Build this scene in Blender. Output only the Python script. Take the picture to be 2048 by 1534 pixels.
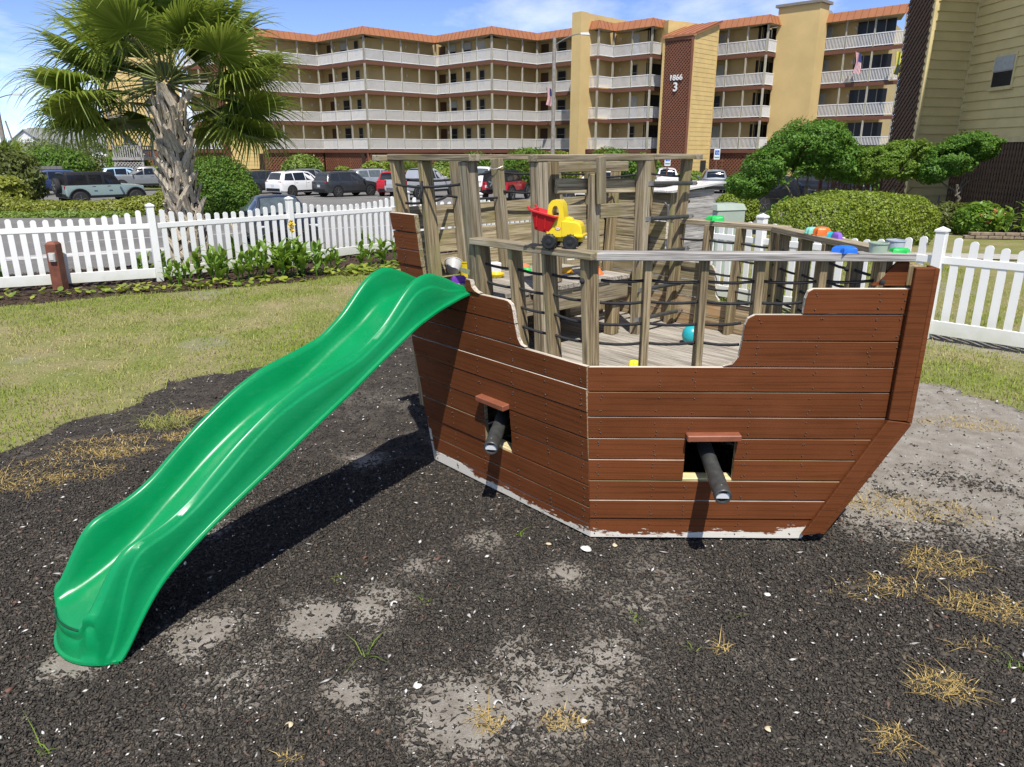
import bpy, bmesh, math, random
import numpy as np
from mathutils import Vector, Matrix, Euler

for _o in list(bpy.data.objects):
    bpy.data.objects.remove(_o, do_unlink=True)
SC = bpy.context.scene
COL = SC.collection
R = math.radians
rng = random.Random(7)
nr = np.random.default_rng(11)

# ------------------------------------------------------------------ camera
EYE = 2.25
PITCH = math.atan(465 / 1472.0)
cam_d = bpy.data.cameras.new('camera')
cam_d.sensor_fit = 'HORIZONTAL'
cam_d.sensor_width = 36.0
cam_d.lens = 36.0 * 1472.0 / 2048.0
cam_d.clip_start = 0.05
cam_d.clip_end = 3000.0
cam = bpy.data.objects.new('camera', cam_d)
COL.objects.link(cam)
cam.location = (0, 0, EYE)
cam.rotation_euler = (math.pi / 2 - PITCH, 0, 0)
SC.camera = cam

# ------------------------------------------------------------------ sky and sun
SUN_EL = R(58)
SUN_FROM = Vector((0.10, -0.995, 0)).normalized()      # horizontal direction towards the sun
wd = bpy.data.worlds.new('World')
SC.world = wd
wd.use_nodes = True
wn, wl = wd.node_tree.nodes, wd.node_tree.links
wn.clear()
w_out = wn.new('ShaderNodeOutputWorld')
w_bg = wn.new('ShaderNodeBackground')
w_bg.inputs['Strength'].default_value = 0.15
sky = wn.new('ShaderNodeTexSky')
sky.sky_type = 'NISHITA'
sky.sun_disc = False
sky.sun_elevation = SUN_EL
sky.sun_rotation = math.atan2(SUN_FROM.x, SUN_FROM.y)
sky.altitude = 0
sky.air_density = 0.45
sky.dust_density = 0.0
sky.ozone_density = 3.0
w_hsv = wn.new('ShaderNodeHueSaturation')
w_hsv.inputs['Saturation'].default_value = 0.98
w_hsv.inputs['Value'].default_value = 1.0
w_tint = wn.new('ShaderNodeMixRGB'); w_tint.blend_type = 'MULTIPLY'; w_tint.inputs[0].default_value = 1.0
w_tint.inputs[2].default_value = (0.74, 0.72, 0.80, 1)
wl.new(sky.outputs[0], w_tint.inputs[1]); wl.new(w_tint.outputs[0], w_hsv.inputs['Color'])
# thin clouds on a flat layer overhead
w_tc = wn.new('ShaderNodeTexCoord')
w_sep = wn.new('ShaderNodeSeparateXYZ')
wl.new(w_tc.outputs['Generated'], w_sep.inputs[0])
def wmath(op, a, b=None, clamp=False):
    n = wn.new('ShaderNodeMath'); n.operation = op; n.use_clamp = clamp
    for i, v in enumerate((a, b)):
        if v is None: continue
        if isinstance(v, (int, float)): n.inputs[i].default_value = v
        else: wl.new(v, n.inputs[i])
    return n.outputs[0]
w_z = wmath('ADD', wmath('MAXIMUM', w_sep.outputs['Z'], 0.0), 0.10)
w_cx = wmath('DIVIDE', w_sep.outputs['X'], w_z)
w_cy = wmath('DIVIDE', w_sep.outputs['Y'], w_z)
w_cmb = wn.new('ShaderNodeCombineXYZ')
wl.new(w_cx, w_cmb.inputs[0]); wl.new(w_cy, w_cmb.inputs[1])
w_map = wn.new('ShaderNodeMapping')
w_map.inputs['Location'].default_value = (3.1, 1.7, 0.0)
w_map.inputs['Scale'].default_value = (0.55, 0.30, 1.0)
wl.new(w_cmb.outputs[0], w_map.inputs[0])
w_no = wn.new('ShaderNodeTexNoise')
w_no.inputs['Scale'].default_value = 0.9
w_no.inputs['Detail'].default_value = 9
w_no.inputs['Roughness'].default_value = 0.6
wl.new(w_map.outputs[0], w_no.inputs['Vector'])
w_ramp = wn.new('ShaderNodeValToRGB')
w_ramp.color_ramp.elements[0].position = 0.48
w_ramp.color_ramp.elements[0].color = (0, 0, 0, 1)
w_ramp.color_ramp.elements[1].position = 0.70
w_ramp.color_ramp.elements[1].color = (0.85, 0.85, 0.85, 1)
wl.new(w_no.outputs['Fac'], w_ramp.inputs[0])
w_mix = wn.new('ShaderNodeMixRGB')
wl.new(w_ramp.outputs[0], w_mix.inputs[0])
wl.new(w_hsv.outputs[0], w_mix.inputs[1])
w_mix.inputs[2].default_value = (4.9, 5.0, 5.4, 1)
wl.new(w_mix.outputs[0], w_bg.inputs[0])
wl.new(w_bg.outputs[0], w_out.inputs[0])

sun_d = bpy.data.lights.new('sun', 'SUN')
sun_d.energy = 3.4
sun_d.angle = R(0.53)
sun_d.color = (1.0, 0.955, 0.88)
sun = bpy.data.objects.new('sun', sun_d)
COL.objects.link(sun)
_s = SUN_FROM * math.cos(SUN_EL) + Vector((0, 0, math.sin(SUN_EL)))
sun.rotation_euler = _s.to_track_quat('Z', 'Y').to_euler()
sun.location = (2, -10, 20)

SC.view_settings.view_transform = 'Standard'
SC.view_settings.look = 'None'
SC.view_settings.gamma = 1.0
SC.view_settings.use_curve_mapping = False
SC.view_settings.exposure = 0.84
SC.render.film_transparent = False
SC.cycles.use_denoising = True
SC.cycles.max_bounces = 8
SC.cycles.diffuse_bounces = 3
SC.cycles.glossy_bounces = 3
SC.cycles.transmission_bounces = 4
SC.cycles.transparent_max_bounces = 8
SC.cycles.sample_clamp_indirect = 8.0

# ------------------------------------------------------------------ mesh helpers
class MB:
    """collects geometry for one mesh object"""
    def __init__(s):
        s.v = []; s.f = []; s.m = []
    def add(s, verts, faces, mi=0):
        o = len(s.v)
        s.v.extend([tuple(p) for p in verts])
        for f in faces:
            s.f.append([i + o for i in f]); s.m.append(mi)
        return s
    def box(s, c, d, rot=None, mi=0):
        hx, hy, hz = d[0] / 2, d[1] / 2, d[2] / 2
        P = [(-hx, -hy, -hz), (hx, -hy, -hz), (hx, hy, -hz), (-hx, hy, -hz), (-hx, -hy, hz), (hx, -hy, hz), (hx, hy, hz), (-hx, hy, hz)]
        if rot is not None: P = [tuple(rot @ Vector(p)) for p in P]
        P = [(p[0] + c[0], p[1] + c[1], p[2] + c[2]) for p in P]
        return s.add(P, [(0, 3, 2, 1), (4, 5, 6, 7), (0, 1, 5, 4), (1, 2, 6, 5), (2, 3, 7, 6), (3, 0, 4, 7)], mi)
    def beam(s, a, b, w, t, up=(0, 0, 1), mi=0):
        """box from a to b, w across (sideways), t along up"""
        a = Vector(a); b = Vector(b); x = (b - a); L = x.length; x.normalize()
        up = Vector(up); y = up.cross(x)
        if y.length < 1e-5: y = Vector((0, 1, 0)).cross(x)
        y.normalize(); z = x.cross(y)
        rot = Matrix((x, y, z)).transposed()
        return s.box((a + b) / 2, (L, w, t), rot, mi)
    def prism(s, poly, z0, z1, mi=0):
        n = len(poly)
        P = [(p[0], p[1], z0) for p in poly] + [(p[0], p[1], z1) for p in poly]
        F = [tuple(range(n - 1, -1, -1)), tuple(range(n, 2 * n))] + [(i, (i + 1) % n, n + (i + 1) % n, n + i) for i in range(n)]
        return s.add(P, F, mi)
    def tube(s, path, r, n=8, cap=True, mi=0):
        path = [Vector(p) for p in path]; k = len(path)
        rr = r if isinstance(r, (list, tuple)) else [r] * k
        V = []; pt = None
        for i, p in enumerate(path):
            t = (path[min(i + 1, k - 1)] - path[max(i - 1, 0)]).normalized()
            if pt is None:
                u = t.orthogonal().normalized()
            else:
                u = (u - t * u.dot(t))
                if u.length < 1e-6: u = t.orthogonal()
                u.normalize()
            pt = t; w = t.cross(u)
            for j in range(n):
                a = 2 * math.pi * j / n
                V.append(tuple(p + (u * math.cos(a) + w * math.sin(a)) * rr[i]))
        F = [(i * n + j, i * n + (j + 1) % n, (i + 1) * n + (j + 1) % n, (i + 1) * n + j) for i in range(k - 1) for j in range(n)]
        if cap:
            F.append(tuple(range(n - 1, -1, -1))); F.append(tuple((k - 1) * n + j for j in range(n)))
        return s.add(V, F, mi)
    def lathe(s, prof, n=16, c=(0, 0, 0), axis='z', mi=0):
        """prof: list of (radius, height)"""
        V = []; k = len(prof)
        for r, h in prof:
            for j in range(n):
                a = 2 * math.pi * j / n
                p = (r * math.cos(a), r * math.sin(a), h)
                if axis == 'y': p = (p[0], h, p[1])
                elif axis == 'x': p = (h, p[0], p[1])
                V.append((p[0] + c[0], p[1] + c[1], p[2] + c[2]))
        F = [(i * n + j, i * n + (j + 1) % n, (i + 1) * n + (j + 1) % n, (i + 1) * n + j) for i in range(k - 1) for j in range(n)]
        F.append(tuple(range(n - 1, -1, -1))); F.append(tuple((k - 1) * n + j for j in range(n)))
        if axis == 'y': F = [tuple(reversed(f)) for f in F]
        return s.add(V, F, mi)
    def mesh(s, name, mats, smooth=False, bevel=None):
        me = bpy.data.meshes.new(name)
        me.from_pydata(s.v, [], s.f)
        for m in (mats if isinstance(mats, (list, tuple)) else [mats]): me.materials.append(m)
        if any(s.m): me.polygons.foreach_set('material_index', s.m)
        if bevel:
            bm = bmesh.new(); bm.from_mesh(me)
            bmesh.ops.bevel(bm, geom=list(bm.edges), offset=bevel, segments=1, affect='EDGES', profile=0.5)
            bm.to_mesh(me); bm.free()
        if smooth:
            me.polygons.foreach_set('use_smooth', [True] * len(me.polygons))
            me.set_sharp_from_angle(angle=R(smooth if smooth is not True else 40))
        me.update()
        return me
    def build(s, name, mats, parent=None, smooth=False, bevel=None, mw=None):
        return put(name, s.mesh(name, mats, smooth, bevel), parent, mw)

def put(name, me, parent=None, mw=None):
    o = bpy.data.objects.new(name, me)
    COL.objects.link(o)
    if parent is not None: o.parent = parent
    if mw is not None: o.matrix_local = mw
    return o

def tag(o, label=None, cat=None, group=None, kind=None):
    if label: o['label'] = label
    if cat: o['category'] = cat
    if group: o['group'] = group
    if kind: o['kind'] = kind
    return o

def thing(name, label, cat, loc=(0, 0, 0), rz=0.0, group=None):
    o = bpy.data.objects.new(name, None)
    o.empty_display_size = 0.2
    COL.objects.link(o)
    o.location = loc; o.rotation_euler = (0, 0, rz)
    return tag(o, label, cat, group)

def np_mesh(name, verts, faces, mat, attr=None, smooth=False):
    """fast mesh from arrays; faces is an (n,k) int array; attr: dict name -> (nverts,4) colours"""
    me = bpy.data.meshes.new(name)
    verts = np.asarray(verts, dtype=np.float32); faces = np.asarray(faces, dtype=np.int32)
    nf, k = faces.shape
    me.vertices.add(len(verts)); me.vertices.foreach_set('co', verts.ravel())
    me.loops.add(nf * k); me.loops.foreach_set('vertex_index', faces.ravel())
    me.polygons.add(nf)
    me.polygons.foreach_set('loop_start', np.arange(0, nf * k, k, dtype=np.int32))
    me.polygons.foreach_set('loop_total', np.full(nf, k, dtype=np.int32))
    if smooth: me.polygons.foreach_set('use_smooth', np.ones(nf, dtype=bool))
    for m in (mat if isinstance(mat, (list, tuple)) else [mat]): me.materials.append(m)
    if attr:
        for an, arr in attr.items():
            a = me.color_attributes.new(an, 'FLOAT_COLOR', 'POINT')
            a.data.foreach_set('color', np.asarray(arr, dtype=np.float32).ravel())
    me.update(calc_edges=True)
    me.validate()
    return me

def frame(o, x, y):
    x = Vector(x).normalized(); y = Vector(y); z = x.cross(y).normalized(); y = z.cross(x)
    m = Matrix((x, y, z)).transposed().to_4x4(); m.translation = Vector(o)
    return m

def ss(a, b, x):
    t = np.clip((x - a) / (b - a), 0, 1)
    return t * t * (3 - 2 * t)

def vnoise(x, y, seed=0):
    """smooth value noise, arrays"""
    x = np.asarray(x, dtype=float); y = np.asarray(y, dtype=float)
    xi = np.floor(x).astype(np.int64); yi = np.floor(y).astype(np.int64)
    fx = x - xi; fy = y - yi
    fx = fx * fx * (3 - 2 * fx); fy = fy * fy * (3 - 2 * fy)
    def h(i, j):
        n = (i * 374761393 + j * 668265263 + seed * 974634777) & 0xffffffff
        n = ((n ^ (n >> 13)) * 1274126177) & 0xffffffff
        return ((n ^ (n >> 16)) & 0xffff) / 65535.0
    a = h(xi, yi); b = h(xi + 1, yi); c = h(xi, yi + 1); d = h(xi + 1, yi + 1)
    return (a * (1 - fx) + b * fx) * (1 - fy) + (c * (1 - fx) + d * fx) * fy

def fbm(x, y, seed=0, oct=4):
    s = 0; a = 0.5; t = 0
    for k in range(oct):
        s = s + a * vnoise(x * 2 ** k, y * 2 ** k, seed + k); t += a; a *= 0.5
    return s / t

# ------------------------------------------------------------------ material helpers
class NT:
    def __init__(s, name):
        s.mat = bpy.data.materials.new(name); s.mat.use_nodes = True
        s.n = s.mat.node_tree.nodes; s.l = s.mat.node_tree.links
        s.b = s.n['Principled BSDF']
    def new(s, t, **kw):
        n = s.n.new(t)
        for k, v in kw.items(): setattr(n, k, v)
        return n
    def set(s, sock, v):
        if isinstance(v, (int, float)): sock.default_value = v
        elif isinstance(v, (tuple, list)):
            sock.default_value = tuple(v) + ((1,) if len(v) == 3 and len(sock.default_value) == 4 else ())
        else: s.l.new(v, sock)
    def coord(s, kind='Object', scale=(1, 1, 1), rnd=0.0, rot=(0, 0, 0)):
        tc = s.new('ShaderNodeTexCoord'); out = tc.outputs[kind]
        if rnd:
            oi = s.new('ShaderNodeObjectInfo')
            m = s.new('ShaderNodeVectorMath', operation='MULTIPLY_ADD')
            cm = s.new('ShaderNodeCombineXYZ')
            for i in range(3): s.l.new(oi.outputs['Random'], cm.inputs[i])
            s.l.new(cm.outputs[0], m.inputs[0]); m.inputs[1].default_value = (rnd, rnd * 1.7, rnd * .6)
            s.l.new(out, m.inputs[2]); out = m.outputs[0]
        mp = s.new('ShaderNodeMapping'); mp.inputs['Scale'].default_value = scale; mp.inputs['Rotation'].default_value = rot
        s.l.new(out, mp.inputs[0])
        return mp.outputs[0]
    def noise(s, vec, scale, detail=4, rough=.55, dist=0.0):
        n = s.new('ShaderNodeTexNoise')
        s.l.new(vec, n.inputs['Vector'])
        n.inputs['Scale'].default_value = scale; n.inputs['Detail'].default_value = detail
        n.inputs['Roughness'].default_value = rough; n.inputs['Distortion'].default_value = dist
        return n.outputs['Fac']
    def ramp(s, fac, stops):
        n = s.new('ShaderNodeValToRGB'); e = n.color_ramp.elements
        while len(e) < len(stops): e.new(0.5)
        for i, (p, c) in enumerate(stops):
            e[i].position = p
            e[i].color = (c, c, c, 1) if isinstance(c, (int, float)) else tuple(c) + (1,)
        s.set(n.inputs[0], fac)
        return n.outputs[0]
    def mix(s, fac, a, b, mode='MIX'):
        n = s.new('ShaderNodeMixRGB', blend_type=mode)
        for i, v in enumerate((fac, a, b)): s.set(n.inputs[i], v)
        return n.outputs[0]
    def math(s, op, a, b=0.0, clamp=False):
        n = s.new('ShaderNodeMath', operation=op); n.use_clamp = clamp
        s.set(n.inputs[0], a); s.set(n.inputs[1], b)
        return n.outputs[0]
    def rand(s):
        return s.new('ShaderNodeObjectInfo').outputs['Random']
    def bump(s, h, strength=.3, dist=.01):
        n = s.new('ShaderNodeBump'); n.inputs['Strength'].default_value = strength; n.inputs['Distance'].default_value = dist
        s.l.new(h, n.inputs['Height']); s.l.new(n.outputs[0], s.b.inputs['Normal'])
    def fin(s, col=None, rough=None, metal=None, spec=None, coat=None):
        for k, v in (('Base Color', col), ('Roughness', rough), ('Metallic', metal), ('Specular IOR Level', spec), ('Coat Weight', coat)):
            if v is not None: s.set(s.b.inputs[k], v)
        return s.mat

def m_plain(name, c, rough=.5, spec=.5, metal=0.0, var=.12, scale=6.0, bump=0.0, coat=0.0, c2=None):
    t = NT(name)
    n = t.noise(t.coord('Object', rnd=3.0), scale, 5)
    d = c2 if c2 else tuple(x * (1 - var * 2) for x in c)
    col = t.mix(t.ramp(n, [(.3, 0.0), (.7, 1.0)]), c, d)
    if bump: t.bump(n, bump, .01)
    t.b.inputs['Coat Roughness'].default_value = .05
    return t.fin(col, rough, metal, spec, coat)

def m_wood(name, c1, c2, c3, stain=None, rough=.8, knots=True, gscale=1.0, bump=.5):
    """boards with the grain along local x"""
    t = NT(name)
    v = t.coord('Object', (1.6 * gscale, 26 * gscale, 26 * gscale), rnd=5.0)
    g = t.noise(v, 1.0, 6, .65, .6)
    v2 = t.coord('Object', (3.0 * gscale, 90 * gscale, 90 * gscale), rnd=5.0)
    g2 = t.noise(v2, 1.0, 3, .6)
    blot = t.noise(t.coord('Object', (1, 1, 1), rnd=9.0), 3.2, 4, .6)
    col = t.ramp(g, [(.28, c3), (.48, c1), (.72, c2)])
    col = t.mix(t.ramp(g2, [(.36, .75), (.55, 0.0)]), col, tuple(x * .45 for x in c3))
    if stain: col = t.mix(t.ramp(blot, [(.50, 0.0), (.68, .75)]), col, stain)
    br = t.new('ShaderNodeMath', operation='MULTIPLY_ADD')
    t.l.new(t.rand(), br.inputs[0]); br.inputs[1].default_value = .40; br.inputs[2].default_value = .80
    hv = t.new('ShaderNodeHueSaturation'); t.l.new(col, hv.inputs['Color']); t.l.new(br.outputs[0], hv.inputs['Value'])
    hgt = t.mix(.5, g, g2)
    t.bump(hgt, bump, .004)
    return t.fin(hv.outputs[0], rough, 0, .25)

def m_paint_wood(name, c, peel=None):
    """brown deck stain on rough sawn boards; object coords are panel coords (x along, y up)"""
    t = NT(name)
    v = t.coord('Object', (1.0, 42, 42), rnd=6.0)
    g = t.noise(v, 1.0, 7, .66, .9)
    fine = t.noise(t.coord('Object', (4, 170, 170), rnd=6.0), 1.0, 3)
    blot = t.noise(t.coord('Object', (1, 1.6, 1), rnd=6.0), 3.0, 4)
    ring = t.new('ShaderNodeTexWave', wave_type='RINGS', rings_direction='X')
    t.l.new(t.coord('Object', (.35, 5.5, 5.5), rnd=6.0), ring.inputs['Vector'])
    ring.inputs['Scale'].default_value = 1.6; ring.inputs['Distortion'].default_value = 4.0
    ring.inputs['Detail'].default_value = 3; ring.inputs['Detail Scale'].default_value = .8
    h = t.mix(.5, g, fine)
    col = t.mix(t.ramp(g, [(.36, .75), (.47, 0.0)]), c, tuple(x * .60 for x in c))
    col = t.mix(t.ramp(ring.outputs['Fac'], [(.02, .55), (.16, 0.0)]), col, tuple(x * .60 for x in c))
    rb_ = t.new('ShaderNodeMath', operation='MULTIPLY_ADD'); t.l.new(t.rand(), rb_.inputs[0]); rb_.inputs[1].default_value = .26; rb_.inputs[2].default_value = .87
    hs_ = t.new('ShaderNodeHueSaturation'); t.l.new(col, hs_.inputs['Color']); t.l.new(rb_.outputs[0], hs_.inputs['Value']); col = hs_.outputs[0]
    col = t.mix(t.ramp(blot, [(.45, 0.0), (.75, .45)]), col, tuple(min(1, x * 1.28 + .006) for x in c))
    # hairline splits
    sp = t.noise(t.coord('Object', (.9, 60, 1), rnd=11.0), 1.0, 2, .5, .4)
    col = t.mix(t.ramp(sp, [(.255, .8), (.275, 0.0)]), col, tuple(x * .25 for x in c))
    # chips
    ch = t.noise(t.coord('Object', (9, 40, 40), rnd=8.0), 1.0, 4, .7)
    col = t.mix(t.ramp(ch, [(.735, 0.0), (.75, .8)]), col, (.50, .44, .36))
    if peel:
        tc = t.new('ShaderNodeTexCoord'); sep = t.new('ShaderNodeSeparateXYZ'); t.l.new(tc.outputs['Object'], sep.inputs[0])
        pn = t.noise(t.coord('Object', (7, 22, 7)), 1.0, 7, .72)
        pn2 = t.noise(t.coord('Object', (1.1, .2, 1)), 1.0, 2, .5)
        hh = t.math('ADD', t.math('MULTIPLY', pn, .24), t.math('MULTIPLY', pn2, .26))
        q = t.math('SUBTRACT', hh, t.math('ADD', sep.outputs['Y'], peel))
        col = t.mix(t.ramp(q, [(.0, 0.0), (.010, 1.0)]), col, (.66, .62, .53))
    t.bump(t.mix(.35, h, fine), .35, .004)
    return t.fin(col, .68, 0, .16)
# ------------------------------------------------------------------ materials
W_RAIL = m_wood('wood_rail', (.315, .262, .178), (.44, .385, .285), (.15, .115, .07), stain=(.22, .185, .085))
W_POST = m_wood('wood_post', (.285, .218, .125), (.41, .335, .21), (.14, .10, .052), stain=(.20, .185, .07))
W_HULL = m_wood('wood_hull_inside', (.33, .27, .165), (.50, .43, .30), (.16, .12, .065), stain=(.215, .19, .065))
W_HULLO = m_wood('wood_hull_rusty', (.33, .25, .15), (.45, .37, .25), (.17, .11, .06), stain=(.34, .16, .055))
W_DECK = m_wood('wood_deck', (.37, .335, .28), (.49, .455, .40), (.18, .15, .115))
W_GREY = m_wood('wood_grey', (.43, .405, .37), (.55, .53, .50), (.20, .18, .16))
W_EDGE = m_wood('wood_cut_edge', (.66, .60, .50), (.76, .71, .62), (.46, .38, .29))
HULL_B = m_paint_wood('hull_brown_paint', (.140, .0425, .0125))
HULL_P = m_paint_wood('hull_brown_paint_peeling', (.140, .0425, .0125), peel=.200)
LEDGE_B = m_plain('ledge_brown_paint', (.26, .085, .042), .55, var=.12, scale=14, bump=.15)
ROPE = m_plain('rope_black', (.022, .022, .024), .85, var=.2, scale=60, bump=.4)
STEEL = m_plain('galvanised', (.42, .42, .41), .45, metal=.7, var=.2, scale=25)
RUST = m_plain('rust_nail', (.10, .035, .014), .8)
NAILM = m_plain('nail_dark', (.04, .022, .014), .6)
PVC = m_plain('cannon_black_plastic', (.062, .064, .060), .45, var=.25, scale=18, bump=.08)
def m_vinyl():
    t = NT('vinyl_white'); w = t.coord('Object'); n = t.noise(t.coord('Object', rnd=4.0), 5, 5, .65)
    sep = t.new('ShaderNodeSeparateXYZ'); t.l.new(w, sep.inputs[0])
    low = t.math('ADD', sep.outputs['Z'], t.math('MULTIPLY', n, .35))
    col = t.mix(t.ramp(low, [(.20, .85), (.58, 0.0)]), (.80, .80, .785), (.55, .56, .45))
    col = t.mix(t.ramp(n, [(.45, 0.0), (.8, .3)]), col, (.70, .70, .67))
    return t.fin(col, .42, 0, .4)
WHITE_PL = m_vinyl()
RED_WOOD = m_plain('post_red_brown', (.20, .065, .035), .65, var=.2, scale=9, bump=.2)
GREY_PL = m_plain('plastic_grey', (.45, .45, .43), .5)
TRUNK_G = m_plain('bark', (.20, .17, .13), .9, var=.25, scale=9, bump=.6)
DARKIN = m_plain('dark_interior', (.02, .019, .018), .9)
CONC = m_plain('concrete', (.44, .42, .38), .9, var=.12, scale=5, bump=.15)

def m_slide():
    t = NT('slide_green_plastic')
    n = t.noise(t.coord('Object'), 3.0, 5)
    sc = t.noise(t.coord('Object', (60, 8, 60)), 1.0, 4, .7)
    col = t.mix(t.ramp(n, [(.3, 0.0), (.75, 1.0)]), (.0015, .205, .062), (.003, .245, .082))
    rg = t.ramp(t.mix(.5, n, sc), [(.35, .20), (.65, .36)])
    scr = t.noise(t.coord('Object', (9, 9, 60), rot=(0, 0, R(-40))), 2.0, 5, .75)
    col = t.mix(t.ramp(scr, [(.56, 0.0), (.75, .22)]), col, (.10, .36, .19))
    t.bump(t.noise(t.coord('Object'), 9.0, 2), .05, .01)
    t.set(t.b.inputs['Roughness'], rg)
    t.b.inputs['Subsurface Weight'].default_value = 0.0
    return t.fin(col, None, 0, .28)
SLIDE_G = m_slide()

def m_leaf(name, ca, cb, rough=.45, trans=.28, spec=.4):
    t = NT(name)
    a = t.new('ShaderNodeVertexColor', layer_name='rnd')
    sep = t.new('ShaderNodeSeparateColor'); t.l.new(a.outputs['Color'], sep.inputs[0])
    col = t.mix(sep.outputs[0], ca, cb)
    t.fin(col, rough, 0, spec)
    tr = t.new('ShaderNodeBsdfTranslucent'); t.l.new(t.mix(.35, col, (.35, .42, .04)), tr.inputs[0])
    mx = t.new('ShaderNodeMixShader'); mx.inputs[0].default_value = trans
    t.l.new(t.b.outputs[0], mx.inputs[1]); t.l.new(tr.outputs[0], mx.inputs[2])
    t.l.new(mx.outputs[0], t.n['Material Output'].inputs[0])
    return t.mat
LF_HEDGE = m_leaf('leaf_hedge', (.135, .20, .018), (.27, .335, .040))
LF_HEDGE2 = m_leaf('leaf_hedge_olive', (.16, .19, .022), (.28, .30, .04))
LF_TREE = m_leaf('leaf_tree_glossy', (.050, .140, .015), (.135, .265, .034), .5, .30, .3)
LF_TREE2 = m_leaf('leaf_tree_light', (.085, .175, .018), (.19, .29, .034), .5, .32, .3)
LF_BUSH = m_leaf('leaf_bush', (.058, .14, .016), (.14, .235, .028), .5, .28, .3)
LF_LIME = m_leaf('leaf_lime', (.12, .21, .03), (.23, .31, .05), .45)
LF_PALM = m_leaf('leaf_palm', (.085, .155, .018), (.30, .36, .070), .40, .40, .4)
LF_CANNA = m_leaf('leaf_canna', (.085, .20, .020), (.22, .345, .045), .42, .38)
LF_GRASS = m_leaf('leaf_grass', (.20, .27, .026), (.47, .39, .175), .6, .15, .2)
LF_DRY = m_leaf('leaf_dry_grass', (.36, .245, .075), (.56, .42, .17), .7, .15, .2)
LF_WEED = m_leaf('leaf_weed', (.12, .23, .03), (.25, .32, .05), .45)
LF_FAR = m_leaf('leaf_far', (.075, .105, .022), (.15, .17, .04), .5)
LF_DRYPALM = m_leaf('leaf_palm_dry', (.30, .24, .13), (.44, .37, .22), .7, .1, .2)
PETAL_P = m_leaf('petal_pink', (.62, .05, .13), (.75, .12, .22), .5)
PETAL_O = m_leaf('petal_peach', (.75, .33, .16), (.80, .48, .25), .5)
PETAL_Y = m_leaf('petal_yellow', (.75, .50, .05), (.80, .62, .12), .5)

def m_mulchbit():
    t = NT('rubber_mulch_bits')
    a = t.new('ShaderNodeVertexColor', layer_name='rnd')
    sep = t.new('ShaderNodeSeparateColor'); t.l.new(a.outputs['Color'], sep.inputs[0])
    col = t.ramp(sep.outputs[0], [(0.0, (.029, .0265, .0230)), (.6, (.053, .0465, .0385)), (.90, (.088, .074, .058)), (.985, (.13, .108, .085)), (1.0, (.15, .075, .052))])
    return t.fin(col, .75, 0, .3)
MULCH_BIT = m_mulchbit()
SHELL = m_plain('shell_white', (.72, .69, .63), .5, var=.12, scale=30)

def m_yard():
    """zone weights come from the mesh: red rubber mulch, green lawn, blue sand, none: bark bed"""
    t = NT('yard_soil')
    a = t.new('ShaderNodeVertexColor', layer_name='zone')
    sep = t.new('ShaderNodeSeparateColor'); t.l.new(a.outputs['Color'], sep.inputs[0])
    w = t.coord('Object')
    f1 = t.noise(w, 45, 6, .7); f2 = t.noise(w, 7.0, 5, .6); f3 = t.noise(w, 150, 3, .6); f4 = t.noise(w, 1.3, 3)
    bed = t.ramp(f1, [(.3, (.030, .019, .013)), (.6, (.080, .052, .036)), (.8, (.14, .10, .07))])
    mul = t.ramp(f1, [(.3, (.022, .020, .018)), (.6, (.058, .050, .043)), (.82, (.13, .11, .09))])
    mul = t.mix(t.ramp(f2, [(.42, 0.0), (.70, .55)]), mul, (.125, .105, .082))
    sand = t.ramp(f3, [(.25, (.23, .21, .178)), (.6, (.37, .342, .298)), (.85, (.47, .45, .41))])
    sand = t.mix(t.ramp(f2, [(.35, .7), (.70, 0.0)]), sand, (.17, .145, .115))
    lawn = t.ramp(f1, [(.25, (.15, .12, .065)), (.5, (.29, .235, .135)), (.75, (.40, .34, .21))])
    lawn = t.mix(t.ramp(f4, [(.34, .15), (.60, .8)]), lawn, (.15, .185, .038))
    brk = t.math('MULTIPLY', t.math('SUBTRACT', t.mix(.5, f1, f3), .5), 1.3)
    def wt(o, lo=.42, hi=.58):
        return t.ramp(t.math('ADD', o, brk), [(lo, 0.0), (hi, 1.0)])
    col = t.mix(wt(sep.outputs[0]), bed, mul)
    col = t.mix(wt(sep.outputs[1]), col, lawn)
    col = t.mix(wt(sep.outputs[2], .22, .74), col, sand)
    t.bump(t.mix(.5, f1, f3), .8, .02)
    return t.fin(col, .95, 0, .15)
YARD = m_yard()

def m_asphalt():
    t = NT('asphalt')
    w = t.coord('Object')
    f = t.noise(w, 60, 4, .7); g = t.noise(w, .35, 5, .6); st = t.noise(t.coord('Object', (.12, 1.4, 1)), 1.0, 4)
    col = t.ramp(f, [(.3, (.135, .13, .122)), (.7, (.215, .208, .195))])
    col = t.mix(t.ramp(g, [(.4, 0.0), (.65, .45)]), col, (.105, .10, .095))
    col = t.mix(t.ramp(st, [(.55, 0.0), (.7, .3)]), col, (.30, .29, .27))
    t.bump(f, .3, .01)
    return t.fin(col, .9, 0, .2)
ASPHALT = m_asphalt()
ROADPAINT = m_plain('road_paint_worn', (.62, .61, .58), .8, var=.2, scale=3.0, c2=(.30, .29, .27))

def m_ground():
    t = NT('ground_grass')
    w = t.coord('Object'); f = t.noise(w, 3.0, 6, .65); g = t.noise(w, .15, 4)
    col = t.ramp(f, [(.3, (.075, .085, .022)), (.6, (.15, .16, .045)), (.8, (.22, .20, .09))])
    col = t.mix(t.ramp(g, [(.45, 0.0), (.7, .5)]), col, (.20, .175, .12))
    t.bump(f, .4, .03)
    return t.fin(col, .95, 0, .15)
GROUND = m_ground()

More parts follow.
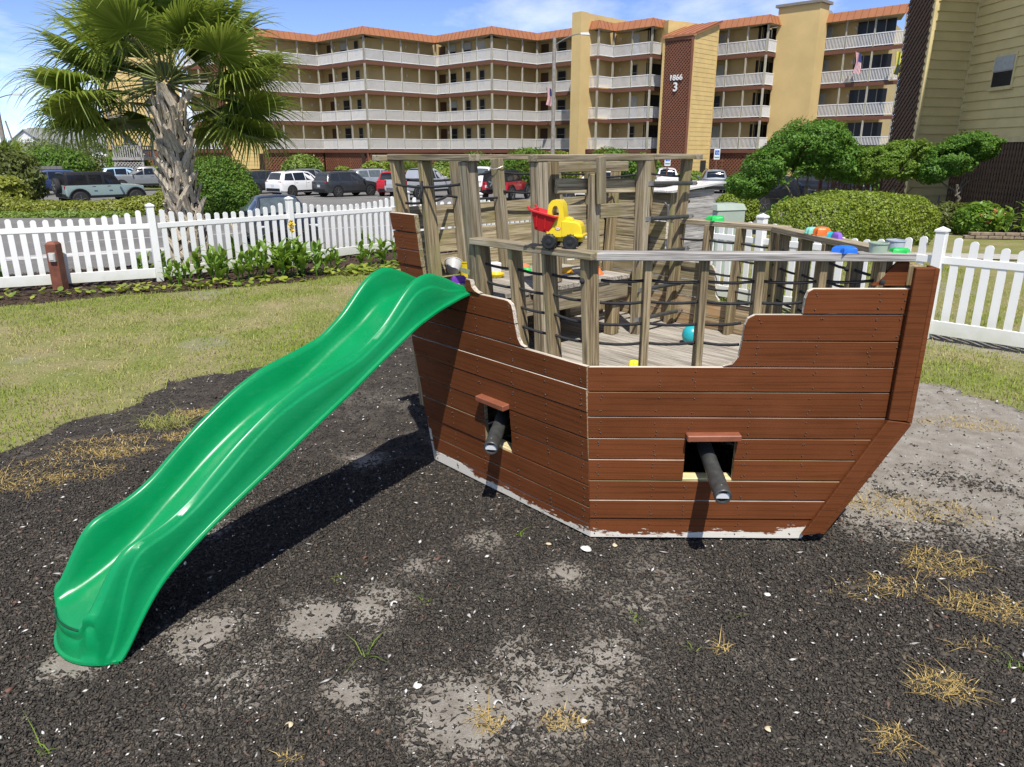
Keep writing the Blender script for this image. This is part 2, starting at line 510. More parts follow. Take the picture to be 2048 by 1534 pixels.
# ------------------------------------------------------------------ terrain
def lo_line(x):
    return np.clip(19.2 + (np.asarray(x) + 2.6) * .85, 13.2, 19.2)
def terr(x, y):
    x = np.asarray(x, float); y = np.asarray(y, float)
    lo = lo_line(x)
    lo = np.where(x > 3, 21.0, lo)
    z = -.45 * ss(lo, lo + 4.5, y)
    z = z - .0105 * np.clip(np.minimum(y, 62) - np.maximum(lo + 4.5, 20), 0, 60)
    return z
def tz(x, y): return float(terr(x, y))

def inside(poly, x, y):
    c = np.zeros(np.shape(x), bool); n = len(poly)
    for i in range(n):
        x0, y0 = poly[i]; x1, y1 = poly[(i + 1) % n]
        k = ((y0 > y) != (y1 > y)) & (x < (x1 - x0) * (y - y0) / (y1 - y0 + 1e-12) + x0)
        c ^= k
    return c
def sdist(poly, x, y):
    """signed distance, negative inside"""
    d = np.full(np.shape(x), 1e9); n = len(poly)
    for i in range(n):
        x0, y0 = poly[i]; x1, y1 = poly[(i + 1) % n]
        dx, dy = x1 - x0, y1 - y0
        t = np.clip(((x - x0) * dx + (y - y0) * dy) / (dx * dx + dy * dy), 0, 1)
        d = np.minimum(d, np.hypot(x - x0 - t * dx, y - y0 - t * dy))
    return np.where(inside(poly, x, y), -d, d)

PLAY = [(-4.7, -3), (-4.5, 3.5), (-4.04, 5.38), (-3.75, 6.32), (-3.21, 7.24), (-2.75, 7.7), (-1.97, 8.68), (-1.31, 9.19), (0, 9.7), (1.5, 9.6), (2.8, 8.6), (4.05, 7.25), (4.66, 6.32), (5.3, 4.5), (5.7, -3)]
BED = [(-16, 7.4), (-10, 9.9), (-7.79, 11.04), (-6.34, 11.94), (-4.96, 12.63), (-3.85, 13.3), (-2.82, 14.59), (-1.0, 16.0), (.6, 15.9), (2.0, 17.5), (-2.4, 21.2), (-16, 17.0)]
SANDS = [(3.2, 4.55, .85, .95), (2.5, 4.35, .5, .9), (3.35, 5.3, 1.35, 1.0), (2.3, 4.75, .6, .75), (-1.02, 3.22, .22, .75), (-.72, 3.3, .3, .5), (.30, 3.6, .15, .75), (-.20, 2.62, .38, .72), (.15, 2.72, .36, .68), (.42, 2.95, .25, .5), (-.70, 2.66, .16, .7), (-1.5, 3.1, .22, .55), (-2.05, 2.85, .17, .8),
         (-.55, 3.7, .2, .45), (-.2, 4.0, .16, .5), (-1.15, 2.75, .3, .42), (.62, 3.35, .18, .45), (1.15, 2.9, .25, .36), (1.9, 3.0, .3, .3), (-.4, 5.6, .25, .5), (-1.1, 5.2, .2, .5), (-2.6, 3.8, .2, .4), (3.0, 3.9, .5, .5), (2.6, 3.4, .35, .35), (4.3, 6.3, 1.1, 1.0), (3.7, 7.3, 1.0, 1.0), (5.0, 5.0, 1.2, .9), (4.0, 4.2, .8, .55), (2.9, 8.2, .8, .9), (1.6, 2.55, .35, .28), (-1.9, 4.1, .3, .35), (0.9, 3.55, .3, .25)]
def zones(x, y):
    wob = (fbm(x * 1.1, y * 1.1, 3) - .5) * .7 + (fbm(x * 5, y * 5, 9) - .5) * .35
    dp = sdist(PLAY, x, y) + wob
    db = sdist(BED, x, y) + wob * .6
    play = 1 - ss(-.12, .12, dp)
    bed = (1 - ss(-.1, .1, db)) * (1 - play)
    s = np.zeros_like(x)
    for cx, cy, r, a in SANDS:
        s = np.maximum(s, a * np.exp(-((x - cx) ** 2 + (y - cy) ** 2) / (r * r)))
    s = s * (.55 + .9 * fbm(x * 2.6, y * 2.6, 21))
    s = np.clip(s * 1.28 + .03 + .85 * (fbm(x * 1.3, y * 1.3, 31) - .50) + .40 * (fbm(x * 5, y * 5, 33) - .5), 0, 1) * play
    s2 = ss(.60, .75, fbm(x * .8 + 5, y * .8, 41)) * .45 * (1 - play)         # bare patches in the lawn
    # sandy track outside the right hand fence
    trk = np.exp(-((x * .79 + y * .61 - 9.95) / .55) ** 2) * ss(3.5, 5.0, x) * .85
    s = np.maximum(s, np.maximum(s2, trk * (1 - play)) * (1 - bed))
    lawn = np.clip(1 - play - bed, 0, 1)
    return play, lawn, s

def yard():
    xs = np.concatenate([np.arange(-16, -5, .16), np.arange(-5, 5.6, .036), np.arange(5.6, 18.1, .18)])
    ys = np.concatenate([np.arange(-3, 1.5, .15), np.arange(1.5, 9.0, .036), np.arange(9.0, 21.3, .13)])
    X, Y = np.meshgrid(xs, ys)
    pl, la, sa = zones(X, Y)
    Z = terr(X, Y) + (fbm(X * .7, Y * .7, 51) - .5) * .05 * pl + (fbm(X * 9, Y * 9, 61) - .5) * .022 * pl + (fbm(X * 4, Y * 4, 71) - .5) * .03 * la
    Z = Z - .012
    V = np.stack([X, Y, Z], -1).reshape(-1, 3)
    nx, ny = len(xs), len(ys)
    idx = np.arange(nx * ny).reshape(ny, nx)
    F = np.stack([idx[:-1, :-1], idx[:-1, 1:], idx[1:, 1:], idx[1:, :-1]], -1).reshape(-1, 4)
    colr = np.stack([pl, la, sa, np.ones_like(sa)], -1).reshape(-1, 4)
    cx, cy = V[F, 0].mean(1), V[F, 1].mean(1)
    keep = cy < lo_line(cx) + np.where(cx > 3, 3.0, 1.4)
    play_f = inside(PLAY, cx, cy); bed_f = inside(BED, cx, cy) & ~play_f
    for nm, sel in (('playground_surface', play_f), ('planting_bed', bed_f), ('lawn', ~play_f & ~bed_f)):
        ff = F[sel & keep]
        u, inv = np.unique(ff, return_inverse=True)
        me = np_mesh(nm, V[u], inv.reshape(-1, 4), YARD, {'zone': colr[u]}, True)
        tag(put(nm, me), kind='structure')
yard()
def yard_z(x, y):
    x = np.asarray(x, float); y = np.asarray(y, float)
    pl, la, sa = zones(x, y)
    return terr(x, y) + (fbm(x * .7, y * .7, 51) - .5) * .05 * pl + (fbm(x * 9, y * 9, 61) - .5) * .022 * pl + (fbm(x * 4, y * 4, 71) - .5) * .03 * la - .012

def far_ground():
    xs = np.concatenate([[-900, -400, -200, -120], np.arange(-80, 81, 4.0), [120, 200, 400, 900]])
    ys = np.concatenate([[-60, -30, -10], np.arange(-4, 80, 2.0), [90, 120, 200, 400, 900, 1800]])
    X, Y = np.meshgrid(xs, ys)
    Z = terr(X, Y) - .06
    Z = np.where((X > -15) & (X < 17) & (Y > -2) & (Y < 19), Z - .25, Z)
    V = np.stack([X, Y, Z], -1).reshape(-1, 3); nx, ny = len(xs), len(ys)
    idx = np.arange(nx * ny).reshape(ny, nx)
    F = np.stack([idx[:-1, :-1], idx[:-1, 1:], idx[1:, 1:], idx[1:, :-1]], -1).reshape(-1, 4)
    tag(put('ground', np_mesh('ground', V, F, GROUND, None, True)), kind='structure')
    # asphalt
    xs = np.arange(-70, 70.1, 1.0); ys = np.arange(12, 66.1, .5)
    X, Y = np.meshgrid(xs, ys)
    V = np.stack([X, Y, terr(X, Y) + .004], -1).reshape(-1, 3); nx, ny = len(xs), len(ys)
    idx = np.arange(nx * ny).reshape(ny, nx)
    F = np.stack([idx[:-1, :-1], idx[:-1, 1:], idx[1:, 1:], idx[1:, :-1]], -1).reshape(-1, 4)
    cx, cy = V[F, 0].mean(1), V[F, 1].mean(1)
    start = np.where(cx > 3, 24.5, lo_line(cx) + 1.6)
    F = F[(cy > start) & ~((cx > 12) & (cy < 33))]
    u, inv = np.unique(F, return_inverse=True)
    tag(put('parking_lot', np_mesh('parking_lot', V[u], inv.reshape(-1, 4), ASPHALT, None, True)), kind='structure')
far_ground()

def paint_line(a, b, w):
    mb = MB(); n = 8; a = Vector(a); b = Vector(b); d = (b - a).normalized(); q = Vector((-d.y, d.x)) * w / 2
    V = []
    for i in range(n + 1):
        p = a.lerp(b, i / n)
        for s_ in (-1, 1):
            x, y = p.x + q.x * s_, p.y + q.y * s_
            V.append((x, y, tz(x, y) + .010))
    mb.add(V, [(2 * i, 2 * i + 1, 2 * i + 3, 2 * i + 2) for i in range(n)])
    tag(mb.build('parking_line', ROADPAINT), kind='structure')
for i in range(-5, 9):
    x = i * 3.0 - 1.0; paint_line((x, 37.5), (x + 2.6, 42.2), .12)
for i in range(0, 7):
    x = -17 + i * 3.0; paint_line((x, 49), (x + 2.6, 53.5), .12)
paint_line((-15.5, 17.8), (-9.6, 21.8), .9)
paint_line((-14, 23.5), (-4.5, 29.5), .18)

# ------------------------------------------------------------------ loose stuff on the ground
def bits(name, pts, size, flat, mat, kind='stuff', seed=1, long=1.0, four=False):
    """many small irregular chunks: six-cornered shards"""
    g = np.random.default_rng(seed); n = len(pts)
    base = np.array([[1, 0, 0], [-1, 0, 0], [0, 1, 0], [0, -1, 0], [0, 0, 1], [0, 0, -1]], float)
    tri = np.array([[0, 2, 4], [2, 1, 4], [1, 3, 4], [3, 0, 4], [2, 0, 5], [1, 2, 5], [3, 1, 5], [0, 3, 5]])
    sc = size * np.exp(g.normal(0, .42, (n, 1)))
    if four:
        base = np.array([[1, -.7, -.5], [-1, -.6, -.5], [0, 1, -.5], [.1, 0, .9]], float); tri = np.array([[0, 1, 3], [1, 2, 3], [2, 0, 3], [1, 0, 2]])
    nb = len(base)
    V = base[None] * (1 + g.uniform(-.35, .35, (n, nb, 3)))
    V = V * np.stack([sc[:, 0] * long * g.uniform(.8, 1.5, n), sc[:, 0] * .75, sc[:, 0] * flat], -1)[:, None, :]
    a = g.uniform(0, 2 * np.pi, n); t = g.normal(0, .35, n); c, s_ = np.cos(a), np.sin(a)
    ct, st = np.cos(t), np.sin(t)
    x, y, z = V[..., 0], V[..., 1], V[..., 2]
    x2 = x * ct[:, None] + z * st[:, None]; z2 = -x * st[:, None] + z * ct[:, None]
    X = x2 * c[:, None] - y * s_[:, None]; Y = x2 * s_[:, None] + y * c[:, None]
    P = np.stack([X + pts[:, 0:1], Y + pts[:, 1:2], z2 + pts[:, 2:3]], -1).reshape(-1, 3)
    F = (tri[None] + (np.arange(n) * nb)[:, None, None]).reshape(-1, 3)
    rr = np.repeat(g.uniform(0, 1, n), nb)
    me = np_mesh(name, P, F, mat, {'rnd': np.stack([rr, rr, rr, rr], -1)})
    o = put(name, me)
    tag(o, kind=kind)
    return o

def mulch():
    g = np.random.default_rng(5)
    N = 680000
    y = 1.75 * np.exp(g.uniform(0, math.log(9.6 / 1.75), N) ** 1.0)
    y = np.where(g.uniform(0, 1, N) < .55, g.uniform(1.75, 5.2, N), y)
    half = .92 * y + .9
    x = g.uniform(-1, 1, N) * half
    pl, la, sa = zones(x, y)
    ok = (g.uniform(0, 1, N) < pl * np.clip(1.10 - 1.15 * sa, .06, 1)) & (np.abs(x) < half)
    x, y = x[ok], y[ok]
    n = min(len(x), 370000); x, y = x[:n], y[:n]
    # a few on the sand too
    z = yard_z(x, y) + g.uniform(-.001, .010, n)
    o = bits('rubber_mulch', np.stack([x, y, z], -1), .0062, .6, MULCH_BIT, seed=6, long=1.4, four=True)
    tag(o, 'black shredded rubber mulch covering the ground round the ship', 'mulch')
mulch()

def shells():
    g = np.random.default_rng(15); N = 2800
    y = g.uniform(1.8, 8.5, N); x = g.uniform(-1, 1, N) * (.75 * y + .3)
    pl, la, sa = zones(x, y)
    ok = g.uniform(0, 1, N) < pl * .9
    x, y = x[ok], y[ok]; z = yard_z(x, y) + .012
    o = bits('shell_bits', np.stack([x, y, z], -1), .0050, .35, SHELL, seed=16, long=1.3)
    tag(o, 'small white shell fragments strewn over the black mulch', 'shells')
    g = np.random.default_rng(25)
    y = g.uniform(1.9, 9, 900); x = g.uniform(-1, 1, 900) * (.75 * y)
    pl, la, sa = zones(x, y); ok = pl > .5
    x, y = x[ok], y[ok]
    o = bits('wood_chips', np.stack([x, y, yard_z(x, y) + .012], -1), .006, .18, W_GREY, seed=26, long=2.0)
    tag(o, 'grey and brown wood slivers lying in the mulch', 'wood chips')
shells()

def shell_one(x, y, s, label, mat=SHELL):
    mb = MB(); n = 10; V = []; k = 4
    for i in range(k + 1):
        t = i / k
        for j in range(n):
            a = math.pi * (j / (n - 1) - .5) * 1.5
            V.append((math.sin(a) * t, math.cos(a) * t, .45 * math.sqrt(max(0, 1 - t * t)) * (1 + .05 * (j % 2))))
    F = [(i * n + j, (i + 1) * n + j, (i + 1) * n + j + 1, i * n + j + 1) for i in range(k) for j in range(n - 1)]
    mb.add([(a * s, b * s, c * s) for a, b, c in V], F)
    o = mb.build('shell', mat, smooth=60)
    o.location = (x, y, float(yard_z(x, y)) + .012); o.rotation_euler = (rng.uniform(-.3, .3), rng.uniform(-.3, .3), rng.uniform(0, 6))
    tag(o, label, 'shell', 'larger shells lying on the mulch')
SHELL_Y = m_plain('shell_cream', (.66, .55, .36), .5, var=.15, scale=30)
shell_one(.44, 3.88, .035, 'big white shell half just in front of the hull corner')
shell_one(-.42, 2.72, .022, 'rounded white shell near the green sprout in the foreground')
shell_one(-.06, 2.60, .022, 'pale shell on the sandy patch in the middle foreground')
shell_one(-.62, 3.33, .020, 'grey white shell on the mulch right of the slide shadow')
shell_one(1.05, 2.44, .019, 'cream shell in the right foreground mulch', SHELL_Y)
shell_one(2.05, 3.62, .022, 'white shell on the mulch near the right dry grass tufts')
shell_one(-.92, 2.47, .018, 'yellow shell in the left foreground mulch', SHELL_Y)
shell_one(.30, 2.50, .017, 'white shell beside the dry tuft in the middle foreground')
shell_one(.62, 3.93, .016, 'small cream shell in front of the right hull side', SHELL_Y)
shell_one(.22, 3.93, .018, 'tan shell left of the big white shell by the hull', SHELL_Y)
shell_one(1.36, 3.40, .018, 'white shell on the mulch below the right cannon')
# ------------------------------------------------------------------ grass
def blades_mesh(name, pts, h, w, mat, seed, lean=.7, hvar=.45, rnd=None, curve=True):
    g = np.random.default_rng(seed); n = len(pts)
    hh = h * np.exp(g.normal(0, hvar, n)) if np.isscalar(h) else h
    a = g.uniform(0, 2 * np.pi, n); ln = np.abs(g.normal(0, lean, n))
    dx, dy = np.cos(a), np.sin(a); qx, qy = -dy, dx
    ww = w * g.uniform(.6, 1.3, n)
    def P(f, side, out):
        return np.stack([pts[:, 0] + qx * ww * side + dx * out, pts[:, 1] + qy * ww * side + dy * out, pts[:, 2] + hh * f], -1)
    o1 = hh * ln * .35; o2 = hh * ln
    V = np.stack([P(0, -.5, 0), P(0, .5, 0), P(.6, .4, o1), P(.6, -.4, o1), P(1.0 / np.sqrt(1 + ln * .5), 0, o2)], 1).reshape(-1, 3)
    b = np.arange(n) * 5
    F = np.concatenate([np.stack([b, b + 1, b + 2], -1), np.stack([b, b + 2, b + 3], -1), np.stack([b + 3, b + 2, b + 4], -1)])
    r = g.uniform(0, 1, n) if rnd is None else rnd
    rr = np.repeat(r, 5)
    return np_mesh(name, V, F, mat, {'rnd': np.stack([rr] * 4, -1)})

def lawn_grass():
    g = np.random.default_rng(77)
    N = 470000
    y = g.uniform(4.5, 17.5, N); x = g.uniform(-12, 9, N)
    inv = np.abs(x) < .82 * y + .8
    x, y = x[inv], y[inv]
    pl, la, sa = zones(x, y)
    green = fbm(x * .55 + 3, y * .55, 81) * .55 + fbm(x * 2.2, y * 2.2, 83) * .45
    edge = np.exp(-(sdist(PLAY, x, y) / .8) ** 2) * .16 + np.exp(-(sdist(BED, x, y) / 1.1) ** 2) * .20
    gr = np.clip((green + edge - .37) * 4.0, 0, 1)
    ok = g.uniform(0, 1, len(x)) < la * (.42 + .58 * gr) * (1 - .8 * sa) * np.clip(9.0 / y, .45, 1.0)
    x, y, gr = x[ok], y[ok], gr[ok]
    n = min(len(x), 190000); x, y, gr = x[:n], y[:n], gr[:n]
    rnd = np.clip(1 - gr + g.normal(0, .28, n), 0, 1)
    z = yard_z(x, y) - .003
    hh = .024 * np.exp(g.normal(0, .4, n)) * (.55 + 1.1 * fbm(x * 1.7, y * 1.7, 91)) * (.8 + .5 * gr)
    me = blades_mesh('grass', np.stack([x, y, z], -1), hh, .0065, LF_GRASS, 78, lean=.9, rnd=rnd)
    tag(put('grass', me), 'short patchy green and straw coloured lawn grass', 'grass', kind='stuff')
lawn_grass()

def tuft(x, y, r, n, mat, label, name='dry_grass_tuft', group='dry grass tufts on the mulch', h=.05, seed=0, stretch=1.0, ang=0.0, cat='grass tuft'):
    g = np.random.default_rng(seed + int(abs(x) * 1000) + int(y * 100))
    a = g.uniform(0, 2 * np.pi, n); rr = r * np.sqrt(g.uniform(0, 1, n)) * (.7 + .5 * vnoise(a * 1.2, a * 0 + seed, 3))
    px = np.cos(a) * rr * stretch; py = np.sin(a) * rr
    c, s_ = math.cos(ang), math.sin(ang)
    px, py = px * c - py * s_, px * s_ + py * c
    pz = yard_z(px + x, py + y) - .002
    o = bpy.data.objects.new(name, blades_mesh(name, np.stack([px, py, pz], -1), h, .0045, mat, seed + 3, lean=2.4, hvar=.5))
    COL.objects.link(o); o.location = (x, y, 0)
    tag(o, label, cat, group)
T = [(-3.29, 5.54, .24, 330, 2.0, .5, 'straw coloured grass tuft nearest the lawn edge left of the slide'),
     (-3.02, 5.36, .16, 200, 2.2, .3, 'small straw tuft between the two long ones left of the slide'),
     (-3.45, 5.16, .24, 330, 2.2, .45, 'long straw grass tuft in the middle of the left mulch'),
     (-3.40, 4.80, .20, 300, 1.8, .5, 'straw grass tuft nearest the camera left of the slide'),
     (-3.12, 4.98, .16, 210, 2.0, .3, 'loose straw tuft with runners beside the slide'),
     (-3.72, 4.86, .18, 200, 1.5, .2, 'straw tuft cut by the left edge of the picture'),
     (-2.88, 6.22, .15, 220, 1.5, .2, 'straw tuft right behind the slide, close to the lawn'),
     (-2.72, 5.70, .15, 220, 1.7, .4, 'straw tuft half hidden behind the slide'),
     (2.45, 3.70, .20, 420, 1.5, -.3, 'thick straw tuft on the right mulch, farthest of the big ones'),
     (2.05, 3.48, .17, 200, 2.2, .1, 'sprawling straw tuft with thin runners on the right mulch'),
     (2.44, 3.30, .17, 380, 1.5, -.3, 'dense straw tuft at the right edge of the picture'),
     (1.90, 2.70, .13, 340, 1.3, 0, 'dense round straw tuft in the right foreground'),
     (1.53, 2.40, .09, 130, 1.3, .3, 'small straw tuft near the bottom right corner'),
     (.22, 2.50, .07, 80, 1.7, .1, 'golden straw tuft in the middle foreground'),
     (-.10, 2.52, .08, 60, 1.5, 2.2, 'thin brown straw tuft left of the golden one in the foreground'),
     (1.00, 2.97, .045, 26, 1.4, 2.0, 'tiny yellow tuft on the mulch in front of the right cannon'),
     (-.87, 2.31, .04, 26, 1.4, 0, 'tiny orange straw tuft at the bottom edge'),
     (2.62, 4.42, .30, 420, 2.2, -.35, 'wide matted straw patch on the sand beside the bow'),
     (3.95, 5.98, .28, 260, 1.8, -.3, 'straw patch on the grey sand near the right fence'),
     (2.22, 2.98, .08, 40, 1.6, .3, 'wispy yellow tuft at the right edge above the round tuft')]
for i, (x, y, r, n, st, an, lb) in enumerate(T):
    n = int(n * 2.2); r = r * .78
    tuft(x, y, r, n, LF_DRY, lb, seed=100 + i, stretch=st, ang=an, h=.014)
tuft(-2.99, 5.96, .14, 330, LF_GRASS, 'green grass tuft on the mulch behind the slide', name='green_grass_tuft', seed=140, stretch=1.6)
G = [(-.69, 2.92, .02, 14, .07, 'bright green sprout in the foreground between slide and hull'), (-1.84, 2.32, .025, 16, .06, 'green sprout in the bottom left corner'),
     (-.45, 3.35, .03, 24, .03, 'small green weed on the mulch near the slide shadow'), (-.95, 3.55, .05, 40, .02, 'flat green weed patch right of the slide shadow'),
     (.62, 3.22, .03, 24, .03, 'green weed in front of the hull, left of the right cannon'), (1.12, 3.22, .03, 16, .03, 'small green weed below the right cannon'),
     (.85, 2.95, .02, 10, .04, 'tiny green blade in the middle right mulch'), (.06, 4.05, .03, 16, .03, 'green leaf scrap near the left hull side'),
     (2.3, 2.83, .05, 24, .05, 'green weed with thin stems at the right edge')]
for i, (x, y, r, n, h, lb) in enumerate(G):
    tuft(x, y, r, n, LF_WEED, lb, name='weed', group='green weeds in the mulch', h=h * .45, seed=160 + i, cat='weed')

# ------------------------------------------------------------------ the play ship
# ship frame: x fore (towards the bow), y across, origin at the near corner of the hull
SHIP_O = Vector((.477, 4.0, 0)); FORE = Vector((.67, -.742, 0)).normalized(); ACR = Vector((-FORE.y, FORE.x, 0))
ship = thing('play_ship', 'brown wooden pirate play ship with grey timber rails and black ropes', 'playground ship', SHIP_O, math.atan2(FORE.y, FORE.x))
SM = Matrix.Translation(SHIP_O) @ Matrix.Rotation(math.atan2(FORE.y, FORE.x), 4, 'Z')
def sw(x, y, z): return SM @ Vector((x, y, z))

def board(name, a, b, w, t, up, mat, parent=None, bevel=.004):
    """a straight timber from a to b in ship coordinates with its own grain axis"""
    a = Vector(a); b = Vector(b); L = (b - a).length
    x = (b - a).normalized(); up = Vector(up); y = up.cross(x).normalized(); z = x.cross(y)
    mb = MB().box((0, 0, 0), (L, w, t))
    m = Matrix((x, y, z)).transposed().to_4x4(); m.translation = (a + b) / 2
    return mb.build(name, mat, parent if parent is not None else ship, bevel=bevel, mw=m)

def clip_poly(poly, ax, val, keep_less):
    out = []; n = len(poly)
    def ins(p): return (p[ax] <= val) if keep_less else (p[ax] >= val)
    for i in range(n):
        p, q = poly[i], poly[(i + 1) % n]
        if ins(p): out.append(p)
        if ins(p) != ins(q):
            t = (val - p[ax]) / (q[ax] - p[ax]); r = [0, 0]; r[ax] = val; r[1 - ax] = p[1 - ax] + t * (q[1 - ax] - p[1 - ax]); out.append(tuple(r))
    return out
def area(p):
    return abs(sum(p[i][0] * p[(i + 1) % len(p)][1] - p[(i + 1) % len(p)][0] * p[i][1] for i in range(len(p)))) / 2

NAILS = []
def plank_panel(mw, polys, seams, ports=(), thick=.030, mats=None, gap=.0075, jit=.004, studs=(), peel=False, name='plank'):
    """planks cut from outline polygons (s,z); mw maps (s,z,out) to ship space"""
    for poly in polys:
        for k in range(len(seams) - 1):
            z0, z1 = seams[k] + gap / 2, seams[k + 1] - gap / 2
            p = clip_poly(clip_poly(poly, 1, z0, False), 1, z1, True)
            pieces = [p]
            for (s0, s1, q0, q1) in ports:
                if z1 > q0 + .01 and z0 < q1 - .01:
                    pieces = [c for pc in pieces for c in (clip_poly(pc, 0, s0, True), clip_poly(pc, 0, s1, False))]
            for pc in pieces:
                if len(pc) < 3 or area(pc) < .0015: continue
                # drop doubled points
                cl = [pc[i] for i in range(len(pc)) if math.dist(pc[i], pc[i - 1]) > 1e-4]
                if sum(cl[i][0] * cl[(i + 1) % len(cl)][1] - cl[(i + 1) % len(cl)][0] * cl[i][1] for i in range(len(cl))) < 0: cl = cl[::-1]
                n = len(cl); o = rng.uniform(-jit, jit * 1.6); ti = rng.uniform(-.0015, .0015)
                e = .0025; pale = k == len(seams) - 2 or rng.random() < .38
                cx = sum(q[0] for q in cl) / n; cy = sum(q[1] for q in cl) / n
                def inset(q):
                    dx, dy = cx - q[0], cy - q[1]
                    return (q[0] + math.copysign(min(e, abs(dx)), dx), q[1] + math.copysign(min(e, abs(dy)), dy))
                off = [o + (ti if q[1] > cy else -ti) for q in cl]
                V = [inset(q) + (off[i],) for i, q in enumerate(cl)] + [q + (off[i] - e,) for i, q in enumerate(cl)] + [q + (-thick,) for q in cl]
                mb = MB()
                mb.v = V
                mb.f = [list(range(n))]; mb.m = [0]
                for i in range(n):
                    j = (i + 1) % n
                    mb.f.append([i + n, j + n, j, i]); mb.m.append(0)
                    dzz = cl[j][1] - cl[i][1]; dss = cl[j][0] - cl[i][0]
                    top = dss < -1e-4 and abs(dzz) < abs(dss) * 6 and (cl[i][1] + cl[j][1]) / 2 > cy
                    mb.f.append([i + 2 * n, j + 2 * n, j + n, i + n]); mb.m.append(1 if (top and pale) or abs(dzz) > .001 and abs(dss) > .0005 and cl[i][0] < 1.2 else 2)
                mb.f.append([i + 2 * n for i in range(n - 1, -1, -1)]); mb.m.append(2)
                mm = list(mats)
                if peel and k < 2: mm[0] = HULL_P
                mb.build(name, mm, ship, mw=mw)
                for sx in studs:
                    row = clip_poly(clip_poly(cl, 0, sx - .004, False), 0, sx + .004, True)
                    if len(row) >= 3 and area(row) > .0004:
                        zz0, zz1 = min(q[1] for q in row), max(q[1] for q in row)
                        for zz in (zz0 + .028, zz1 - .028, ):
                            NAILS.append(mw @ Vector((sx + rng.uniform(-.008, .008), zz + rng.uniform(-.008, .008), o + .0006)))
                            if rng.random() < .5: NAILS.append(mw @ Vector((sx + rng.uniform(-.012, .012), rng.uniform(zz0 + .02, zz1 - .02), o + .0006)))

FL = .075
def pframe(o, x, outn, fl):
    """panel frame: x along, y up the flared face, z outward.  heights are true heights"""
    x = Vector(x).normalized(); out = Vector(outn).normalized()
    y = Vector((0, 0, 1)) + out * fl
    m = Matrix((x, y, x.cross(y).normalized())).transposed().to_4x4(); m.translation = Vector(o)
    return m
# near side, aft part (PA): s runs aft from the corner
M_PA = Matrix(((-1, 0, 0, 0), (0, -FL, -1, 0), (0, 1, -FL, 0), (0, 0, 0, 1)))
# s along -x, height along z and -y; outward = -y.  columns: s, z, out
SEAM_PA = [0, .088, .204, .352, .512, .66, .825, .97, 1.11, 1.245, 1.388]
mats_b = [HULL_B, W_EDGE, W_HULL]
studs_pa = (.05, .34, .63, .97, 1.30, 1.56)
plank_panel(M_PA, [[(.004, 0), (1.60, 0), (1.738, 1.11), (.004, 1.10)]], SEAM_PA[:9], ports=[(.683, .945, .352, .66)], mats=mats_b, studs=studs_pa, peel=True)
plank_panel(M_PA, [[(.50, 1.112), (.545, 1.122), (.572, 1.16), (.588, 1.24), (.60, 1.33), (.612, 1.362), (.64, 1.380), (.70, 1.388), (1.772, 1.388), (1.738, 1.112)][::-1]], SEAM_PA[8:], mats=mats_b, studs=(.63, .97, 1.3, 1.56))
plank_panel(M_PA, [[(.895, 1.39), (.945, 1.402), (.975, 1.425), (.985, 1.465), (1.035, 1.465), (1.035, 1.39)][::-1]], [1.388, 1.47], mats=mats_b)
plank_panel(M_PA, [[(1.50, 1.388), (1.773, 1.388), (1.832, 1.845), (1.535, 1.845)]], [1.388, 1.49, 1.60, 1.72, 1.845], mats=mats_b, studs=(1.70,))
# near side, fore part (PF)
pf_w = (Vector((1.887, 3.98, 0)) - SHIP_O).normalized()
PFX = Vector((pf_w.dot(FORE), pf_w.dot(ACR), 0)); PFN = Vector((PFX.y, -PFX.x, 0))
FLF = .04
M_PF = Matrix(((PFX.x, PFN.x * FLF, PFN.x, 0), (PFX.y, PFN.y * FLF, PFN.y, 0), (0, 1, -FLF, 0), (0, 0, 0, 1)))
SEAM_PF = [0, .137, .262, .392, .528, .662, .796, .949, 1.098, 1.249, 1.402, 1.547]
studs_pf = (.03, .35, .55, .88, 1.21, 1.50)
plank_panel(M_PF, [[(.0, 0), (1.28, 0), (1.70, .786), (1.69, 1.10), (-.060, 1.10)]], SEAM_PF[:9], ports=[(.531, .822, .392, .662)], mats=mats_b, studs=studs_pf, peel=True)
plank_panel(M_PF, [[(.70, 1.10), (.755, 1.115), (.785, 1.16), (.795, 1.25), (.80, 1.34), (.815, 1.378), (.85, 1.398), (.9, 1.402), (1.675, 1.402), (1.69, 1.10)][::-1]], SEAM_PF[8:11], mats=mats_b, studs=(.88, 1.21, 1.50, 1.64))
plank_panel(M_PF, [[(1.108, 1.402), (1.109, 1.49), (1.12, 1.528), (1.15, 1.547), (1.665, 1.547), (1.675, 1.402)][::-1]], SEAM_PF[10:], mats=mats_b, studs=(1.17, 1.50, 1.63))
# bow trim on the near face: upright and raked boards
def trim(poly, mw, t0, t1, mat, name):
    n = len(poly)
    if sum(poly[i][0] * poly[(i + 1) % n][1] - poly[(i + 1) % n][0] * poly[i][1] for i in range(n)) < 0: poly = poly[::-1]
    mb = MB().prism(poly, t0, t1)
    return mb.build(name, mat, ship, bevel=.004, mw=mw)
trim([(1.655, .80), (1.762, .79), (1.752, 1.665), (1.652, 1.665)], M_PF, .006, .036, HULL_B, 'stem_board')
trim([(1.268, .045), (1.372, .06), (1.762, .782), (1.655, .796)], M_PF, .006, .036, HULL_B, 'stem_board')
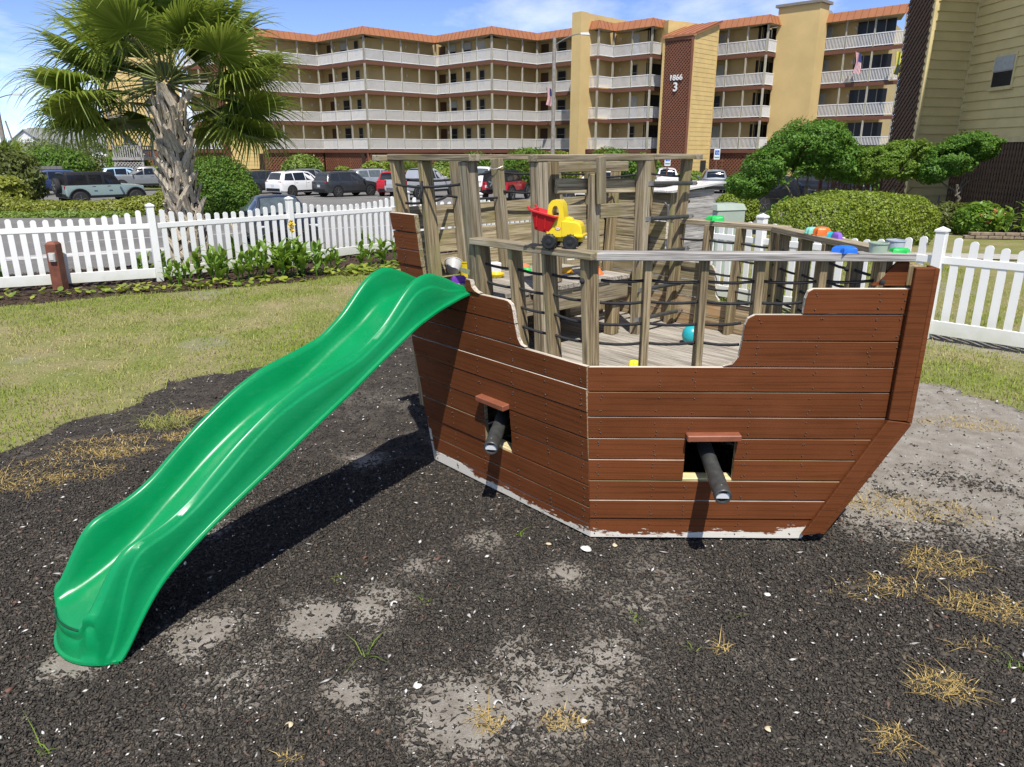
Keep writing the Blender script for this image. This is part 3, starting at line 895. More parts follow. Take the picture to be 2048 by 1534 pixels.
# stem post at the bow and its outer board
def PFp(s, z, o=0.0): return M_PF @ Vector((s, z, o))
trim([(1.753, 1.665), (1.782, 1.66), (1.795, .772), (1.763, .785)], M_PF, -.06, .030, HULL_B, 'stem_cap')
trim([(1.373, .055), (1.402, .048), (1.795, .768), (1.763, .781)], M_PF, -.06, .030, HULL_B, 'stem_cap')
trim([(1.47, 1.552), (1.652, 1.552), (1.652, 1.683), (1.59, 1.683)], M_PF, -.06, -.035, HULL_B, 'bow_plate')
board('stem_post', PFp(1.33, .0, -.10), PFp(1.70, .80, -.10), .09, .09, PFN, W_POST)
board('stem_post', PFp(1.70, .80, -.10), PFp(1.70, 1.66, -.10), .09, .09, PFN, W_POST)
# far side of the bow (SF), far side (SA) and transom
Tb = PFp(1.40, .05, -.10); Tt = PFp(1.76, 1.6, -.10)
CB = Vector((-.05, 2.0, 0))
mats_i = [HULL_B, W_EDGE, W_HULLO]
def sf_frame(z):
    """the far bow side twists with the raked stem: one frame for each height"""
    e = PFp(float(np.interp(z, [0, .05, .786, 1.66], [1.36, 1.38, 1.74, 1.73])), z, -.05); e.z = 0
    c = CB + Vector((.03, .04, 0)) * z
    x = (e - c); Ls = x.length; x.normalize(); n_ = Vector((-x.y, x.x, 0))
    if n_.dot(Vector((1, 1, 0))) < 0: n_ = -n_
    return Matrix(((x.x, 0, n_.x, c.x), (x.y, 0, n_.y, c.y), (0, 1, 0, 0), (0, 0, 0, 1))), Ls
for k in range(11):
    zm = (SEAM_PF[k] + SEAM_PF[k + 1]) / 2
    Mk, Lk = sf_frame(zm)
    s0 = .0 if k < 8 else (.76 if k < 10 else 1.02)
    poly = [(s0, SEAM_PF[k]), (Lk, SEAM_PF[k]), (Lk, SEAM_PF[k + 1]), (s0 + (.03 if k >= 8 else 0), SEAM_PF[k + 1])]
    plank_panel(Mk, [poly], [SEAM_PF[k], SEAM_PF[k + 1]], mats=mats_i)
M_SF, SFL = sf_frame(1.6)
M_SA = Matrix(((-1, 0, 0, -.05), (0, FL, 1, 2.0), (0, 1, -FL, 0), (0, 0, 0, 1)))
plank_panel(M_SA, [[(.0, 0), (1.55, 0), (1.69, 1.11), (.0, 1.11)]], SEAM_PA[:9], mats=mats_i)
plank_panel(M_SA, [[(.49, 1.112), (.52, 1.15), (.54, 1.25), (.555, 1.34), (.585, 1.38), (.62, 1.388), (1.72, 1.388), (1.69, 1.112)][::-1]], SEAM_PA[8:], mats=[HULL_B, W_EDGE, W_HULL])
plank_panel(M_SA, [[(1.03, 1.39), (1.06, 1.50), (1.07, 1.78), (1.085, 1.82), (1.12, 1.845), (1.78, 1.845), (1.72, 1.39)][::-1]], [1.388, 1.54, 1.69, 1.845], mats=[HULL_B, W_EDGE, W_HULL])
M_TR = Matrix(((0, -.125, -1, -1.60), (1, 0, 0, 0), (0, 1, -.125, 0), (0, 0, 0, 1)))
plank_panel(M_TR, [[(.0, 0), (2.0, 0), (2.14, 1.88), (-.12, 1.88)]], [0, .16, .33, .5, .67, .84, 1.01, 1.18, 1.355, 1.53, 1.705, 1.88], mats=[HULL_B, W_EDGE, W_HULL], gap=.014)
# nails
mb = MB()
for p in NAILS:
    n0 = len(mb.v)
    r = .0062
    mb.v += [(p.x + r, p.y, p.z), (p.x - r, p.y, p.z), (p.x, p.y, p.z + r), (p.x, p.y, p.z - r), (p.x + PFN.x * r * .6, p.y + PFN.y * r * .6 - .001, p.z), (p.x + .001, p.y + r * .6, p.z), (p.x, p.y - r * .7, p.z)]
    mb.f += [[n0 + 0, n0 + 2, n0 + 6], [n0 + 2, n0 + 1, n0 + 6], [n0 + 1, n0 + 3, n0 + 6], [n0 + 3, n0 + 0, n0 + 6], [n0, n0 + 2, n0 + 4], [n0 + 2, n0 + 1, n0 + 4], [n0 + 1, n0 + 3, n0 + 4], [n0 + 3, n0, n0 + 4]]
    mb.m += [0] * 8
tag(mb.build('nail_heads', NAILM, ship), kind='stuff')
# gun ports: jambs, ledges, sills
def port(mw, s0, s1, z0, z1, out):
    def P(s, z, o): return mw @ Vector((s, z, o))
    zz = mw.to_3x3() @ Vector((0, 0, 1))
    up = mw.to_3x3() @ Vector((0, 1, 0))
    board('port_ledge', P(s0 - .005, z1 + .022, .028), P(s1 + .012, z1 + .026, .028), .062, .038, up, LEDGE_B, bevel=.005)
    board('port_sill', P(s0 - .01, z0 - .004, -.055), P(s1 + .01, z0 - .004, -.055), .085, .022, up, M_SILL)
    board('port_jamb', P(s0 + (.02 if s0 > .6 else -.02), z0, -.055), P(s0 + (.02 if s0 > .6 else -.02), z1, -.055), .04, .038, zz.cross(up), W_POST)
M_SILL = m_wood('wood_new_yellow', (.62, .52, .28), (.72, .64, .40), (.42, .33, .16), stain=(.50, .47, .12))
port(M_PA, .683, .945, .352, .66, 0); port(M_PF, .531, .822, .392, .662, 0)
# cannons: dark pipe with a white reflector and a collar seam
def cannon(mw, s, z, pitch, yaw, L, name='cannon'):
    c = mw @ Vector((s, z, -.30))
    o = mw.to_3x3() @ Vector((0, 0, 1)); o.z = 0; o.normalize(); sd = Vector((0, 0, 1)).cross(o)
    d = (o * math.cos(pitch) * math.cos(yaw) + sd * math.sin(yaw) + Vector((0, 0, math.sin(pitch)))).normalized()
    q = d.to_track_quat('Z', 'Y').to_matrix().to_4x4(); q.translation = c
    r = .0435
    mb = MB().lathe([(r, 0), (r, L - .215), (r + .0035, L - .214), (r + .0035, L - .004), (r, L), (r - .006, L), (r - .007, L - .03)], 28)
    ob = mb.build(name, PVC, ship, smooth=35, mw=q)
    W2 = m_plain('reflector_white', (.74, .75, .74), .35, var=.05)
    m2 = MB()
    pts = [(math.cos(a) * (r - .007), math.sin(a) * (r - .007)) for a in list(np.linspace(R(-22), R(32), 6)) + list(np.linspace(R(148), R(202), 6))]
    m2.prism(pts, L - .014, L - .008)
    m2.build('muzzle_plate', W2, ob)
    m3 = MB().lathe([(r - .007, L - .05), (r - .007, L - .046)], 20)
    m3.build('muzzle_bottom', DARKIN, ob)
    for a in (R(95), R(190)):
        MB().lathe([(.005, 0), (.004, .002), (.001, .003)], 8).build('screw', STEEL, ob, mw=Matrix.Translation((math.cos(a) * (r + .003), math.sin(a) * (r + .003), L - .05)) @ Vector((math.cos(a), math.sin(a), 0)).to_track_quat('Z', 'Y').to_matrix().to_4x4())
    return ob
CANNON_SPOTS = [(M_PF, .685, .565, R(-9), R(-1.5), .68), (M_PA, 1.03, .555, R(-9), R(38), .68)]
for a in CANNON_SPOTS: cannon(*a)
# decks
def deck_board(y0, y1, xa0, xa1, xb, z, t, mat, name='deck_board', parent=None):
    mb = MB()
    P = [(xb, y0), (xa0, y0), (xa1, y1), (xb, y1)]
    cx = (xa0 + xb) / 2; cy = (y0 + y1) / 2
    mb.prism([(p[0] - cx, p[1] - cy) for p in P], -t, 0)
    return mb.build(name, mat, ship, bevel=.003, mw=Matrix.Translation((cx, cy, z + rng.uniform(-.002, .002))))
DZ = .88
def xbow(y):
    a = PFp(-.02, DZ, -.04); b = PFp(1.66, DZ, -.04); c = M_SF @ Vector((-.02, DZ, -.04))
    if y < b.y: return a.x + (b.x - a.x) * (y - a.y) / (b.y - a.y)
    return b.x + (c.x - b.x) * (y - b.y) / (c.y - b.y)
y = -.03
while y < 2.0:
    y1 = min(y + .137, 2.03)
    deck_board(y + .0025, y1 - .0025, xbow(y) - .012, xbow(y1) - .012, -1.66, DZ, .03, W_DECK)
    y = y1
y = -.05; k = 0
while y < 1.40:
    y1 = min(y + .137, 1.41)
    e = -.925 + rng.uniform(-.012, .012)
    deck_board(y + .003, y1 - .003, e, e, -1.75, 1.355, .034, W_DECK)
    y = y1; k += 1
board('deck_fascia', (-.955, .0, 1.245), (-.955, 1.41, 1.245), .036, .148, (0, 0, 1), W_RAIL)
board('deck_fascia', (-.97, 1.39, 1.245), (-1.72, 1.39, 1.245), .036, .148, (0, 0, 1), W_RAIL)
for yy in (.45, .95):
    board('deck_joist', (-.98, yy, 1.245), (-1.72, yy, 1.245), .036, .14, (0, 0, 1), W_POST)
board('deck_post', (-1.02, 1.33, DZ), (-1.02, 1.33, 1.315), .085, .085, (1, 0, 0), W_POST)
board('deck_post', (-1.02, .10, DZ), (-1.02, .08, 1.315), .085, .085, (1, 0, 0), W_POST)
# underside walls and inside darkness below deck come from the hull itself
# posts of the near side: lean with the flare
def post(s, z0, z1, y_in, w, t, mw=M_PA, mat=W_POST, ds=0.0, name='post'):
    a = mw @ Vector((s, z0, -y_in)); b = mw @ Vector((s + ds, z1, -y_in))
    up = mw.to_3x3() @ Vector((1, 0, 0))
    return board(name, a, b, t, w, up, mat)
for s_, ds in ((.045, .0), (.325, .02), (.605, .03), (.915, .02)):
    post(s_, .90, 1.69, .078, .042, .088, ds=ds)
post(1.005, .80, 2.185, .080, .086, .086, mat=W_RAIL, ds=.02)                    # tall post right of the slide
post(.955, 1.36, 1.69, .065, .03, .05, mat=W_RAIL)
post(1.47, .40, 2.185, .078, .050, .088)
post(1.74, .40, 2.185, .078, .050, .088, ds=.06)
for s_ in (.27, .575, .875, 1.21, 1.52):
    post(s_, .90, 1.69, .078, .040, .086, mw=M_PF, ds=-.01)
post(.0, .90, 1.69, .075, .050, .060, mw=M_PF, ds=-.035)
for s_ in (.05, .36, .65, .95, 1.22):
    post(s_, .90, 1.69, .078, .042, .086, mw=M_SF, mat=W_POST)
for s_ in (.06, .34, .62):
    post(s_, .85, 1.69, .078, .042, .086, mw=M_SA)
post(.90, .40, 2.185, .078, .060, .088, mw=M_SA, mat=W_POST)
post(1.25, .40, 2.185, .078, .050, .088, mw=M_SA)
post(1.62, .40, 2.185, .078, .050, .088, mw=M_SA)
for y_ in (.42, .82, 1.44, 1.86):
    post(y_, .40, 2.185, .078, .060, .088, mw=M_TR, mat=W_RAIL if y_ < 1.5 else W_POST)
# posts of the bulkhead between the two decks
board('post', (-.885, .45, DZ), (-.885, .385, 2.185), .086, .086, (1, 0, 0), W_RAIL)
board('post', (-.885, .95, DZ), (-.885, .92, 2.10), .042, .086, (0, 1, 0), W_RAIL)
board('post', (-.885, 1.475, DZ), (-.885, 1.465, 2.185), .070, .086, (1, 0, 0), W_RAIL)
board('post', (-1.02, .70, 1.36), (-1.02, .64, 2.185), .055, .086, (0, 1, 0), W_POST)
board('post_block', (-.832, .945, 1.90), (-.832, .925, 2.215), .018, .088, (0, 1, 0), W_RAIL)
# climbing slats
for z_, dz_, w_ in ((2.025, -.02, .10), (1.845, -.015, .10)):
    board('slat', (-.955, .62, z_ + .0), (-.955, 1.475, z_ + dz_), .036, w_, (0, 0, 1), W_HULL)
board('slat', (-1.055, .62, 2.145), (-1.055, 1.475, 2.140), .036, .07, (0, 0, 1), W_RAIL)
# top rails (eye height) and the lower rail
RT = 2.205
def PAp(s, z, o): return M_PA @ Vector((s, z, o))
board('top_rail', PAp(.945, RT, -.075), PAp(1.84, RT, -.075), .092, .040, (0, 0, 1), W_RAIL)
board('top_rail', (-1.885, -.20, RT - .001), (-1.885, 2.26, RT - .001), .092, .040, (0, 0, 1), W_RAIL)
board('top_rail', (-.885, .33, RT), (-.885, 1.52, RT), .092, .042, (0, 0, 1), W_RAIL)
board('top_rail', (-.885, 1.525, RT), (-.93, 2.20, RT), .092, .034, (0, 0, 1), W_RAIL)
board('top_rail', (-.86, 2.13, RT + .003), (-1.83, 2.13, RT + .003), .092, .040, (0, 0, 1), W_RAIL)
RL = 1.708
board('hand_rail', PAp(.99, RL, -.068), PAp(-.035, RL + .004, -.068), .105, .040, (0, 0, 1), W_RAIL)
board('hand_rail', PFp(-.085, RL + .004, -.050), PFp(1.66, RL + .002, -.050), .105, .042, (0, 0, 1), W_GREY)
SFp = lambda s, z, o: M_SF @ Vector((s, z, o))
SAp = lambda s, z, o: M_SA @ Vector((s, z, o))
board('hand_rail', SFp(-.06, RL, -.066), SFp(SFL - .07, RL, -.066), .105, .040, (0, 0, 1), W_RAIL)
board('hand_rail', SAp(-.03, RL, -.066), SAp(.97, RL, -.066), .105, .040, (0, 0, 1), W_RAIL)
# ropes through the posts
def rope(pts, r=.0085, sag=.012, name='rope', mat=None):
    path = []
    for i in range(len(pts) - 1):
        a, b = Vector(pts[i]), Vector(pts[i + 1])
        for k in range(8):
            t = k / 8
            p = a.lerp(b, t); p.z -= sag * 4 * t * (1 - t) * (b - a).length / .33 * rng.uniform(.9, 1.1); path.append(p)
    path.append(Vector(pts[-1]))
    return MB().tube(path, r, 7).build(name, mat or ROPE, ship, smooth=60)
ROPE_Z = (1.575, 1.452, 1.333, 1.215)
for i, z_ in enumerate(ROPE_Z):
    lim = (1.0, 1.0, 1.0, 1.0)[i]
    sl = [.045, .33, .62, .92] + ([1.0] if z_ > 1.4 else [])
    if z_ < 1.4: sl = [.045, .33, .62]
    rope([PAp(s_, z_ + rng.uniform(-.008, .008), -.078) for s_ in sl])
    sl = [.01, .27, .575, .875, 1.21, 1.52] if z_ > 1.5 else ([.01, .27, .575, .875, 1.12] if z_ > 1.42 else [.01, .27, .575, .80])
    rope([PFp(s_, z_ + rng.uniform(-.008, .008), -.078) for s_ in sl])
    rope([SFp(s_, z_ + rng.uniform(-.008, .008), -.085) for s_ in ([.02, .36, .65, .95, 1.22] if z_ > 1.42 else [.02, .36, .65, .8])])
    rope([SAp(s_, z_ + rng.uniform(-.008, .008), -.085) for s_ in ([.02, .34, .62, .9] if z_ > 1.42 else [.02, .34, .60])])
# knots where a rope ends
for p in [PFp(1.52, 1.575, -.03), PAp(.045, 1.575, -.03), SFp(.95, 1.575, -.13), SAp(.90, 2.02, .0), SAp(.90, 1.86, .0), SFp(1.22, 1.45, -.135), SFp(.65, 1.45, -.135)]:
    MB().lathe([(.004, -.016), (.013, -.010), (.016, 0), (.013, .010), (.004, .016)], 8, tuple(p)).build('rope_knot', ROPE, ship, smooth=60)
# upper ropes round the stern
trp = lambda y_, z_, o: M_TR @ Vector((y_, z_, o))
rope([PAp(1.76, 2.03, -.03), PAp(1.47, 2.02, -.03), PAp(1.02, 2.055, -.08)], .009, .004)
rope([PAp(1.74, 1.90, -.08), PAp(1.50, 1.92, -.08), trp(.30, 1.93, -.1), trp(.82, 1.90, -.08)], .009, .01)
rope([trp(.0, 2.05, -.05), trp(.82, 2.10, -.02), trp(1.44, 2.09, -.02), trp(1.9, 2.06, -.05)], .009, .012)
rope([trp(.82, 1.94, -.13), trp(1.44, 1.92, -.13), trp(1.9, 2.02, -.13), SAp(1.25, 2.07, -.12), SAp(.92, 2.05, -.12)], .009, .008)
rope([PAp(1.44, 2.06, -.02), PAp(1.42, 2.0, .005), PAp(1.43, 1.95, .01), PAp(1.47, 1.92, -.02)], .009, 0, name='rope_loop')
rope([SAp(1.25, 1.98, -.13), SAp(1.05, 1.965, -.16), SAp(.92, 2.0, -.13)], .009, .012)
# wire ties on the far posts
W3 = m_plain('wire', (.55, .54, .50), .5, metal=.6)
for y_, z_ in ((.82, 2.12), (1.44, 2.11), (1.44, 1.80)):
    c = trp(y_, z_, -.078)
    MB().tube([c + Vector((math.cos(a) * .062, math.sin(a) * .052, math.sin(a * 2 + 1) * .012)) for a in np.linspace(0, 6.28, 15)], .003, 5).build('wire_tie', W3, ship, smooth=60)
# ladder rungs: black tube with flattened steel ends
for z_, ya, yb in ((2.01, 1.47, 2.11), (1.755, 1.46, 2.09), (1.50, 1.40, 2.07), (1.225, 1.42, 2.05), (.995, 1.38, 2.03)):
    a = Vector((-.84, ya, z_ + .012)); b = Vector((-.87, yb, z_ - .004))
    o = MB().tube([a.lerp(b, .10), a.lerp(b, .90)], .0165, 10).build('ladder_rung', PVC, ship, smooth=50)
    d = (b - a).normalized()
    for p in (a.lerp(b, .07), a.lerp(b, .95)):
        e = MB().beam(p - d * .045, p + d * .045, .006, .032).build('rung_end', STEEL, o)
    MB().lathe([(.006, 0), (.005, .006), (.001, .008)], 8, axis='x', c=tuple(b + d * .01 + Vector((.004, 0, 0)))).build('rung_bolt', RUST, o)
# small metal bracket on the tall post by the slide
MB().beam(PAp(.97, 1.52, .012), PAp(1.06, 1.53, .012), .006, .030).build('bracket', m_plain('bracket_moss', (.36, .36, .20), .7, var=.3, scale=40), ship)
# ------------------------------------------------------------------ slide
def slide():
    O = Vector((-.28, 4.69, 0)); d = Vector((-.648, -.761, 0)).normalized(); q = Vector((d.y, -d.x, 0))
    if q.x > 0: q = -q
    rim = [(0, 1.425), (.03, 1.43), (.15, 1.49), (.30, 1.545), (.42, 1.515), (.51, 1.45), (.67, 1.29), (.84, 1.175), (1.04, 1.12), (1.25, 1.07), (1.41, 1.0), (1.53, .93), (1.67, .84), (1.83, .72), (1.94, .63), (2.04, .575), (2.13, .542), (2.22, .52), (2.28, .49), (2.32, .41), (2.36, .31), (2.39, .25)]
    bed = [(0, 1.362), (.2, 1.36), (.35, 1.325), (.5, 1.25), (.67, 1.14), (.84, 1.04), (1.04, .985), (1.25, .93), (1.41, .86), (1.6, .75), (1.8, .56), (1.94, .44), (2.05, .355), (2.2, .265), (2.31, .205), (2.39, .165)]
    bot = [(0, 1.375), (.05, 1.37), (.27, 1.315), (.46, 1.245), (.69, 1.12), (.99, .95), (1.26, .81), (1.5, .68), (1.72, .565), (1.88, .475), (2.01, .395), (2.12, .32), (2.19, .25), (2.26, .16), (2.32, .07), (2.36, .0), (2.39, -.01)]
    crs = [(0, 1.40), (.17, 1.41), (.30, 1.465), (.43, 1.445), (.57, 1.32), (.68, 1.23), (.88, 1.115), (1.08, 1.055), (1.26, 1.0), (1.44, .93), (1.61, .82), (1.78, .69), (1.93, .585), (2.06, .522), (2.2, .485), (2.25, .45), (2.285, .36), (2.32, .24), (2.36, .06), (2.39, .03)]
    T = np.linspace(0, 2.385, 110)
    def cur(c):
        z = np.interp(T, [a for a, b in c], [b for a, b in c])
        for _ in range(5):
            z2 = z.copy(); z2[1:-1] = .25 * z[:-2] + .5 * z[1:-1] + .25 * z[2:]; z = z2
        return z
    r, b, e, c = cur(rim), cur(bed), cur(bot), cur(crs)
    dpt = np.minimum(.20, np.maximum(r - e - .014, .04))
    b = np.where((T > .22) & (T < 1.88), r - dpt, b)
    for _ in range(8):
        z2 = b.copy(); z2[1:-1] = .25 * b[:-2] + .5 * b[1:-1] + .25 * b[2:]; b = z2
    b = np.minimum(b, r - .012)
    c = np.minimum(np.maximum(c, e + .02), r - .035)
    Wd = .50
    V = []
    ns = None
    for i, t in enumerate(T):
        dep = r[i] - b[i]; k = min(1.0, dep / .14)
        half = [(-.020, e[i] - .006), (-.020, e[i] + .006), (-.004, e[i] + .009), (.000, e[i] + .016), (.004, (e[i] + c[i]) / 2), (.006, c[i] - .008), (.009, c[i]), (.0175, c[i] + .006), (.019, c[i] + .012),
                (.024, (c[i] + r[i]) / 2), (.030, r[i] - .022), (.037, r[i] - .008), (.048, r[i] - .001), (.060, r[i] - .002), (.072, r[i] - .011), (.080, r[i] - .028 * k - .004),
                (.086, r[i] - .5 * dep - .01 * k), (.097, b[i] + .038 * k), (.116, b[i] + .013 * k), (.148, b[i] + .002), (.20, b[i] - .001), (.25, b[i] - .002)]
        full = half + [(Wd - a, z) for a, z in half[-2::-1]]
        ns = len(full)
        w0 = np.clip((t - 2.15) / .235, 0, 1) ** 2
        for a, z in full:
            bul = .11 * w0 * (1 - ((a - .25) / .27) ** 2)
            p = O + d * (t + bul) + q * a
            V.append((p.x, p.y, z))
    n = len(T)
    F = [(i * ns + j, (i + 1) * ns + j, (i + 1) * ns + j + 1, i * ns + j + 1) for i in range(n - 1) for j in range(ns - 1)]
    # front skirt: rounds over the lip and drops to the ground
    zl = [V[(n - 1) * ns + j] for j in range(ns)]
    prev = [(n - 1) * ns + j for j in range(ns)]
    rows = [(.014, -.006, 1.0), (.026, -.020, 1.0), (.030, -.040, 1.0), (.024, -.062, 1.0), (.024, -.070, 1.0), (.032, -.078, 1.0), (.040, None, .45), (.046, None, .18), (.058, None, .12), (.060, None, .0)]
    for (out, dz, f) in rows:
        new = []
        for j in range(ns):
            x, y, z = zl[j]
            zz = max(z + dz, 0) if dz is not None else max(min(z - .078, .17) * f / 1.0, -.01)
            a = (j / (ns - 1) - .5) * 2
            k = 1 - .75 * abs(a) ** 3
            new.append(len(V)); V.append((x + d.x * out * k, y + d.y * out * k, zz))
        for j in range(ns - 1): F.append((prev[j], new[j], new[j + 1], prev[j + 1]))
        prev = new
    base = Vector((-1.3, 3.4, 0))
    root = thing('slide', 'bright green wavy plastic slide leading down from the ship', 'slide', base)
    mb = MB().add([(v[0] - base.x, v[1] - base.y, v[2] - base.z) for v in V], F)
    o = mb.build('slide_body', SLIDE_G, root, smooth=50)
    # dark slot under the lip
    P = []
    for a in np.linspace(-.55, .55, 15):
        s_ = .25 + a * .25
        bul = .11 * (1 - ((s_ - .25) / .27) ** 2)
        p = O + d * (2.385 + bul + .027 * (1 - .75 * abs(a * .9) ** 3)) + q * s_
        P.append(p + Vector((0, 0, .162 - .01 * a * a)) - base)
    MB().tube(P, .005, 6).build('lip_slot', m_plain('slide_slot_dark', (.003, .06, .025), .5), root)
    # bolts holding the slide to the ship
    for a in (.12, .25, .38):
        p = O + d * .05 + q * a + Vector((0, 0, 1.364)) - base
        MB().lathe([(.009, 0), (.008, .005), (.002, .007)], 8, tuple(p)).build('bolt', STEEL, root)
slide()

# ------------------------------------------------------------------ toys
def toym(name, c): return m_plain(name, c, .35, var=.05, scale=12)
TY = toym('toy_yellow', (.78, .58, .02)); TRD = toym('toy_red', (.55, .018, .022)); TBK = m_plain('toy_black', (.018, .018, .018), .4)
TGR = toym('toy_green', (.03, .50, .10)); TLG = toym('toy_lime', (.22, .62, .05)); TPU = toym('toy_purple', (.14, .035, .34)); TOR = toym('toy_orange', (.75, .17, .03))
TTE = toym('toy_teal', (.02, .38, .43)); TBL = toym('toy_blue', (.02, .15, .60)); TMI = toym('toy_mint', (.22, .58, .45)); TSG = toym('toy_sage', (.38, .47, .36))
TGY = toym('toy_grey', (.52, .52, .50)); TLB = toym('toy_grey_blue', (.45, .50, .56)); TCO = toym('toy_coral', (.72, .25, .12)); TWH = toym('toy_white', (.75, .74, .72)); TLY = toym('toy_lemon', (.75, .72, .04))

def truck():
    p = sw(-.262, -.040, RL + .0215)
    ang = math.atan2(FORE.y, FORE.x) + R(32)
    root = thing('toy_dump_truck', 'yellow toy dump truck with tipped red bed on the ship rail', 'toy truck', p, ang)
    root.scale = (.97, .97, .97)
    wr = .044
    # chassis and hood (profile along x,z extruded in y)
    def ext(poly, w, name, mat, bev=.006):
        mb = MB(); n = len(poly)
        V = [(x, -w / 2, z) for x, z in poly] + [(x, w / 2, z) for x, z in poly]
        mb.add(V, [tuple(range(n)), tuple(range(2 * n - 1, n - 1, -1))] + [(i, n + i, n + (i + 1) % n, (i + 1) % n) for i in range(n)])
        return mb.build(name, mat, root, bevel=bev)
    ext([(-.075, .045), (.135, .045), (.135, .075), (-.075, .075)], .085, 'chassis', TY, .004)
    ext([(.010, .066), (.132, .066), (.134, .10), (.126, .138), (.108, .156), (.060, .162), (.010, .166)], .122, 'hood', TY, .008)
    ext([(.085, .070), (.142, .070), (.142, .086), (.085, .086)], .145, 'fender', TY, .004)
    ext([(.022, .158), (.078, .158), (.064, .178), (.034, .180)], .055, 'hood_scoop', TY, .006)
    # cab: two sides, roof arch with an open handle window
    arch = [(-.070, .07), (.034, .07), (.030, .19), (.020, .25), (.002, .272), (-.042, .272), (-.060, .25), (-.068, .19)]
    hole = [(-.040, .188), (.000, .188), (.000, .210), (-.006, .232), (-.014, .242), (-.028, .242), (-.036, .232), (-.041, .210)]
    mb = MB(); w = .058
    ang_o = [(a[0], a[1]) for a in arch]; n = len(arch)
    for sgn in (-1, 1):
        y = sgn * w
        o0 = len(mb.v)
        mb.v += [(x, y, z) for x, z in arch] + [(x, y, z) for x, z in hole]
        pairs = [(0, 0), (1, 1), (2, 2), (3, 3), (4, 4), (5, 5), (6, 6), (7, 7)]
        for i in range(n):
            j = (i + 1) % n
            mb.f.append([o0 + i, o0 + j, o0 + n + j, o0 + n + i]); mb.m.append(0)
    for i in range(n):
        j = (i + 1) % n
        mb.f.append([i, j, 2 * n + j, 2 * n + i]); mb.m.append(0)
        mb.f.append([n + i, n + j, 3 * n + j, 3 * n + i]); mb.m.append(0)
    mb.build('cab', TY, root, smooth=35)
    # logo: red-edged white oval on the cab side facing the camera
    lg = MB().lathe([(.014, 0), (.014, .0015)], 20)
    m = Matrix.Translation((-.004, -w - .0005, .118)) @ Matrix.Rotation(R(90), 4, 'X') @ Matrix.Diagonal((1.15, .72, 1, 1))
    L1 = lg.build('badge', TRD, root, mw=m)
    MB().lathe([(.0115, 0), (.0115, .0022)], 20).build('badge_centre', TWH, L1)
    for k_, (a0, b0) in enumerate(((-.006, .0025), (-.001, -.003))):
        MB().box((a0 + .0035, b0, .0026), (.011, .0016, .0008)).build('badge_letters', TRD, L1)
    # dump bed
    B = Matrix.Translation((-.050, 0, .085)) @ Matrix.Rotation(R(14), 4, 'Y')
    bm_ = MB(); wl = .085; t = .006
    outer0 = [(-.012, -.055), (-.095, -.055), (-.095, .055), (-.012, .055)]
    top0 = [(.018, -wl), (-.135, -wl), (-.135, wl), (.018, wl)]
    V = [(x, y, 0) for x, y in outer0] + [(x, y, .105) for x, y in top0] + [(x * .94 - .002, y * .92, .105) for x, y in top0] + [(x * .9 - .003, y * .85, .012) for x, y in outer0]
    F = [(3, 2, 1, 0)] + [(i, (i + 1) % 4, 4 + (i + 1) % 4, 4 + i) for i in range(4)] + [(4 + i, 4 + (i + 1) % 4, 8 + (i + 1) % 4, 8 + i) for i in range(4)] + [(8 + i, 8 + (i + 1) % 4, 12 + (i + 1) % 4, 12 + i) for i in range(4)] + [(12, 13, 14, 15)]
    bm_.add(V, F)
    bd = bm_.build('dump_bed', TRD, root, bevel=.003, mw=B)
    rimb = MB()
    tp = [(x, y, .103) for x, y in top0]
    for i in range(4): rimb.beam(tp[i], tp[(i + 1) % 4], .012, .012)
    rimb.beam((-.135, -wl, .10), (-.160, -wl, .118), .012, .012); rimb.beam((-.135, wl, .10), (-.160, wl, .118), .012, .012)
    rimb.build('bed_rim', TRD, bd, bevel=.002)
    for x in (-.035, -.085):
        MB().beam((x, -.064 - .002, .02), (x - .012, -.078, .09), .008, .008, up=(1, 0, 0)).build('bed_rib', TRD, bd)
    # wheels
    for x in (-.050, .072):
        for s_ in (-1, 1):
            prof = [(.010, -.020), (wr - .008, -.021), (wr - .002, -.015), (wr, 0), (wr - .002, .015), (wr - .008, .021), (.010, .020)]
            m = Matrix.Translation((x, s_ * .070, wr))
            mb = MB().lathe(prof, 22, axis='y')
            for k_ in range(16):
                a = 2 * math.pi * k_ / 16
                mb.box((math.cos(a) * (wr - .001), ((k_ % 2) - .5) * .016, math.sin(a) * (wr - .001)), (.006, .016, .006), Matrix.Rotation(-a, 3, 'Y'))
            wh = mb.build('wheel', TBK, root, smooth=30, mw=m)
            MB().lathe([(.018, s_ * .016), (.016, s_ * .024), (.006, s_ * .026)] if s_ > 0 else [(.006, -.026), (.016, -.024), (.018, -.016)], 12, axis='y').build('hub', TBK, wh, smooth=30)
truck()

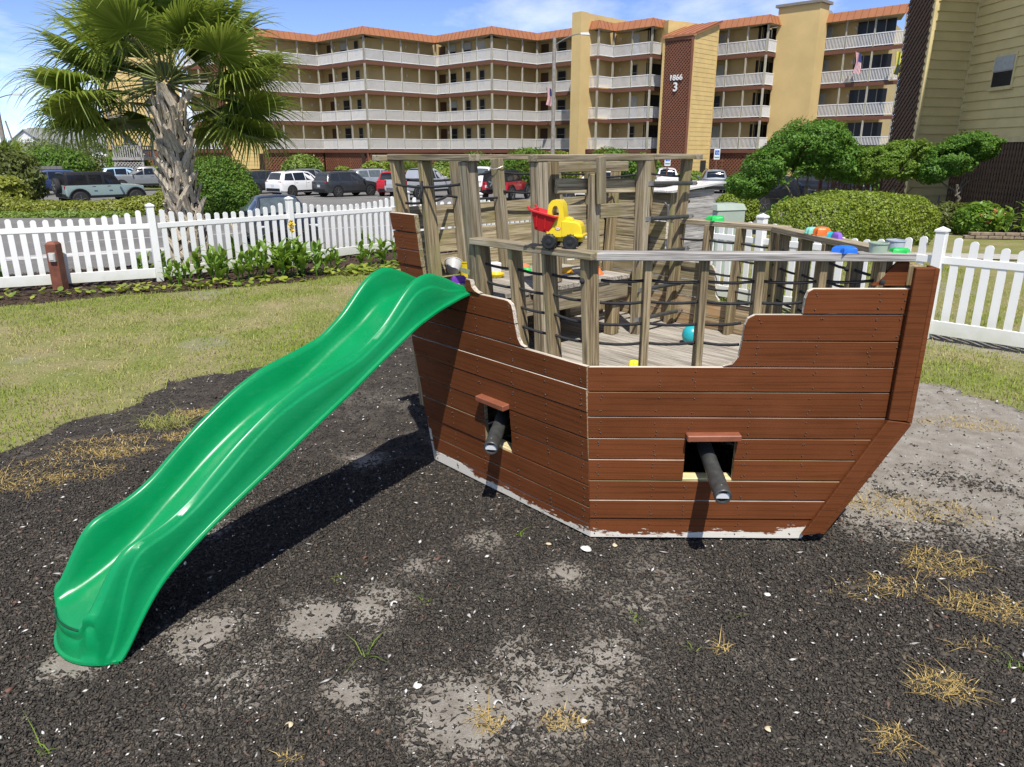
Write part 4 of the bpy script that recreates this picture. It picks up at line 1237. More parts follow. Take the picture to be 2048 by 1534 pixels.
def cup(name, label, pos, r0, r1, h, mat, tilt=(0, 0, 0), n=20, rim=.004, cat='toy cup'):
    mb = MB().lathe([(r0, 0), (r1, h - .006), (r1 + rim, h - .006), (r1 + rim, h), (r1 - .003, h), (r0 - .003, .004)], n)
    o = mb.build(name, mat, smooth=40); o.location = pos; o.rotation_euler = tilt
    return tag(o, label, cat, 'sand toys on the ship')
def mould(name, label, pos, shape, s, h, mat, rz=0, lip=.007, cat='sand mould'):
    """shallow sand mould: outline with a flat flange, domed body and a ridge"""
    mb = MB(); n = len(shape)
    rows = [(1.0, 0), (1.0, .12), (.88, .14), (.84, .7), (.62, 1.0), (.25, 1.06)]
    for k, z in rows: mb.v += [(x * s * k, y * s * k, z * h) for x, y in shape]
    for i in range(len(rows) - 1):
        for j in range(n):
            mb.f.append([i * n + j, i * n + (j + 1) % n, (i + 1) * n + (j + 1) % n, (i + 1) * n + j]); mb.m.append(0)
    mb.f.append([(len(rows) - 1) * n + j for j in range(n)]); mb.m.append(0)
    mb.f.append(list(range(n - 1, -1, -1))); mb.m.append(0)
    o = mb.build(name, mat, smooth=50); o.location = pos; o.rotation_euler = (0, 0, rz)
    return tag(o, label, cat, 'sand toys on the ship')
def star(k, r=.5, n=None):
    return [(math.cos(a) * (1 if i % 2 == 0 else r), math.sin(a) * (1 if i % 2 == 0 else r)) for i, a in enumerate(np.linspace(0, 2 * math.pi, 2 * k, endpoint=False))]
def fish():
    return [(1, 0), (.75, .32), (.3, .45), (-.2, .38), (-.55, .12), (-1.0, .45), (-.9, 0), (-1.0, -.45), (-.55, -.12), (-.2, -.38), (.3, -.45), (.75, -.32)]
def turtle():
    return [(math.cos(a) * (.7 + .3 * abs(math.cos(a * 2.5))), .85 * math.sin(a) * (.7 + .25 * abs(math.cos(a * 2.5)))) for a in np.linspace(0, 2 * math.pi, 30, endpoint=False)]
def boat_sh():
    return [(1.1, 0), (.8, .3), (.3, .42), (-.6, .40), (-.95, .30), (-.95, -.30), (-.6, -.40), (.3, -.42), (.8, -.3)]
PD = 1.357
def on(x, y, z): return tuple(sw(x, y, z))
cup('toy_bowl', 'tilted grey toy bowl on the upper deck by the slide', on(-1.66, .27, PD + .052), .045, .066, .075, TGY, (R(-38), R(25), .4))
b = cup('toy_bucket', 'yellow toy bucket on the upper deck beside the purple boat', on(-1.66, .40, PD), .05, .068, .115, TY)
mould('toy_boat', 'purple toy boat at the top of the slide', on(-1.47, .17, PD), boat_sh(), .062, .05, TPU, R(20), cat='toy boat')
cup('toy_dish', 'yellow toy dish on the upper deck behind the rope posts', on(-1.47, .53, PD), .045, .058, .03, TY)
o = MB().prism([(-.06, -.04), (.06, -.04), (.06, .04), (-.06, .04)], 0, .085).build('toy_box', TWH, bevel=.006); o.location = on(-1.62, .62, PD); o.rotation_euler = (0, 0, .4)
tag(o, 'white plastic toy box on the upper deck', 'toy box', 'sand toys on the ship')
def ring(name, label, pos, R0, r, mat):
    mb = MB(); n, k = 18, 8
    for i in range(n):
        a = 2 * math.pi * i / n
        for j in range(k):
            c = 2 * math.pi * j / k
            mb.v.append(((R0 + r * math.cos(c)) * math.cos(a), (R0 + r * math.cos(c)) * math.sin(a), r + r * math.sin(c)))
    for i in range(n):
        for j in range(k): mb.f.append([i * k + j, ((i + 1) % n) * k + j, ((i + 1) % n) * k + (j + 1) % k, i * k + (j + 1) % k]); mb.m.append(0)
    o = mb.build(name, mat, smooth=True); o.location = pos
    return tag(o, label, 'toy ring', 'sand toys on the ship')
ring('toy_ring', 'coral coloured toy ring on the upper deck', on(-1.60, .90, PD), .050, .022, TCO)
mould('toy_frog', 'lime green sand mould near the transom on the upper deck', on(-1.62, 1.12, PD), turtle(), .060, .06, TLG)
mould('toy_fish', 'green sand mould in front of the coral ring', on(-1.50, .86, PD), fish(), .05, .03, TGR)
mould('toy_turtle', 'flat orange sand mould on the upper deck', on(-1.38, 1.07, PD), turtle(), .045, .03, TOR)
mould('toy_star', 'amber yellow sand mould next to the flat orange one', on(-1.27, 1.08, PD), star(8, .85), .048, .035, toym('toy_amber', (.78, .40, .02)))
cup('toy_cone', 'orange cone shaped mould at the front edge of the upper deck', on(-1.08, 1.21, PD), .05, .012, .055, TOR)
mould('toy_fish', 'small purple sand mould behind the rope posts', on(-1.26, .55, PD), fish(), .036, .025, TPU)
# watering pot on the main deck
wp = thing('watering_pot', 'round turquoise watering pot with yellow handle on the main deck', 'watering pot', on(-.41, 1.53, DZ), 1.0)
MB().lathe([(.035, 0), (.062, .02), (.074, .06), (.066, .10), (.045, .128), (.02, .138)], 20).build('pot', TTE, wp, smooth=50)
MB().tube([(-.055, -.045, .10), (-.085, -.07, .085), (-.09, -.075, .045), (-.065, -.055, .02), (-.04, -.035, .02)], .009, 8).build('handle', TLY, wp, smooth=60)
MB().tube([(.06, .03, .06), (.10, .05, .085), (.12, .06, .10)], [.012, .010, .016], 10).build('spout', TTE, wp, smooth=60)
mould('toy_duck', 'lemon yellow sand mould on the main deck just behind the hull', on(-.285, .70, DZ), turtle(), .045, .05, TLY)
mould('toy_star', 'mint green star mould lying on the far rail', tuple(SM @ SAp(.58, RL + .0205, -.066)), star(5, .55), .085, .035, TGR, .3)
mould('toy_crab', 'pale mint sand mould on the bow rail', tuple(SM @ SFp(.42, RL + .0205, -.075)), turtle(), .055, .04, TMI, .3)
mould('toy_crab', 'orange crab shaped mould between mint and purple ones', tuple(SM @ SFp(.52, RL + .0205, -.066)), star(6, .7), .062, .05, TOR, .7)
mould('toy_fish', 'small teal mould beside the purple one on the bow rail', tuple(SM @ SFp(.62, RL + .0205, -.062)), fish(), .042, .03, TTE, 1.0)
mould('toy_boat', 'violet boat mould on the bow rail', tuple(SM @ SFp(.70, RL + .0205, -.068)), boat_sh(), .050, .035, toym('toy_violet', (.26, .12, .55)), 1.7)
mould('toy_star', 'blue starfish mould hanging over the near rail', tuple(SM @ PFp(1.30, RL + .0225, -.050)), star(5, .50), .078, .035, TBL, .5)
cup('toy_cup', 'sage green round toy cup on the near rail', tuple(SM @ PFp(1.475, RL + .0225, -.046)), .044, .048, .055, TSG)
cup('toy_cup', 'grey blue round toy cup at the bow corner', tuple(SM @ SFp(SFL - .16, RL + .0205, -.065)), .044, .048, .055, TLB)
mould('toy_star', 'green starfish mould at the bow end of the near rail', tuple(SM @ PFp(1.60, RL + .0225, -.066)), star(5, .55), .062, .022, TGR, 1.1)
o = MB().prism([(-.06, -.02), (.05, -.03), (.06, .02), (-.04, .03)], 0, .02).build('toy_shovel', toym('toy_cyan', (.02, .42, .60)), bevel=.005); o.location = (3.15, 5.66, .0)
tag(o, 'bright blue toy shovel blade lying on the sand behind the bow', 'toy shovel')

# ------------------------------------------------------------------ wooden cabin behind the ship
def cabin():
    K = Vector((2.0, 9.2, 0)); dl = Vector((-.67, .742, 0)); dr = Vector((.742, .67, 0))
    root = thing('playhouse', 'grey plank playhouse box with flat roof behind the ship', 'playhouse', K, math.atan2(dr.y, dr.x))
    W_, L_, Hh = .80, 1.3, 1.79        # x along dr, y along dl
    z = 0
    while z < Hh - .01:
        z1 = min(z + .142, Hh)
        for nm, c, dd in (('wall_board', (W_ / 2, .012, (z + z1) / 2), (W_, .024, z1 - z - .005)), ('wall_board', (W_ / 2, L_ - .012, (z + z1) / 2), (W_, .024, z1 - z - .005))):
            MB().box((0, 0, 0), dd).build(nm, W_GREY, root, bevel=.002, mw=Matrix.Translation(c))
        ln = L_ - .05 if z < 1.10 else .02
        for x in (.012, W_ - .012):
            if z < 1.10 or x > .1 and z1 > 1.6:
                MB().box((0, 0, 0), (L_ - .056, .024, z1 - z - .005)).build('wall_board', W_GREY, root, bevel=.002, mw=Matrix.Translation((x, L_ / 2, (z + z1) / 2)) @ Matrix.Rotation(R(90), 4, 'Z'))
        z = z1
    for x, y in ((-.012, .04), (-.012, L_ - .04), (W_ - .05, .05), (W_ - .05, L_ - .05)):
        MB().box((0, 0, 0), (Hh, .086, .045)).build('corner_post', W_POST, root, mw=Matrix.Translation((x, y, Hh / 2)) @ Matrix.Rotation(R(90), 4, 'Y') @ Matrix.Rotation(R(90), 4, 'X'))
    MB().box((0, 0, 0), (L_ - .1, .04, .14)).build('header_board', W_POST, root, mw=Matrix.Translation((-.014, L_ / 2, 1.70)) @ Matrix.Rotation(R(90), 4, 'Z'))
    for i in range(7):
        MB().box((0, 0, 0), (W_ + .34, L_ / 6.4 - .004, .024)).build('roof_board', m_roofb, root, bevel=.002, mw=Matrix.Translation((W_ / 2, -.06 + (i + .5) * L_ / 6.4, Hh + .035 - .001 * i)) @ Matrix.Rotation(R(-4), 4, 'Y'))
m_roofb = m_wood('wood_bleached', (.60, .58, .54), (.70, .68, .64), (.38, .36, .32))
cabin()
ub = thing('utility_cabinet', 'pale green metal utility cabinet behind the fence', 'utility box', (4.05, 14.4, -.02), R(20))
UB = m_plain('cabinet_green', (.34, .40, .34), .5, var=.06)
MB().box((0, 0, .60), (.62, .5, 1.2)).build('case', UB, ub, bevel=.015)
MB().add([(-.33, -.27, 1.2), (.33, -.27, 1.2), (.33, .27, 1.2), (-.33, .27, 1.2), (-.30, -.2, 1.32), (.30, -.2, 1.32), (.30, .2, 1.32), (-.30, .2, 1.32)], [(0, 3, 2, 1), (4, 5, 6, 7), (0, 1, 5, 4), (1, 2, 6, 5), (2, 3, 7, 6), (3, 0, 4, 7)]).build('lid', UB, ub, bevel=.01)

# ------------------------------------------------------------------ picket fences
def fence(name, label, posts, p=.168):
    P0 = Vector(posts[0] + (0,))
    root = thing(name, label, 'fence', P0, 0, 'white picket fences round the playground')
    # shared picket meshes by height
    cache = {}
    def picket(h):
        k = round(h, 2)
        if k not in cache:
            w = .044; V = [(-w, .13), (w, .13), (w, k - .03), (w * .72, k - .010), (w * .3, k), (-w * .3, k), (-w * .72, k - .010), (-w, k - .03)]
            mb = MB(); n = len(V)
            mb.add([(x, -.012, z) for x, z in V] + [(x, .012, z) for x, z in V], [tuple(range(n)), tuple(range(2 * n - 1, n - 1, -1))] + [(i, n + i, n + (i + 1) % n, (i + 1) % n) for i in range(n)])
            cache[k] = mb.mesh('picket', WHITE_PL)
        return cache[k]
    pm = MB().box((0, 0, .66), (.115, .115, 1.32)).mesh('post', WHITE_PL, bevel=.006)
    cm = MB().add([(-.068, -.068, 1.322), (.068, -.068, 1.322), (.068, .068, 1.322), (-.068, .068, 1.322), (-.068, -.068, 1.345), (.068, -.068, 1.345), (.068, .068, 1.345), (-.068, .068, 1.345), (0, 0, 1.385)],
                  [(0, 3, 2, 1), (0, 1, 5, 4), (1, 2, 6, 5), (2, 3, 7, 6), (3, 0, 4, 7), (4, 5, 8), (5, 6, 8), (6, 7, 8), (7, 4, 8)]).mesh('post_cap', WHITE_PL)
    for i, pt in enumerate(posts):
        a = Vector(pt + (0,))
        nb = Vector(posts[min(i + 1, len(posts) - 1)] + (0,)) - Vector(posts[max(i - 1, 0)] + (0,))
        ang = math.atan2(nb.y, nb.x)
        o = put('post', pm, root, Matrix.Translation(a - P0) @ Matrix.Rotation(ang, 4, 'Z'))
        put('post_cap', cm, o)
        if i == len(posts) - 1: break
        b = Vector(posts[i + 1] + (0,)); d = b - a; L = d.length; ang = math.atan2(d.y, d.x)
        M0 = Matrix.Translation(a - P0) @ Matrix.Rotation(ang, 4, 'Z')
        MB().box((L / 2, 0, .155), (L - .112, .045, .175)).build('bottom_rail', WHITE_PL, root, bevel=.004, mw=M0)
        MB().box((L / 2, 0, .985), (L - .112, .042, .088)).build('top_rail', WHITE_PL, root, bevel=.004, mw=M0)
        n = max(3, round((L - .1) / p) - 1); st = (L - .06) / (n + 1)
        for k in range(n):
            x = .03 + st * (k + 1); u = x / L * 2 - 1
            h = 1.145 + .155 * abs(u) ** 2.2
            put('picket', picket(h), root, M0 @ Matrix.Translation((x, rng.uniform(-.001, .001), 0)) @ Matrix.Rotation(rng.uniform(-.006, .006), 4, 'Y'))
    return root
fence('picket_fence', 'white scalloped picket fence along the planting bed at the left', [(-11.6, 10.7), (-8.95, 12.02), (-6.37, 13.27), (-4.50, 15.26), (-2.62, 17.5)])
fence('picket_fence', 'white scalloped picket fence behind the ship and out to the right', [(7.25, 7.0), (5.20, 9.03), (3.66, 10.97), (2.2, 12.95), (.75, 14.9), (-.74, 16.9), (-2.45, 17.6)])
# red-brown post with an electric outlet box
pr = thing('utility_post', 'short red brown wooden post with a grey outlet box by the left fence', 'post', (-7.68, 12.44, 0))
MB().add([(-.09, -.09, 0), (.09, -.09, 0), (.09, .09, 0), (-.09, .09, 0), (-.09, -.09, .77), (.09, -.09, .77), (.09, .09, .77), (-.09, .09, .77), (-.055, -.055, .81), (.055, -.055, .81), (.055, .055, .81), (-.055, .055, .81)],
         [(0, 3, 2, 1), (8, 9, 10, 11)] + [(i, (i + 1) % 4, 4 + (i + 1) % 4, 4 + i) for i in range(4)] + [(4 + i, 4 + (i + 1) % 4, 8 + (i + 1) % 4, 8 + i) for i in range(4)]).build('post_body', RED_WOOD, pr, bevel=.006)
ob_ = MB().box((.02, -.115, .56), (.11, .05, .15)).build('outlet_box', GREY_PL, pr, bevel=.008)
MB().box((.02, -.143, .565), (.07, .008, .10)).build('outlet_cover', m_plain('outlet_clear', (.62, .61, .58), .25), ob_, bevel=.003)
# ------------------------------------------------------------------ foliage
def leaves_mesh(name, blobs, n, size, mat, seed, power=2.0, shell=.28, up=.25, lump=.16, lumpf=1.6, elong=1.7, inner=.22, zmin=None, gaps=0.0):
    """leaf-sized faces through the volume of several lumpy ellipsoids; coordinates local"""
    g = np.random.default_rng(seed)
    vol = np.array([(b[3] * b[4] + b[3] * b[5] + b[4] * b[5]) for b in blobs]); pr_ = vol / vol.sum()
    m = int(n * (1.25 if gaps else 1.0) * 1.15)
    bi = g.choice(len(blobs), m, p=pr_)
    B = np.array(blobs)[bi]
    d = g.normal(0, 1, (m, 3)); d /= np.linalg.norm(d, axis=1)[:, None]
    # superellipsoid radius
    sr = 1.0 / (np.abs(d) ** power).sum(1) ** (1 / power)
    th = np.arctan2(d[:, 1], d[:, 0]); ph = d[:, 2]
    lum = 1 + lump * (fbm(th * lumpf * 1.5 + bi * 7.3, ph * lumpf * 2.2 + seed, seed, 3) - .5) * 2.2
    rad = np.where(g.uniform(0, 1, m) < inner, g.uniform(.3, 1, m), 1 - shell * g.uniform(0, 1, m) ** 1.6)
    rad = rad * lum + g.normal(0, .012, m) + np.where(g.uniform(0, 1, m) < .035, g.uniform(0, .10, m), 0)
    P = B[:, :3] + d * (sr * rad)[:, None] * B[:, 3:6]
    ok = np.ones(m, bool)
    # throw away leaves deep inside another blob
    for k, b in enumerate(blobs):
        q = (np.abs((P - np.array(b[:3])) / np.array(b[3:6])) ** power).sum(1) ** (1 / power)
        ok &= ~((q < .55) & (bi != k))
    if zmin is not None: ok &= P[:, 2] > zmin
    if gaps:
        ok &= fbm(P[:, 0] * 2.3 / max(.3, 1), P[:, 2] * 2.3 + P[:, 1] * 1.7, seed + 5, 3) > gaps
    P, d = P[ok][:n], d[ok][:n]; n = len(P)
    nrm = d * .8 + g.normal(0, .55, (n, 3)) + np.array([0, 0, up]); nrm /= np.linalg.norm(nrm, axis=1)[:, None]
    t = np.cross(nrm, g.normal(0, 1, (n, 3))); t /= np.linalg.norm(t, axis=1)[:, None]
    b = np.cross(nrm, t)
    s = size * np.exp(g.normal(0, .25, n))
    L = (s * elong)[:, None]; Wd = s[:, None]
    fold = nrm * (s * .18)[:, None]
    V = np.stack([P - t * L * .5, P + b * Wd * .5 + fold, P + t * L * .5, P - b * Wd * .5 + fold], 1).reshape(-1, 3)
    o = np.arange(n) * 4
    F = np.concatenate([np.stack([o, o + 1, o + 2], -1), np.stack([o, o + 2, o + 3], -1)])
    cl = np.clip(g.uniform(0, 1, n) * .65 + fbm(P[:, 0] * 1.5, P[:, 1] * 1.5 + P[:, 2] * 1.9, seed + 9, 2) * .6 - .12, 0, 1)
    rr = np.repeat(cl, 4)
    return np_mesh(name, V, F, mat, {'rnd': np.stack([rr] * 4, -1)})

def branch(mb, a, b, r0, r1, seed=0, wig=.06, k=6):
    g = random.Random(seed); a = Vector(a); b = Vector(b); L = (b - a).length
    pts = []
    for i in range(k + 1):
        t = i / k; p = a.lerp(b, t)
        if 0 < i < k: p += Vector((g.uniform(-1, 1), g.uniform(-1, 1), g.uniform(-.5, .5))) * wig * L
        pts.append(p)
    mb.tube(pts, [r0 + (r1 - r0) * i / k for i in range(k + 1)], 7)

def bush(name, label, loc, blobs, n, size, mat, seed, cat='bush', group=None, stems=5, **kw):
    z = tz(loc[0], loc[1]) if len(loc) == 2 else loc[2]
    root = thing(name, label, cat, (loc[0], loc[1], z), 0, group)
    put('foliage', leaves_mesh('foliage', blobs, n, size, mat, seed, **kw), root)
    mb = MB(); g = random.Random(seed)
    for i in range(stems):
        bl = blobs[g.randrange(len(blobs))]
        branch(mb, (bl[0] + g.uniform(-.2, .2) * bl[3], bl[1] + g.uniform(-.2, .2) * bl[4], -.05), (bl[0] + g.uniform(-.6, .6) * bl[3], bl[1] + g.uniform(-.6, .6) * bl[4], bl[2] + .2 * bl[5]), .03, .012, seed + i)
    mb.build('stems', TRUNK_G, root, smooth=60)
    return root

def tree(name, label, loc, trunks, limbs, blobs, n, size, mat, seed, group=None, **kw):
    z = tz(loc[0], loc[1])
    root = thing(name, label, 'tree', (loc[0], loc[1], z), 0, group)
    mb = MB()
    for i, (a, b, r0, r1) in enumerate(trunks): branch(mb, a, b, r0, r1, seed + i, .05, 8)
    mb.build('trunk', TRUNK_G, root, smooth=60)
    for i, (a, b, r0, r1) in enumerate(limbs):
        m2 = MB(); branch(m2, a, b, r0, r1, seed + 50 + i, .07, 6); m2.build('limb', TRUNK_G, root, smooth=60)
    put('crown', leaves_mesh('crown', blobs, n, size, mat, seed, **kw), root)
    return root

# clipped hedges
bush('clipped_hedge', 'large rounded light green clipped hedge beyond the right fence', (8.45, 19.0), [(-.85, -.35, .52, 1.15, 1.0, .66), (.2, .1, .58, 1.5, 1.15, .72), (1.25, .35, .54, 1.1, .95, .66)], 30000, .038, LF_HEDGE, 201, cat='hedge', power=2.7, shell=.11, lump=.06, up=.35, inner=.10, stems=8, elong=1.5)
g0 = random.Random(3)
hb = []
for i in range(13):
    t = i / 12
    hb.append((-13 + 26 * t - .0, -1.2 + 2.4 * t + g0.uniform(-.15, .15), .62 + g0.uniform(-.06, .12), 1.5, 1.05, .72 + g0.uniform(-.05, .16)))
hedge_l = [(b[0] * .42, b[1], b[2], b[3] * .62, b[4], b[5]) for b in hb]
bush('low_hedge', 'long low wavy olive hedge in front of the parked teal off-roader', (-18.6, 35.6), [(-6.6, -1.0, .40, 1.9, 1.2, .62), (-5.0, -.6, .30, 1.6, 1.1, .50), (-3.4, -.5, .26, 1.6, 1.05, .42), (-1.8, -.2, .24, 1.5, 1.0, .40), (-.2, 0, .26, 1.5, 1.0, .42), (1.3, .2, .32, 1.5, 1.0, .52), (2.9, .4, .50, 1.4, 1.05, .72), (4.1, .6, .55, 1.1, 1.0, .75)], 30000, .075, LF_HEDGE2, 211, cat='hedge', power=2.3, shell=.12, lump=.08, up=.35, inner=.1, stems=10, elong=1.4)
bush('ground_shrub', 'low yellow green ground shrub in front of the left hedge', (-20.2, 34.0), [(0, 0, .08, 2.4, .7, .20), (-2.2, -.2, .08, 1.5, .6, .18), (2.0, .2, .08, 1.4, .6, .17)], 6500, .06, LF_LIME, 219, lump=.2, stems=3)
bush('round_bush', 'big dark green rounded bush right behind the palm trunk', (-12.9, 33.2), [(0, 0, 1.28, 1.62, 1.35, 1.32), (-.9, .2, 1.05, 1.0, 1.1, 1.05), (.9, -.1, .95, .95, 1.0, .95)], 32000, .058, LF_BUSH, 221, shell=.16, lump=.12, inner=.12)
bush('round_bush', 'small bright clipped bush left of the black wheel arch', (8.95, 29.6), [(-.15, 0, .55, .85, .75, .66)], 6500, .06, LF_HEDGE, 231, shell=.12, lump=.08, power=2.3, inner=.1)
bush('dark_shrub', 'thin dark shrub with bare pale twigs under the tree', (9.75, 27.6), [(.35, .1, .55, .55, .5, .6), (-.1, .2, .4, .5, .5, .5)], 3000, .06, LF_TREE, 235, shell=.4, gaps=.42)
# bushes along the main building
BL = [(-18.6, 68.0, 1.9, 1.5, LF_LIME, 'bright green bush at the corner of the yellow tower'), (-15.2, 68.8, 1.05, .95, LF_HEDGE, 'small round clipped bush before the brown lattice'),
      (-11.9, 68.0, 1.75, 1.25, LF_HEDGE, 'oval clipped bush left of the small fan palm'), (-6.1, 69.0, 1.5, 1.2, LF_LIME, 'round clipped bush above the silver pickup'),
      (-5.6, 66.0, 1.9, .85, LF_HEDGE, 'low clipped bush behind the silver pickup bonnet'), (-3.4, 69.2, 1.9, 1.55, LF_BUSH, 'dark bush between the ship posts, left of the white off-road car'),
      (1.4, 67.0, 2.7, 1.75, LF_BUSH, 'tall leafy bush behind the red off-roader'), (3.9, 68.2, 2.1, 1.6, LF_HEDGE, 'light green bush above the white van bonnet'),
      (8.6, 67.6, 2.4, 1.75, LF_BUSH, 'dark green bush above the white van roof'), (11.6, 67.9, 1.8, 1.5, LF_BUSH, 'green bush left of the lattice tower foot'),
      (15.6, 66.5, 1.5, .75, LF_LIME, 'yellow green bush right of the white car'), (12.2, 66.0, 1.3, .7, LF_LIME, 'low lime bush left of the white car'),
      (26.4, 54.5, 1.25, 1.15, LF_TREE, 'dark round shrub by the brown garden stair')]
for i, (x, y, rx, rz, mt, lb) in enumerate(BL):
    bush('shrub', lb, (x, y), [(0, 0, rz * .92, rx * .95, rx * .8, rz), (rx * .45, -.2, rz * .75, rx * .55, rx * .5, rz * .75), (-rx * .45, .1, rz * .78, rx * .55, rx * .5, rz * .78)], int(2600 * max(1, rx)), .13, mt, 300 + i, shell=.16, lump=.13, inner=.1, stems=3, group='shrubs along the apartment building')

# trees on the right
tree('broadleaf_tree', 'rounded dark glossy tree in front of the dark parked cars', (9.4, 24.6),
     [((0, 0, -.1), (.10, 0, 1.55), .10, .065), ((.55, .1, -.1), (.75, .1, 1.35), .07, .045)],
     [((.08, 0, .9), (-1.0, -.1, 1.9), .045, .015), ((.1, 0, 1.2), (.3, .1, 2.6), .05, .015), ((.7, .1, 1.1), (1.6, .1, 2.0), .04, .012), ((.1, 0, 1.1), (-.5, .3, 2.4), .04, .012), ((.6, .1, .9), (1.2, -.3, 1.7), .03, .01), ((.05, 0, .8), (-1.6, .1, 1.45), .035, .01)],
     [(-.1, 0, 2.70, 1.2, 1.1, .84), (1.0, .1, 2.42, .85, 1.0, .62), (.35, -.3, 3.05, .85, .8, .52), (-1.15, -.1, 2.1, .95, .9, .60), (-1.75, 0, 1.62, .72, .75, .42), (1.35, 0, 2.12, .5, .7, .40)], 62000, .043, LF_TREE, 401, shell=.40, lump=.30, up=.5, inner=.22, gaps=.36, group='trees before the right building')
tree('broadleaf_tree', 'wind-shaped light green tree against the siding wall, left of the leaning one', (12.0, 24.3),
     [((.4, 0, -.1), (.0, 0, 1.3), .08, .05)], [((.2, 0, .7), (-.9, 0, 1.6), .04, .012), ((.05, 0, 1.1), (.5, 0, 2.0), .04, .012), ((.2, 0, .6), (.9, .2, 1.5), .03, .01)],
     [(-.35, 0, 2.3, .95, .8, .46), (.45, 0, 2.55, .8, .75, .42), (-.8, .1, 2.0, .55, .6, .38), (.1, -.3, 2.1, .7, .6, .34)], 32000, .040, LF_TREE2, 411, shell=.42, lump=.30, up=.5, gaps=.36, group='trees before the right building')
tree('broadleaf_tree', 'leaning wind-shaped tree with pale bent trunk by the brown slat wall', (13.9, 23.7),
     [((.35, 0, -.1), (-.05, 0, 1.55), .075, .045), ((-.35, .2, -.1), (-.5, .1, 1.2), .05, .03)], [((.0, 0, 1.3), (-.9, 0, 1.9), .035, .01), ((.0, 0, 1.4), (.4, 0, 2.3), .035, .01), ((-.05, 0, 1.2), (.75, .1, 2.0), .03, .01)],
     [(-.45, 0, 2.32, .78, .75, .48), (.2, 0, 2.72, .75, .7, .40), (-.9, 0, 1.98, .5, .55, .40), (.5, .0, 2.6, .45, .5, .34)], 30000, .039, LF_TREE, 421, shell=.42, lump=.30, up=.5, gaps=.36, group='trees before the right building')
bush('round_bush', 'dark green clipped shrub below the leaning trees', (12.2, 25.4), [(0, 0, .5, .8, .7, .6)], 5000, .06, LF_TREE, 431, shell=.14)
bush('flax_shrub', 'grey green spiky shrub under the right trees', (13.3, 22.8), [(0, 0, .42, .75, .6, .5)], 2600, .06, LF_FAR, 433, shell=.5, elong=4)
# flowering bush with pink and peach blooms
fb = bush('flowering_bush', 'green bush with pink and peach flower heads by the slat wall', (13.1, 21.1), [(0, 0, .42, .62, .55, .46)], 3600, .085, LF_CANNA, 441, shell=.3, up=.6)
for i, (x, y, z, m_) in enumerate([(-.05, -.52, .42, PETAL_P), (-.22, -.48, .55, PETAL_O), (.12, -.45, .68, PETAL_O), (.40, -.35, .60, PETAL_O), (.05, -.50, .58, PETAL_Y), (.52, -.2, .5, PETAL_O)]):
    put('flower', leaves_mesh('flower', [(0, 0, 0, .07, .07, .055)], 90, .028, m_, 450 + i), fb, Matrix.Translation((x, y, z)))

# trees and shrubs at far left
def left_green():
    L = [(-30.9, 46.0, [(0, 0, 1.6, 2.2, 1.8, 1.6), (-1.8, 0, 2.4, 2.0, 1.6, 1.7), (1.3, .2, 1.1, 1.2, 1.2, 1.1)], LF_FAR, 9000, 'olive shrub mass at the left edge of the lot'),
         (-29.6, 43.0, [(0, 0, .7, 2.2, 1.2, .9)], LF_HEDGE2, 4000, 'low shrub in front of the olive mass at the left edge'),
         (-44.5, 74.0, [(0, 0, 1.8, 2.8, 2.2, 1.8), (2.0, 0, 1.6, 2.0, 2.0, 1.6)], LF_BUSH, 7000, 'bright broad bush behind the teal off-roader'),
         (-38.5, 77.0, [(0, 0, 1.7, 1.9, 1.9, 1.9)], LF_TREE2, 5000, 'round bush left of the grey wooden stair'),
         (-47.5, 86.0, [(0, 0, 2.2, 3.2, 2.4, 2.2), (-5.0, 0, 2.2, 3.2, 2.4, 2.3)], LF_FAR, 6500, 'dull green trees below the white house'),
         (-41.0, 88.0, [(0, 0, 2.4, 2.4, 2.0, 2.4)], LF_BUSH, 5000, 'taller green tree behind the round bush'),
         (-32.5, 70.0, [(0, 0, .8, 1.6, 1.2, 1.0)], LF_LIME, 3000, 'small lime shrub at the foot of the wooden stair')]
    for i, (x, y, bl, mt, n, lb) in enumerate(L):
        bush('shrub', lb, (x, y), bl, n, .16, mt, 500 + i, shell=.3, lump=.25, stems=4, group='greenery at the far left')
left_green()

# ------------------------------------------------------------------ canna lilies
def canna_leaf(seed):
    g = random.Random(seed); L = g.uniform(.42, .56); W = L * g.uniform(.15, .20); n = 9; V = []; F = []
    for i in range(n + 1):
        t = i / n; w = W * math.sin(math.pi * min(1, t * 1.02) ** .75) ** .9 * (1 - .25 * t) if 0 < t < 1 else 0.004
        x = L * t * (1 - .12 * t); z = .10 * L * t - .42 * L * t ** 2.6
        for k in (-1, -.5, 0, .5, 1):
            V.append((x, k * w, z + abs(k) * w * .38 + .012 * math.sin(t * 9 + k * 3)))
    for i in range(n):
        for k in range(4): F.append((i * 5 + k, i * 5 + k + 1, (i + 1) * 5 + k + 1, (i + 1) * 5 + k))
    rr = np.full((len(V), 4), g.uniform(.1, .9))
    return np_mesh('leaf', V, F, LF_CANNA, {'rnd': rr}, True)
CL = [canna_leaf(600 + i) for i in range(6)]
